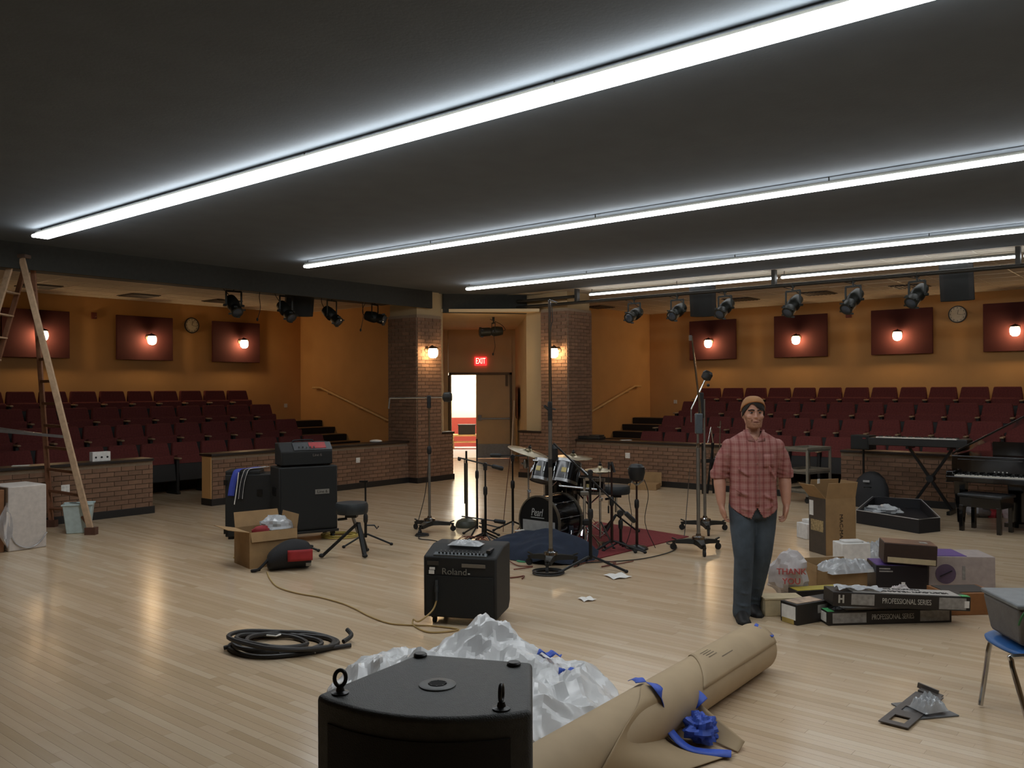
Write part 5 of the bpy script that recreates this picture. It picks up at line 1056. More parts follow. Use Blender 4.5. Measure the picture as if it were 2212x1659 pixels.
part('top_panel', MB().box((0.55, 0.10, 0.107), (0.80, 0.18, 0.004)), mat('top_silver', '#b4b0aa', 0.4), t)
text('HEAVY-DUTY TELE-BOOM', 0.056, 'lettering', BLACK, t, frame((0.62, 0.075, 0.111), (-1, 0, 0), (0, -1, 0)), sx=0.80, label='black lettering on the top'); text('Microphone Stand', 0.042, 'lettering', BLACK, t, frame((0.55, 0.15, 0.111), (-1, 0, 0), (0, -1, 0)), sx=1.0, label='small black lettering on the top')
part('picture_panel', MB().box((0.885, -0.002, 0.052), (0.20, 0.004, 0.085)), SILV, t); part('torn_label', MB().box((0.22, -0.002, 0.055), (0.17, 0.004, 0.08)), SILV, t); part('emblem', MB().box((0.045, -0.002, 0.055), (0.012, 0.004, 0.06)).box((0.075, -0.002, 0.055), (0.012, 0.004, 0.06)).box((0.06, -0.002, 0.055), (0.02, 0.004, 0.012)), PROF, t)
part('white_sticker', MB().box((0.99, -0.003, 0.05), (0.035, 0.004, 0.05)), PAPER, t); part('green_strip', MB().box((0.98, 0.02, 0.109), (0.06, 0.05, 0.005)), mat('green_label'), t); part('torn_film', MB().sheet(lambda u, v: V((0.05+0.33*u, 0.02+0.12*v, 0.112+0.025*abs(math.sin(u*7+v*4)))), 12, 5), PLASTIC, t)
N3 = gp(1722, 1352); rz3 = math.radians(52)
t = bx('equipment_box', 'black and gold box, end towards camera, left of the heap', N3+Matrix.Rotation(rz3, 3, 'Z') @ V((0, 0, 0)), 0.62, 0.17, 0.155, rz3-math.radians(25), DB)
part('end_label', MB().box((-0.002, 0.085, 0.085), (0.004, 0.14, 0.10)), PAPER, t); part('gold_corner', MB().box((-0.003, 0.09, 0.02), (0.004, 0.12, 0.035)), mat('gold_ink', '#b39a55', 0.5), t); part('side_print', MB().box((0.26, -0.002, 0.1), (0.1, 0.004, 0.06)), SILV, t); part('top_print', MB().box((0.15, 0.085, 0.157), (0.26, 0.13, 0.003)), mat('top_tan', '#b59a80', 0.5, var=0.4, scale=14), t)
t = bx('equipment_box', 'yellow topped black box behind the gold box', gp(1722, 1312)+V((0, 0.0, 0)), 0.48, 0.14, 0.13, math.radians(12), DB, 0.0)
part('yellow_top', MB().box((0.24, 0.07, 0.132), (0.46, 0.13, 0.004)), mat('yellow_ink', '#b7a53c', 0.5), t)
t = bx('cream_box', 'small cream box on the floor left of the heap', gp(1653, 1332)+V((0, 0, 0)), 0.30, 0.16, 0.13, math.radians(3), mat('cream_card', '#c2b08c', 0.7))
part('lid', MB().box((0.15, 0.08, 0.135), (0.31, 0.17, 0.012)), mat('cream_card'), t)
c0 = gp(1750, 1283); t = thing('open_carton', 'open brown carton behind the mic stand boxes', 'box', V((c0.x+0.26, c0.y+0.20, 0)), math.radians(8), 'boxes in the heap')
carton(t, 0.46, 0.36, 0.19, KRAFT, flaps=(('y', 1, 8, 0.05), ('x', -1, -10, 0.05), ('x', 1, 80, 0.14)))
part('inner_side', MB().box((0.05, -0.16, 0.10), (0.3, 0.008, 0.16)), mat('brown_shell'), t)
def film(P, rz, lx, ly, h, seed, lab, name='plastic_wrap', m=None):
    def fn(u, v):
        a, b = (u-0.5)*2, (v-0.5)*2; e = (1-a**4)*(1-b**4)
        return V((a*lx, b*ly, e*h*(0.6+0.7*abs(noise.noise(V((a*2.2+seed, b*2.2, 0))))+0.35*abs(noise.noise(V((a*5+seed, b*5, 3)))))+0.004))
    return solo(name, MB().sheet(fn, 30, 20), m or PLASTIC, lab, 'plastic', P, rz, smooth=18)
film(V((c0.x+0.36, c0.y+0.13, 0.175)), 0.25, 0.24, 0.15, 0.10, 2.0, 'crumpled clear plastic bag on the open brown carton')
film(gp(1892, 1205)+V((0, 0.0, 0)), 0.1, 0.20, 0.16, 0.16, 5.0, 'shiny clear plastic bag behind the purple topped box')
solo('grocery_bag', crumple((0, 0, 0.2), (0.17, 0.14, 0.2), 11.0, 26, 16, 0.3), mat('white_bag', '#d9d2d0', 0.4, transl=0.2), 'white grocery bag with red print left of the heap', 'bag', gp(1712, 1300)+V((0, 0.10, 0.0)), 0.1, smooth=25)
gbag = bpy.data.objects['grocery_bag']; RP = mat('red_print', '#cc5a55', 0.6)
for i, s in enumerate(('THANK', 'YOU')): text(s, 0.07, 'lettering', RP, gbag, frame((-0.04, -0.150, 0.26-i*0.08), (1, -0.15, 0), (0, 0.1, 1)), ext=0.006, label='red lettering '+s)
N5 = gp(1888, 1284); t = bx('black_box', 'black box with purple top in the heap', V((N5.x+0.02, N5.y, 0)), 0.42, 0.30, 0.25, math.radians(-8), mat('black_card', '#1e1b1f', 0.4))
part('purple_top', MB().box((0.21, 0.15, 0.252), (0.41, 0.29, 0.004)), mat('purple_ink', '#5b3f86', 0.5), t); part('faint_print', MB().box((0.08, -0.002, 0.20), (0.11, 0.003, 0.012)).box((0.07, -0.002, 0.222), (0.09, 0.003, 0.012)), SILV, t); part('sticker', MB().box((0.22, -0.002, 0.09), (0.03, 0.004, 0.04)), PAPER, t)
t = bx('brown_black_box', 'brown and black box lying slanted on the purple topped box', V((N5.x+0.08, N5.y-0.01, 0)), 0.42, 0.26, 0.17, math.radians(-14), mat('brown_card', '#3b2a22', 0.5), 0.275, 0.0, math.radians(2.5))
part('orange_top', MB().box((0.21, 0.13, 0.172), (0.41, 0.25, 0.004)), mat('copper_ink', '#6e4a36', 0.45, var=0.35, scale=4), t); part('cream_edge', MB().box((0.22, -0.002, 0.03), (0.38, 0.004, 0.045)), mat('cream_card'), t); part('sticker', MB().box((0.33, 0.12, 0.175), (0.06, 0.07, 0.003)), SILV, t)
N6 = gp(2000, 1282); t = bx('purple_white_box', 'large white box with purple circle at right of the heap', V((N6.x+0.05, N6.y+0.05, 0)), 0.55, 0.35, 0.31, math.radians(-6), mat('grey_white_card', '#a79a94', 0.6))
part('purple_top', MB().box((0.16, 0.18, 0.312), (0.32, 0.34, 0.004)), mat('purple_ink'), t); part('purple_circle', MB().cyl((0.14, -0.001, 0.16), (0.14, -0.004, 0.16), 0.085, n=28), mat('purple_dim', '#5e4c62', 0.6), t); part('mark', MB().bar((0.09, -0.005, 0.14), (0.19, -0.005, 0.19), 0.03, 0.002), BLACK, t); part('print', MB().box((0.29, -0.002, 0.17), (0.025, 0.003, 0.12)), SILV, t)
t = bx('orange_brown_box', 'low orange brown box at the right end of the heap', gp(2046, 1330), 0.42, 0.30, 0.17, math.radians(3), mat('orange_card', '#8a5a30', 0.65)); part('dark_top', MB().box((0.2, 0.15, 0.172), (0.36, 0.24, 0.006)), DB, t)
film(gp(1948, 1285, 0.11)+V((0, 0.03, 0)), 0.0, 0.09, 0.06, 0.07, 9.0, 'small white plastic scrap between the heap boxes', m=mat('white_bag'))
# ================================================================ brackets on floor
BR = mat('bracket_grey', '#5a5450', 0.5, 0.3)
P = gp(1958, 1545); 
mb = MB(); a, b = gp(1912, 1566), gp(1992, 1502); c = gp(1953, 1576); L = (b-a).length; rz = math.atan2((b-a).y, (b-a).x)
for x0, x1, y0, y1 in ((0, L, 0.0, 0.035), (0, L, -0.115, -0.08), (0, 0.05, -0.08, 0.0), (0.15, 0.24, -0.08, 0.0), (0.32, L, -0.08, 0.0)): mb.box(((x0+x1)/2, (y0+y1)/2, 0.012), (x1-x0, y1-y0, 0.006))
solo('metal_bracket', mb, BR, 'flat grey slotted bracket lying on the floor, lower right', 'bracket', a+V((0, 0, 0.0)), rz)
a, b = gp(1988, 1496), gp(2033, 1507)
mb = MB(); mb.bar((0, 0, 0.02), (b-a), 0.07, 0.012); mb.bar((0, 0.03, 0.035), (b-a)+V((0, 0.03, 0.015)), 0.012, 0.03)
solo('metal_bracket', mb, BR, 'short grey bracket beyond the crumpled plastic on floor', 'bracket', a)
a, b, c, e = gp(1925, 1522), gp(2000, 1514), gp(2072, 1548), gp(1985, 1556); o_ = (a+c)/2
solo('glass_sheet', MB().prism([(p.x-o_.x, p.y-o_.y) for p in (e, c, b, a)], 0.002, 0.008), mat('grey_glass', '#76787a', 0.2, transl=0.2), 'thin grey translucent sheet under the floor brackets', 'sheet', o_)
film(gp(2006, 1532, 0.02), 0.3, 0.08, 0.065, 0.08, 13.0, 'crumpled clear plastic on the floor brackets')
# ================================================================ blue chair with tote
CB = mat('blue_plastic', '#2c5f9c', 0.4); 
P = gp(2118, 1528)
t = thing('blue_chair', 'blue plastic chair with chrome legs at the right edge', 'chair', P, 0.0)
part('leg', MB().tube(smoothpath([(0, 0, 0.012), (0.03, 0.0, 0.20), (0.055, 0.0, 0.345), (0.10, 0.0, 0.392), (0.40, 0.0, 0.40)], 6), 0.0135, 10), CHROME, t)
part('leg', MB().tube(smoothpath([(-0.02, -0.52, 0.012), (-0.035, -0.43, 0.24), (-0.042, -0.375, 0.37), (0.0, -0.365, 0.395), (0.40, -0.36, 0.40)], 6), 0.0135, 10), CHROME, t)
part('leg', MB().tube(smoothpath([(0.52, 0.02, 0.012), (0.46, 0.0, 0.34), (0.40, 0.0, 0.40)], 6), 0.0135, 10), CHROME, t); part('leg', MB().tube(smoothpath([(0.52, -0.46, 0.012), (0.46, -0.38, 0.34), (0.40, -0.36, 0.40)], 6), 0.0135, 10), CHROME, t)
def seatf(u, v):
    a, b = (u-0.5)*2, (v-0.5)*2; k = 1/max(1.0, (abs(a)**5+abs(b)**5)**0.2)
    x, y = 0.22*a*k, 0.205*b*k
    return V((0.225+x, -0.175+y, 0.42-0.022*max(0, -a)**3+0.02*max(0, a)**3-0.012*(1-b*b)))
part('seat', MB().sheet(seatf, 16, 16), CB, t, solid=0.012)
part('backrest', MB().sheet(lambda u, v: V((0.44+0.10*v+0.03*math.sin(math.pi*u), -0.37+0.39*u, 0.44+0.38*v)), 10, 10), CB, t, solid=0.012)
TG = mat('tote_grey', '#6a6662', 0.85, bump=0.15)
tb = thing('storage_tote', 'grey fabric storage tote sitting on the blue chair', 'tote', V(P)+V((0.215, -0.17, 0.432)), math.radians(-4))
part('body', MB().prism([(-0.165, -0.17), (0.165, -0.17), (0.165, 0.17), (-0.165, 0.17)], 0, 0.20, top=[(-0.195, -0.20), (0.195, -0.20), (0.195, 0.20), (-0.195, 0.20)]), TG, tb, bevel=0.02); part('dark_panel', MB().box((0.03, -0.19, 0.10), (0.26, 0.012, 0.15), T=Matrix.Rotation(math.radians(0), 4, 'X')), mat('dark_green_cloth', '#23271f', 0.8), tb); part('lid', MB().box((0, 0, 0.21), (0.40, 0.41, 0.025)), mat('lid_grey', '#74787a', 0.5), tb, bevel=0.008)
cable([V(P)+V(o) for o in ((-0.01, -0.385, 0.56), (0.0, -0.40, 0.61), (0.04, -0.40, 0.66), (0.10, -0.36, 0.665), (0.05, -0.405, 0.60), (0.03, -0.405, 0.50), (0.06, -0.405, 0.60), (0.10, -0.395, 0.66), (0.14, -0.36, 0.665), (0.09, -0.41, 0.58), (0.08, -0.41, 0.47))], 0.005, mat('green_cable', '#2f6a3a', 0.5), 'green cable draped over the grey tote')
# ================================================================ keyboard amplifier
a = gp(915, 1347); rz = math.radians(-14)
am = thing('keyboard_amplifier', 'black keyboard amplifier on casters in the middle of floor', 'amplifier', a, rz)
w_, d_, z0, z1 = 0.575, 0.42, 0.055, 0.545
prof = [(0.0, z0), (d_-0.05, z0), (d_, z0+0.06), (d_, z1+0.03), (0.22, z1+0.03), (0.0, z1-0.03)]
vs = [(x, p[0], p[1]) for x in (0, w_) for p in prof]; n = len(prof)
cb = part('cabinet', MB().add(vs, [tuple(range(n))[::-1], tuple(range(n, 2*n))] + [(i, (i+1) % n, n+(i+1) % n, n+i) for i in range(n)]), TOLEX, am, bevel=0.014)
part('grille', MB().box((w_/2, -0.004, 0.22), (w_-0.05, 0.012, 0.30)), GRILLE, cb)
sl = V((0, 0.22, 0.06)).normalized(); T = frame((w_/2, 0.0, z1-0.03), (1, 0, 0), sl)
part('control_panel', MB().box((0, 0.035, 0.004), (0.42, 0.05, 0.01), T), mat('panel_slate', '#454b4e', 0.4), cb)
for i in range(13): part('knob', MB().cyl(T @ V((-0.17+i*0.029, 0.035, 0.008)), T @ V((-0.17+i*0.029, 0.035, 0.024)), 0.0075, n=10), BLACK, cb)
for i in range(11): part('top_screw', MB().cyl(T @ V((-0.17+i*0.034, 0.085, 0.0)), T @ V((-0.17+i*0.034, 0.085, 0.01)), 0.005, n=8), STEEL, cb)
part('display_strip', MB().box((0.40, -0.008, 0.455), (0.185, 0.006, 0.026)), mat('strip_tan', '#6e665a', 0.5), cb); part('input_plate', MB().box((0.08, -0.008, 0.465), (0.09, 0.006, 0.03)), mat('strip_dark', '#3a352f', 0.5), cb)
text('Roland', 0.068, 'lettering', mat('grey_letter', '#77746c', 0.4), cb, frame((0.25, -0.013, 0.405), (1, 0, 0), (0, 0, 1)), sx=1.05, label='grey lettering on the front')
part('sticker', MB().box((0.075, -0.012, 0.425), (0.042, 0.004, 0.018)), PAPER, cb); part('sticker', MB().box((0.07, -0.012, 0.398), (0.042, 0.004, 0.028)), PAPER, cb); part('small_mark', MB().box((0.365, -0.012, 0.395), (0.016, 0.004, 0.008)), SILVERINK, cb)
part('handle', MB().box((0.50, 0.10, z1+0.01), (0.03, 0.12, 0.02)), BLACKM, cb)
for x in (0.07, w_-0.07):
    for y in (0.06, d_-0.09): c_ = part('caster', MB().box((x, y, 0.05), (0.04, 0.04, 0.02)), BLACKM, am); part('wheel', MB().cyl((x-0.012, y, 0.024), (x+0.012, y, 0.024), 0.024, n=14), RUBBER, c_)
film(V(a)+Matrix.Rotation(rz, 3, 'Z') @ V((0.28, 0.20, z1+0.028)), -0.3, 0.13, 0.07, 0.035, 21.0, 'crumpled clear bag on top of the keyboard amplifier')
solo('power_plug', MB().cyl((0, 0, 0), (0.0, -0.005, -0.05), 0.014).cyl((0.0, -0.005, -0.05), (0, -0.01, -0.11), 0.010).box((0, 0, 0.02), (0.02, 0.02, 0.04)), mat('plug_dark', '#2c3134', 0.4), 'dark plug hanging on front of the keyboard amplifier', 'plug', V(a)+Matrix.Rotation(rz, 3, 'Z') @ V((0.115, -0.025, 0.30)))
TAN = mat('tan_cord', '#a98d58', 0.6); pl0 = V(a)+Matrix.Rotation(rz, 3, 'Z') @ V((0.115, -0.03, 0.19))
cable([pl0, pl0+V((-0.03, -0.03, -0.07)), pl0+V((-0.12, -0.10, -0.13)), gp(893, 1338, 0.03), gp(895, 1352, 0.008), gp(930, 1366, 0.008), gp(990, 1360, 0.008), gp(935, 1352, 0.008), gp(880, 1350, 0.008), gp(840, 1346, 0.008), gp(800, 1332, 0.008), gp(765, 1314, 0.008), gp(735, 1302, 0.008), gp(690, 1290, 0.008), gp(640, 1281, 0.008), gp(600, 1268, 0.008), gp(583, 1250, 0.008), gp(577, 1236, 0.008)], 0.0065, TAN, 'tan extension cord running from amplifier to the bag')
cable([gp(505, 1205, 0.008), gp(512, 1188, 0.03), gp(530, 1183, 0.03)], 0.006, TAN, 'short tan cord beside the open carton')
# ================================================================ thick black cable coil
rn = random.Random(4); c0_ = gp(622, 1398); mb = MB()
loops = [((-0.04, 0.0), 0.36, 0.25), ((-0.02, 0.02), 0.33, 0.23), ((-0.07, 0.0), 0.30, 0.22), ((0.03, 0.015), 0.31, 0.235), ((-0.11, 0.0), 0.24, 0.18), ((-0.03, -0.01), 0.37, 0.26)]
t = thing('cable_snake', 'thick black cable coiled on the floor, left foreground', 'cable', c0_)
SN = mat('snake_black', '#2a2724', 0.55, bump=0.1)
for i, ((ox, oy), rx, ry) in enumerate(loops):
    pts = [V((ox+rx*math.cos(k*2*math.pi/40), oy+ry*math.sin(k*2*math.pi/40)*(1+0.08*math.sin(k*0.5+i)), 0.016+0.016*i*(0.5+0.5*math.cos(k*2*math.pi/40+2.6)))) for k in range(40)]
    part('loop', MB().tube(pts, 0.0155, 8, closed=True), SN, t)
part('loose_end', MB().tube(smoothpath([(-0.30, -0.03, 0.05), (-0.36, -0.055, 0.03), (-0.42, -0.07, 0.018)], 5), 0.015, 8), SN, t); part('loose_end', MB().tube(smoothpath([(0.0, -0.22, 0.02), (0.2, -0.16, 0.02), (0.32, -0.08, 0.018), (0.44, -0.02, 0.018)], 5), 0.015, 8), SN, t); part('tip', MB().tube(smoothpath([(0.38, 0.02, 0.03), (0.42, 0.10, 0.05), (0.38, 0.16, 0.075)], 5), 0.016, 8), SN, t)
part('white_tie', MB().cyl((0.20, -0.165, 0.02), (0.225, -0.155, 0.02), 0.019, n=10), PAPER, t); part('white_tie', MB().tube([(-0.13, -0.06, 0.10), (-0.06, -0.08, 0.10), (-0.04, -0.04, 0.10)], 0.006, 6), PAPER, t)
# ================================================================ foreground loudspeaker
TOPZ = 0.95
ctr = V((-0.22, 2.45, 0)); BLt, BRt, FRt, FLt = [gp(*p, TOPZ) for p in ((903, 1411), (1150, 1430), (1153, 1520), (683, 1500))]
FRt = gp(1150, 1535, TOPZ)
fr = []
for i in range(13):
    f = i/12; p = FLt.lerp(FRt, f); nrm = V((-(FRt-FLt).y, (FRt-FLt).x, 0)).normalized(); p = p - nrm*0.105*math.sin(math.pi*f)**0.8; fr.append(p)
poly = [(p.x-ctr.x, p.y-ctr.y) for p in fr] + [(BRt.x-ctr.x, BRt.y-ctr.y), (BLt.x-ctr.x, BLt.y-ctr.y)]
sp = thing('loudspeaker', 'large black loudspeaker cabinet in the near foreground', 'loudspeaker', ctr)
SPB = mat('speaker_coat', '#3a3b39', 0.55, var=0.15, bump=0.3, scale=40, bscale=260)
part('cabinet', MB().prism(poly, 0.0, TOPZ), SPB, sp, bevel=0.014, seg=3)
fg = [((p.x-ctr.x)*1.0, (p.y-ctr.y)-0.006) for p in fr]; inner = [(x, y+0.012) for x, y in fg[::-1]]
part('grille', MB().prism(fg[1:-1]+inner[1:-1], 0.04, TOPZ-0.06), mat('speaker_grille', '#1a1816', 0.7, bump=0.4, bscale=300), sp)
h_ = gp(945, 1480, TOPZ)-ctr
part('pole_cup', MB().lathe([(0.052, 0.0), (0.052, 0.003), (0.047, 0.005), (0.027, 0.005), (0.025, 0.003), (0.022, -0.02)], (h_.x, h_.y, TOPZ), n=36), mat('cup_grey', '#3a3a37', 0.45), sp); part('cup_hole', MB().cyl((h_.x, h_.y, TOPZ+0.0052), (h_.x, h_.y, TOPZ+0.0058), 0.024, n=24), mat('hole_black', '#050505', 0.9), sp)
for i in range(8):
    aa = i*math.pi/4; part('cup_tooth', MB().box((h_.x+0.0235*math.cos(aa), h_.y+0.0235*math.sin(aa), TOPZ+0.006), (0.004, 0.004, 0.002)), mat('cup_grey'), sp)
for px, py in ((908, 1418), (1110, 1437)):
    p = gp(px, py, TOPZ)-ctr; part('fly_point_plug', MB().lathe([(0.021, 0), (0.021, 0.007), (0.017, 0.011), (0.008, 0.011)], (p.x, p.y, TOPZ), n=20), BLACK, sp)
for px, py, an in ((735, 1498, 0.25), (1083, 1532, 1.35)):
    p = gp(px, py, TOPZ)-ctr; e = part('eye_bolt', MB().lathe([(0.024, 0), (0.024, 0.004), (0.012, 0.008), (0.009, 0.02)], (p.x, p.y, TOPZ), n=18), BLACKM, sp)
    ax = V((math.cos(an), math.sin(an), 0)); part('ring', MB().tube(arc((p.x, p.y, TOPZ+0.042), 0.019, 0, 2*math.pi*23/24, 23, ax*0.8, (0, 0, 1.15)), 0.0055, 10, closed=True), BLACKM, e)
# ================================================================ plastic sheeting heap
def heapf(u, v):
    a, b = (u-0.5)*2, (v-0.5)*2; k = 1/max(1.0, math.hypot(a, b)/1.0) if True else 1
    a, b = a*k, b*k; X, Y = -0.24+0.84*a, 4.86+0.74*b
    e = max(0.0, 1-(a*a+b*b)**1.5)
    h = 0.13
    for (gx, gy, gh, gs) in ((-0.20, 5.30, 0.27, 0.15), (-0.02, 5.24, 0.19, 0.12), (0.04, 5.24, 0.10, 0.10), (-0.88, 5.12, 0.13, 0.16), (0.22, 5.0, 0.10, 0.12), (0.40, 4.72, 0.08, 0.14), (-0.5, 4.9, 0.04, 0.25)):
        dd_ = math.hypot(X-gx, (Y-gy)*1.1)
        h += gh*math.exp(-dd_/gs*1.05)
    q = V((X*2.6, Y*2.6, 0.3)); rid = 1-abs(noise.noise(q+V((0.6*noise.noise(q*0.7), 0, 0))))*2.4; rid2 = 1-abs(noise.noise(q*2.1+V((4, 1, 0))))*2.4; r3 = 1-abs(noise.noise(q*4.5+V((2, 7, 0))))*2.4
    z = e**0.4*(h*0.85+0.075*rid+0.055*rid2+0.03*r3)
    return V((X+0.05*noise.noise(q*1.7+V((9, 0, 0))), Y+0.06*noise.noise(q*1.7+V((0, 9, 0))), max(0.004, z)))
sheetm = mat('white_sheeting', '#dfe0e0', 0.25, transl=0.12, var=0.06, scale=5)
hp = solo('plastic_sheeting', MB().sheet(heapf, 84, 76), sheetm, 'heap of crumpled white plastic sheeting behind the foreground loudspeaker', 'plastic sheet', smooth=16)
for (u, v, L, wd, an, lab) in ((0.765, 0.60, 0.14, 0.05, -0.5, 'left blue tape scrap on the plastic sheeting'), (0.845, 0.50, 0.13, 0.04, -0.1, 'right blue tape scrap on the plastic sheeting'), (0.36, 0.40, 0.16, 0.05, -0.4, 'blue tape under the sheeting behind loudspeaker edge')):
    p = heapf(u, v); d = V((math.cos(an), math.sin(an), 0)); s_ = V((-d.y, d.x, 0))
    mb = MB(); mb.sheet(lambda a_, b_: p+d*(a_-0.5)*L+s_*(b_-0.5)*wd+V((0, 0, 0.02+0.03*abs(math.sin(a_*5+b_*2))**2)), 8, 3)
    solo('blue_tape', mb, BLUETAPE, lab, 'tape', group='blue tape scraps', solid=0.003)
# ================================================================ kraft paper roll
KP = mat('kraft_paper', '#b19b7b', 0.75, var=0.05, scale=6); R_ = 0.142
e1, e0 = V((1.53, 5.46, R_)), V((-0.25, 3.15, R_)); ax_ = (e1-e0).normalized(); sd = V((ax_.y, -ax_.x, 0))
ro = thing('paper_roll', 'long roll of brown kraft paper with unrolled flap', 'paper roll', (0, 0, 0))
x_, y_ = sd, V((0, 0, 1)); mb = MB(); spiral = []
for i in range(0, 97):
    f = i/96; th = 2*math.pi*2.0*f; r = R_*(1.0 if f > 0.5 else 0.965); spiral.append(x_*r*math.cos(th)+y_*r*math.sin(th))
tb_ = MB(); ncirc = 40
ring = lambda c, r: [c+x_*r*math.cos(k*2*math.pi/ncirc)+y_*r*math.sin(k*2*math.pi/ncirc) for k in range(ncirc)]
tb_.loft([ring(e0, R_*0.9), ring(e0, R_), ring(e0.lerp(e1, 0.5), R_), ring(e1-ax_*0.01, R_), ring(e1, R_*0.985), ring(e1, R_*0.955), ring(e1-ax_*0.5, R_*0.95)], cap=False)
part('tube', tb_, KP, ro); part('end_plug', MB().cyl(e0, e0+ax_*0.02, R_*0.95, n=40), KP, ro)
# outer wrap seam: a slightly larger partial layer
def wrapf(u, v):
    th = math.radians(20+150*v); return e0.lerp(e1, 0.78+0.22*u-0.14*(1-v)*(1-u)) + (x_*math.cos(th)+y_*math.sin(th))*(R_+0.004)
part('outer_wrap', MB().sheet(wrapf, 20, 20), KP, ro, solid=0.002)
INK = mat('grey_ink', '#6b5d4a', 0.8)
for i in range(4): part('printed_line', MB().sheet(lambda u, v: e0.lerp(e1, 0.73+0.035*u) + (x_*math.cos(math.radians(70+i*7+2*v))+y_*math.sin(math.radians(70+i*7+2*v)))*(R_+0.0065), 6, 1), INK, ro)
part('pen_mark', MB().sheet(lambda u, v: e0.lerp(e1, 0.765+0.05*u) + (x_*math.cos(math.radians(56+2*v))+y_*math.sin(math.radians(56+2*v)))*(R_+0.0065), 6, 1), INK, ro)
# unrolled flap: leaves the roll near its top, slides down to the floor and curls up at its corner
fa = gp(1592, 1632); fb_ = gp(1278, 1690); 
ta = e0.lerp(e1, 0.515) ; tbp = e0.lerp(e1, 0.33)
def bez(P_, f):
    n = len(P_)-1; k = min(int(f*n), n-1); t_ = f*n-k
    a_, b_, c_, d_ = P_[max(k-1, 0)], P_[k], P_[k+1], P_[min(k+2, n)]
    return 0.5*((2*b_)+(c_-a_)*t_+(2*a_-5*b_+4*c_-d_)*t_*t_+(3*b_-a_-3*c_+d_)*t_**3)
def surf(t_, deg, r=0.012): return e0.lerp(e1, t_) + (x_*math.cos(math.radians(deg))+y_*math.sin(math.radians(deg)))*(R_+r)
far_edge = [surf(0.52, 92), surf(0.50, 50), gp(1440, 1586, 0.05), gp(1500, 1622, 0.010), fa+V((0, 0, 0.012))]
near_edge = [surf(0.50, 92), surf(0.44, 60), surf(0.36, 35), surf(0.29, 5), gp(1255, 1740, 0.008)]
def flapf(u, v):
    """u along the roll (0 near end, 1 far end), v from the roll to the free edge"""
    q1 = bez(near_edge, v).lerp(bez(far_edge, v), u); q1.z = max(q1.z, 0.006); return q1
fo = part('flap', MB().sheet(flapf, 36, 40), mat('kraft_flap', '#a8916f', 0.75, var=0.05, scale=6), ro, 'unrolled flap of the kraft paper', solid=0.003)
def tp(pts, wd, lab, side_v=V((0, 0, 1)), name='blue_tape'):
    P_ = smoothpath(pts, 6); mb = MB(); vs = []
    for i, p in enumerate(P_):
        d = (P_[min(i+1, len(P_)-1)]-P_[max(i-1, 0)]).normalized(); s_ = d.cross(side_v).normalized()*wd/2; tw = V((0, 0, 0.002*math.sin(i*0.9))); vs += [p-s_+tw, p+s_-tw]
    mb.add(vs, [(2*i, 2*i+1, 2*i+3, 2*i+2) for i in range(len(P_)-1)])
    return solo(name, mb, BLUETAPE, lab, 'tape', group='blue tape on the paper roll', solid=0.003)
nn = V((0, 0, 0.010))+sd*0.016
tp([flapf(1, 0.05)+nn, flapf(0.97, 0.2)+nn, flapf(0.98, 0.42)+nn, flapf(0.97, 0.7)+nn, flapf(0.95, 0.98)+nn], 0.06, 'long blue tape strip along the edge of paper flap', V((0.3, -0.2, 0.9)))
tp([ta+V((0, 0, R_+0.012))-sd*0.03, ta+V((0, 0, R_+0.018))+ax_*0.02-sd*0.06, ta+V((0, 0, R_+0.006))+ax_*0.03-sd*0.10], 0.06, 'blue tape tab on top of the paper roll')
tp([e1+V((0, 0, R_+0.008))-ax_*0.03+sd*0.01, e1+V((0, 0, R_+0.006))-ax_*0.02+sd*0.06-V((0, 0, 0.02)), e1-ax_*0.01+sd*0.12+V((0, 0, R_*0.62))], 0.05, 'blue tape at the far end of the paper roll')
tc = gp(1510, 1580); 
solo('tape_ball', crumple((0, 0, 0.07), (0.085, 0.075, 0.075), 17.0, 26, 18, 0.55), BLUETAPE, 'crumpled ball of blue tape beside the paper flap', 'tape', gp(1514, 1606), 0.3, smooth=20)
def scoop(u, v):   # second curled paper corner behind the tape ball
    p = gp(1462, 1572).lerp(gp(1594, 1628), u); p2 = p+V((0.05, 0.06, 0)); q = p.lerp(p2, v); q.z = 0.008+0.17*(1-u*0.85)*v**1.3; return q
solo('paper_scrap', MB().sheet(scoop, 14, 10), mat('kraft_flap'), 'curled brown paper corner behind the blue tape ball', 'paper', smooth=60, solid=0.003)
tp([scoop(0.05, 0.3)-V((0, 0.02, 0)), scoop(0.08, 0.7)-V((0, 0.02, 0)), scoop(0.15, 1.0)+V((0, -0.02, 0.01)), scoop(0.3, 1.0)+V((0, -0.02, 0.012))], 0.08, 'wide blue tape piece on the curled paper corner', V((0, -1, 0.3)))
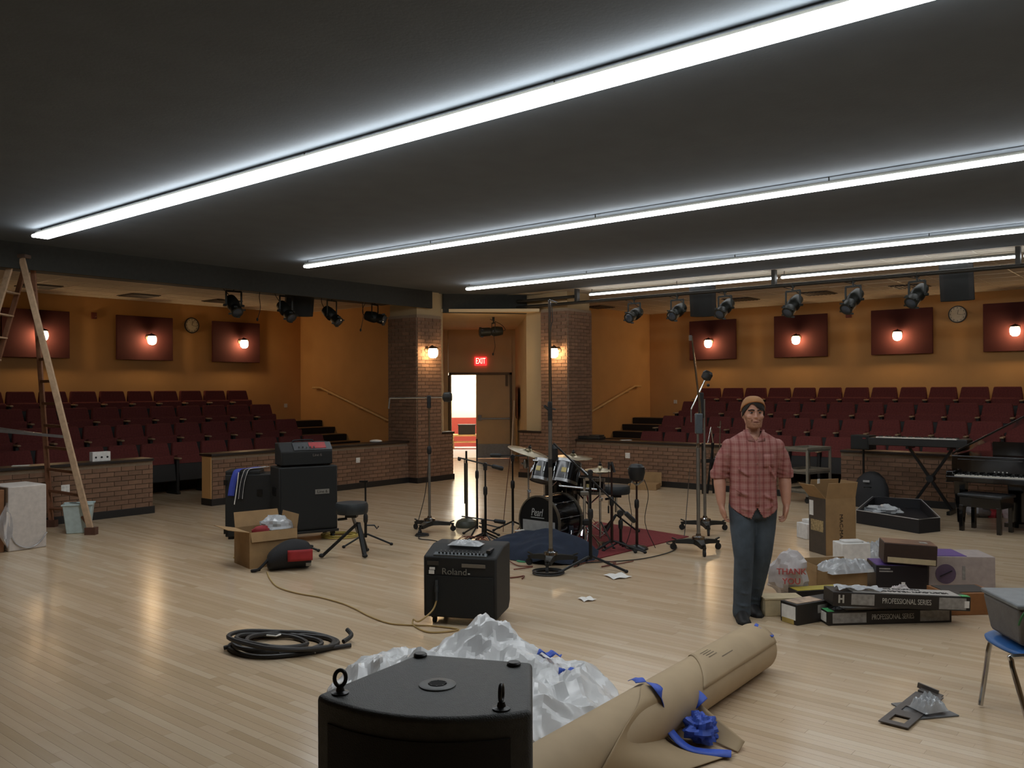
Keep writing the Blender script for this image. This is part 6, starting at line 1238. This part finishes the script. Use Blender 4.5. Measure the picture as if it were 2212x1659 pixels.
# ================================================================ the man
MX = gp(1624, 1331)
man = thing('person', 'person in backwards tan cap, plaid shirt and jeans walking forward', 'person', V((MX.x, MX.y, 0)), math.radians(-3))
def fuse(name, mb, m, parent, vox, smooth=4, label=None, cut=None):
    """turn a set of overlapping closed shapes into one continuous skin"""
    me = mb.mesh('tmp', 0); o = bpy.data.objects.new('tmp', me); col.objects.link(o)
    k = o.modifiers.new('r', 'REMESH'); k.mode = 'VOXEL'; k.voxel_size = vox; k.use_smooth_shade = True
    k = o.modifiers.new('s', 'SMOOTH'); k.iterations = smooth; k.factor = 0.5
    dg = bpy.context.evaluated_depsgraph_get(); r = bpy.data.meshes.new_from_object(o.evaluated_get(dg)); bpy.data.objects.remove(o); bpy.data.meshes.remove(me)
    r.name = name; r.materials.clear()
    if cut:
        b = bmesh.new(); b.from_mesh(r); bmesh.ops.delete(b, geom=[f for f in b.faces if cut(f.calc_center_median())], context='FACES'); b.to_mesh(r); b.free()
    r.polygons.foreach_set('use_smooth', [True]*len(r.polygons))
    ob = link(name, r, m, parent)
    if label: ob['label'] = label
    return ob
def er(c, rx, ry, n=24, p=2.0, yf=1.0):
    out = []
    for i in range(n):
        a = 2*math.pi*i/n; cx, sy = math.cos(a), math.sin(a)
        x = math.copysign(abs(cx)**(2/p), cx)*rx; y = math.copysign(abs(sy)**(2/p), sy)*ry*(yf if sy < 0 else 1)
        out.append(V((c[0]+x, c[1]+y, c[2])))
    return out
def limb(mb, pts, rs, k=5, n=14):
    P = smoothpath(pts, k); m_ = len(pts)-1; R = []
    for i in range(len(P)):
        f = i/k; j = min(int(f), m_-1); t_ = f-j; R.append(rs[j]*(1-t_)+rs[j+1]*t_)
    mb.tube(P, 0.05, n, rs=R); mb.ell(P[0], (R[0],)*3, 12, 8); mb.ell(P[-1], (R[-1],)*3, 12, 8)
SKIN = mat('skin', '#b9876f', 0.5, var=0.06, scale=25); HC = V((0.018, -0.01, 1.585))    # head centre
ARM = {-1: (V((-0.172, 0.0, 1.335)), V((-0.238, 0.035, 1.08)), V((-0.236, -0.035, 0.885))), 1: (V((0.208, 0.0, 1.335)), V((0.270, 0.045, 1.085)), V((0.266, -0.02, 0.885)))}
LEG = {-1: (V((-0.075, 0.0, 0.86)), V((-0.080, -0.105, 0.47)), V((-0.096, -0.085, 0.085))), 1: (V((0.105, 0.01, 0.86)), V((0.078, -0.005, 0.46)), V((0.03, 0.13, 0.085)))}
body = MB()
# head: stacked outlines, face towards -y
hr = [(-0.118, 0.030, 0.030, -0.045), (-0.110, 0.045, 0.050, -0.035), (-0.090, 0.060, 0.074, -0.020), (-0.060, 0.068, 0.088, -0.008), (-0.025, 0.073, 0.092, 0.0), (0.010, 0.076, 0.095, 0.002), (0.045, 0.077, 0.096, 0.004), (0.075, 0.073, 0.092, 0.006), (0.100, 0.058, 0.076, 0.010), (0.116, 0.032, 0.045, 0.012), (0.120, 0.01, 0.012, 0.012)]
body.loft([er((HC.x, HC.y+cy, HC.z+z), rx, ry, 28, 2.2) for z, rx, ry, cy in hr])
body.loft([er((HC.x, HC.y-0.092+dy, HC.z+z), w, d, 10) for z, w, d, dy in ((-0.042, 0.010, 0.012, 0.0), (-0.035, 0.017, 0.020, -0.006), (-0.020, 0.012, 0.018, -0.004), (0.005, 0.009, 0.012, 0.004), (0.022, 0.008, 0.008, 0.008))])     # nose
for s in (-1, 1):
    body.ell((HC.x+s*0.079, HC.y+0.01, HC.z-0.015), (0.010, 0.018, 0.032))                # ears
    body.ell((HC.x+s*0.030, HC.y-0.086, HC.z+0.022), (0.022, 0.012, 0.008))               # brow ridge
    body.ell((HC.x+s*0.042, HC.y-0.070, HC.z-0.030), (0.022, 0.020, 0.020))               # cheek
body.ell((HC.x, HC.y-0.088, HC.z-0.062), (0.022, 0.010, 0.006)); body.ell((HC.x, HC.y-0.086, HC.z-0.073), (0.020, 0.010, 0.006)); body.ell((HC.x, HC.y-0.075, HC.z-0.098), (0.026, 0.020, 0.016))
limb(body, [(0.018, 0.012, 1.53), (0.02, 0.012, 1.44), (0.02, 0.012, 1.38)], [0.052, 0.056, 0.075])
body.loft([er((0.015, 0.0, z), rx, ry) for z, rx, ry in ((0.80, 0.13, 0.10), (0.90, 0.155, 0.105), (1.02, 0.14, 0.10), (1.15, 0.155, 0.11), (1.28, 0.16, 0.10), (1.34, 0.13, 0.085), (1.39, 0.07, 0.07))])
for s in (-1, 1):
    a, b, c = ARM[s]; limb(body, [a+V((-s*0.025, 0, -0.045)), a.lerp(b, 0.5), b], [0.046, 0.044, 0.040]); limb(body, [b, b.lerp(c, 0.3), b.lerp(c, 0.7), c], [0.046, 0.048, 0.040, 0.031])
    # hand: palm thin in x, fingers along -z, index finger at the front (-y)
    pc = c + V((0.004*s*-1, -0.008, -0.05))
    body.loft([[V((c.x+(-s)*dx+hw*math.cos(t_), c.y+cy+hd*math.sin(t_), c.z-dz)) for t_ in [k*2*math.pi/14 for k in range(14)]] for dz, hw, hd, dx, cy in ((0.0, 0.025, 0.030, 0, 0), (0.025, 0.023, 0.036, 0.002, -0.004), (0.055, 0.021, 0.044, 0.006, -0.006), (0.082, 0.018, 0.044, 0.010, -0.006), (0.094, 0.012, 0.038, 0.012, -0.006))])
    for i, (ln, dy) in enumerate(((0.070, -0.038), (0.078, -0.016), (0.073, 0.006), (0.058, 0.027))):
        b0 = V((c.x-s*0.010, c.y+dy, c.z-0.080)); cu = 0.55+0.12*i      # curl towards the palm
        p1 = b0+V((-s*0.006, -0.004, -0.36*ln)); p2 = p1+V((-s*math.sin(cu), -0.1, -math.cos(cu)))*0.36*ln; p3 = p2+V((-s*math.sin(cu*1.9), -0.05, -math.cos(cu*1.9)))*0.30*ln
        limb(body, [b0, p1, p2, p3], [0.0105, 0.010, 0.0092, 0.008], 3, 8)
    t0 = V((c.x-s*0.002, c.y-0.028, c.z-0.030)); limb(body, [t0, t0+V((-s*0.010, -0.022, -0.022)), t0+V((-s*0.020, -0.028, -0.048)), t0+V((-s*0.024, -0.024, -0.068))], [0.013, 0.011, 0.0098, 0.0075], 3, 8)
    h, k, an = LEG[s]; limb(body, [h, h.lerp(k, 0.5), k], [0.085, 0.072, 0.053]); limb(body, [k, k.lerp(an, 0.35), an], [0.052, 0.052, 0.037])
    body.ell(an+V((0, -0.03, -0.045)), (0.030, 0.07, 0.025))
bo = fuse('body', body, SKIN, man, 0.0048, 3)
# face
HAIR = mat('hair', '#1d150f', 0.75, var=0.25, scale=90); EYEW = mat('eye_white', '#84746a', 0.3); 
for s in (-1, 1):
    ey = part('eye', MB().ell((HC.x+s*0.031, HC.y-0.087, HC.z+0.002), (0.014, 0.009, 0.0065), 14, 8), EYEW, man); part('iris', MB().ell((HC.x+s*0.031, HC.y-0.094, HC.z+0.002), (0.006, 0.004, 0.0062), 10, 6), mat('iris', '#1c1510', 0.2), ey)
    part('eyebrow', MB().tube(smoothpath([(HC.x+s*0.012, HC.y-0.103, HC.z+0.020), (HC.x+s*0.032, HC.y-0.101, HC.z+0.025), (HC.x+s*0.054, HC.y-0.084, HC.z+0.018)], 4), 0.0055, 6), HAIR, man)
part('mouth', MB().ell((HC.x, HC.y-0.098, HC.z-0.068), (0.022, 0.004, 0.0035), 14, 6), mat('lips', '#7d4a40', 0.5), man)
BEARD = mat('beard', '#94674d', 0.8, var=0.25, scale=120)
mb = MB()
for i in range(15):
    a = math.pi*(1.08+0.84*i/14)
def beardf(u, v):
    a = math.pi*(1.03+0.94*u); z = -0.040-0.075*v - 0.010*math.sin(math.pi*u)*0
    rx = 0.0755-0.022*v; ry = 0.097-0.014*v
    cy = -0.002-0.022*v
    return V((HC.x+rx*math.cos(a), HC.y+cy+ry*math.sin(a)*(1.0), HC.z+z + (0.03*abs(2*u-1)**2)*(1-v)))
bd_b = MB(); bd_b.sheet(beardf, 24, 8)
keep = []
for f in bd_b.f:
    c = sum((V(bd_b.v[i]) for i in f), V())/4 - HC
    if not (abs(c.x) < 0.030 and -0.080 < c.z < -0.052 and c.y < 0) and not (abs(c.x) < 0.052 and c.z > -0.05): keep.append(f)
bd_b.f = keep; part('beard', bd_b, BEARD, man, solid=0.003)
# hair fringe and cap
hm = MB()
def hairf(u, v):
    a = math.pi*(0.98+1.04*u); r = 1.0; part_ = 0.030+0.045*math.exp(-((u-0.40)/0.12)**2)-0.075*abs(2*u-1)**3
    z0_ = part_; z1_ = 0.088; z = z0_*(1-v)+z1_*v; k = 1-0.10*(v**2)
    return V((HC.x+0.083*k*math.cos(a), HC.y+0.004+0.103*k*math.sin(a), HC.z+z))
hm.sheet(hairf, 30, 8); part('hair', hm, HAIR, man, solid=0.008)
part('back_hair', MB().loft([er((HC.x, HC.y+0.025, HC.z+z), rx, ry, 20) for z, rx, ry in ((-0.06, 0.060, 0.070), (-0.02, 0.079, 0.080), (0.03, 0.083, 0.085), (0.06, 0.082, 0.085))]), HAIR, man)
CAP = mat('tan_cap', '#a8794e', 0.85, var=0.1); cp = MB(); vs = []
def capf(u, v):
    a = 2*math.pi*u; tilt = 0.062*math.sin(a)*-1     # higher at the front
    z0_ = 0.012+0.072*max(0, -math.sin(a))**0.8; h = 0.128-z0_
    ph = v*math.pi/2; k = math.cos(ph)**0.75 if v < 1 else 0.0
    return V((HC.x+0.0895*k*math.cos(a), HC.y+0.010+0.108*k*math.sin(a), HC.z+z0_*(1-v**2)+(0.132)*v**0.8*1.0*(1 if v > 0 else 0) if False else HC.z+z0_+h*math.sin(ph)))
cp.sheet(capf, 36, 12); cpo = part('cap', cp, CAP, man, 'tan cap worn backwards', solid=0.005)
part('cap_brim', MB().sheet(lambda u, v: V((HC.x+0.075*(2*u-1), HC.y+0.105+0.065*v*math.sqrt(max(0, 1-(2*u-1)**2))-0.02*(2*u-1)**2, HC.z+0.030-0.02*v)), 12, 5), CAP, cpo, solid=0.005); part('cap_band', MB().tube([capf(i/36, 0.0)+V((0, 0, 0.004)) for i in range(36)], 0.006, 6, closed=True), mat('cap_band', '#9c6436', 0.8), cpo)
# shirt
def plaid():
    m = bpy.data.materials.new('plaid_shirt'); m.use_nodes = True; N = m.node_tree.nodes; L = m.node_tree.links; b = N['Principled BSDF']; b.inputs['Roughness'].default_value = 0.9; b.inputs['Specular IOR Level'].default_value = 0.2
    tc = N.new('ShaderNodeTexCoord'); sx = N.new('ShaderNodeSeparateXYZ'); L.new(tc.outputs['Object'], sx.inputs[0]); cur = None
    def stripe(axis, period, duty, off=0.0):
        d = N.new('ShaderNodeMath'); d.operation = 'MULTIPLY_ADD'; d.inputs[1].default_value = 1/period; d.inputs[2].default_value = off; L.new(sx.outputs[axis], d.inputs[0])
        f = N.new('ShaderNodeMath'); f.operation = 'FRACT'; L.new(d.outputs[0], f.inputs[0]); c = N.new('ShaderNodeMath'); c.operation = 'LESS_THAN'; c.inputs[1].default_value = duty; L.new(f.outputs[0], c.inputs[0]); return c.outputs[0]
    def over(base, fac, colr, amt):
        mu = N.new('ShaderNodeMath'); mu.operation = 'MULTIPLY'; mu.inputs[1].default_value = amt; L.new(fac, mu.inputs[0]); mx = N.new('ShaderNodeMix'); mx.data_type = 'RGBA'; L.new(mu.outputs[0], mx.inputs['Factor'])
        if base is None: mx.inputs['A'].default_value = (*lin('#a2716a'), 1)
        else: L.new(base, mx.inputs['A'])
        mx.inputs['B'].default_value = (*lin(colr), 1); return mx.outputs['Result']
    c = over(None, stripe(0, 0.058, 0.30), '#8a4a45', 0.5); c = over(c, stripe(2, 0.058, 0.30), '#8a4a45', 0.5); c = over(c, stripe(0, 0.058, 0.08, 0.35), '#c9a79c', 0.22); c = over(c, stripe(2, 0.058, 0.08, 0.35), '#c9a79c', 0.22); c = over(c, stripe(0, 0.058, 0.07, 0.90), '#5d3236', 0.5)
    L.new(c, b.inputs['Base Color']); n = N.new('ShaderNodeTexNoise'); n.inputs['Scale'].default_value = 14; L.new(tc.outputs['Object'], n.inputs['Vector']); bp = N.new('ShaderNodeBump'); bp.inputs['Strength'].default_value = 0.5; bp.inputs['Distance'].default_value = 0.02; L.new(n.outputs['Fac'], bp.inputs['Height']); L.new(bp.outputs['Normal'], b.inputs['Normal']); return m
PLAID = plaid(); sh = MB()
sh.loft([er((0.015+dx, 0.0, z), rx, ry, 28, 2.3) for z, rx, ry, dx in ((0.765, 0.190, 0.140, 0), (0.80, 0.190, 0.140, 0), (0.90, 0.183, 0.135, 0), (1.02, 0.176, 0.130, 0), (1.12, 0.180, 0.132, 0), (1.22, 0.190, 0.134, 0), (1.30, 0.205, 0.126, 0.003), (1.345, 0.202, 0.112, 0.004), (1.385, 0.172, 0.096, 0.004), (1.42, 0.115, 0.084, 0.004), (1.445, 0.070, 0.070, 0.004))])
for s in (-1, 1):
    a, b, c = ARM[s]; limb(sh, [a+V((-s*0.03, 0, -0.035)), a.lerp(b, 0.35), b+V((0, -0.005, 0.03))], [0.066, 0.066, 0.062])
    sh.ell(a+V((-s*0.008, 0, -0.012)), (0.060, 0.065, 0.060))
    e = b.lerp(c, -0.12); sh.cyl(e+V((0, 0.0, 0.03)), e+V((0, -0.004, -0.035)), 0.070, 0.068, 18)     # rolled cuff
    rnw = random.Random(s+5)
    for i in range(5):   # sleeve folds
        f = 0.25+0.16*i; p = a.lerp(b, f); sh.tube(smoothpath([p+V((-0.055, -0.03, 0.01)), p+V((0, -0.064, -0.008)), p+V((0.055, -0.03, -0.02))], 3), 0.008, 6)
for (x0, z0_, x1, z1_) in ((-0.12, 1.16, -0.03, 1.10), (0.10, 1.20, 0.16, 1.08), (-0.14, 1.0, -0.04, 0.95), (0.04, 0.98, 0.15, 0.92), (-0.10, 0.86, 0.0, 0.84), (0.06, 0.85, 0.14, 0.88)):
    sh.tube(smoothpath([(x0, -0.118, z0_), ((x0+x1)/2, -0.131, (z0_+z1_)/2-0.005), (x1, -0.122, z1_)], 4), 0.011, 6)
def cut(c):
    hem = 0.785+0.045*(abs(c.x-0.015)/0.19)**2*2
    if c.z < hem-0.01: return True
    if c.y < -0.06 and abs(c.x-0.018) < 0.045*(0.865-c.z)/0.08 and c.z < 0.865: return True
    if c.y < -0.02 and c.z > 1.365 and abs(c.x-0.02) < 0.052*(c.z-1.365)/0.07: return True
    return False
so = fuse('shirt', sh, PLAID, man, 0.0075, 5, 'red and white plaid shirt with rolled sleeves', cut); k_ = so.modifiers.new('solid', 'SOLIDIFY'); k_.thickness = 0.004; k_.offset = -1
part('placket', MB().sheet(lambda u, v: V((0.018+0.016*(2*u-1), -0.137-0.003*math.sin(v*9)+(0.045*max(0, v-0.80)/0.2 if v > 0.8 else 0), 0.87+0.50*v)), 2, 16), PLAID, so, solid=0.004)
part('pocket', MB().sheet(lambda u, v: V((0.065+0.085*u, -0.139+0.014*u+0.004, 1.17+0.10*v)), 3, 3), PLAID, so, solid=0.004)
for i in range(6): part('button', MB().cyl((0.018, -0.140, 0.90+0.075*i), (0.018, -0.146, 0.90+0.075*i), 0.0055, n=10), mat('shirt_button', '#8d6a62', 0.4), so)
for s in (-1, 1): part('collar', MB().add([V((0.02+s*0.010, -0.106, 1.362)), V((0.02+s*0.064, -0.104, 1.375)), V((0.02+s*0.082, -0.02, 1.450)), V((0.02+s*0.056, -0.062, 1.458))], [(0, 1, 2, 3) if s > 0 else (3, 2, 1, 0)]), PLAID, so, solid=0.006)
# jeans
def denim():
    m = mat('denim', '#414a52', 0.85, var=0.28, scale=9, bump=0.25, bscale=200); return m
jn = MB(); jn.loft([er((0.015, 0.005, z), rx, ry, 24, 2.3) for z, rx, ry in ((0.77, 0.150, 0.105), (0.80, 0.168, 0.118), (0.86, 0.172, 0.120), (0.96, 0.160, 0.112))])
for s in (-1, 1):
    h, k, an = LEG[s]; limb(jn, [h+V((0, 0, 0.0)), h.lerp(k, 0.45), k], [0.100, 0.094, 0.074]); limb(jn, [k, k.lerp(an, 0.4), an.lerp(k, 0.12), an+V((0, 0, -0.035))], [0.074, 0.072, 0.066, 0.070])
    for i in range(4): p = k.lerp(an, 0.15+0.25*i); jn.tube(smoothpath([p+V((-0.06, -0.03, 0.01)), p+V((0, -0.072, -0.006)), p+V((0.06, -0.03, -0.014))], 3), 0.008, 6)
fuse('jeans', jn, denim(), man, 0.008, 5, 'faded blue jeans')
for s in (-1, 1):
    an = LEG[s][2]; o = V((an.x, an.y, 0)); rg = []
    for y, w, h in ((0.10, 0.034, 0.075), (0.08, 0.048, 0.11), (0.03, 0.052, 0.12), (-0.03, 0.052, 0.108), (-0.09, 0.049, 0.068), (-0.15, 0.046, 0.052), (-0.185, 0.030, 0.038), (-0.195, 0.012, 0.02)):
        rg.append([V((o.x+s*0.012*max(0, -y/0.19)+w*math.cos(t_), o.y+y, 0.012+max(0.0, (h-0.012)*math.sin(t_)) if math.sin(t_) > 0 else 0.006)) for t_ in [q*2*math.pi/16 for q in range(16)]])
    so_ = part('shoe', MB().loft(rg), mat('shoe_black', '#1b1a19', 0.6), man, 'dark shoe', sub=1); part('sole', MB().prism([(o.x+s*0.012*max(0, -y/0.19)+w*sg, o.y+y) for sg, seq in ((1, ((-0.19, 0.02), (-0.15, 0.05), (-0.09, 0.053), (0, 0.048), (0.08, 0.044), (0.105, 0.028))), (-1, ((0.105, 0.028), (0.08, 0.044), (0, 0.048), (-0.09, 0.053), (-0.15, 0.05), (-0.19, 0.02)))) for y, w in seq], 0.0, 0.014), mat('sole_dark', '#151413', 0.8), so_)
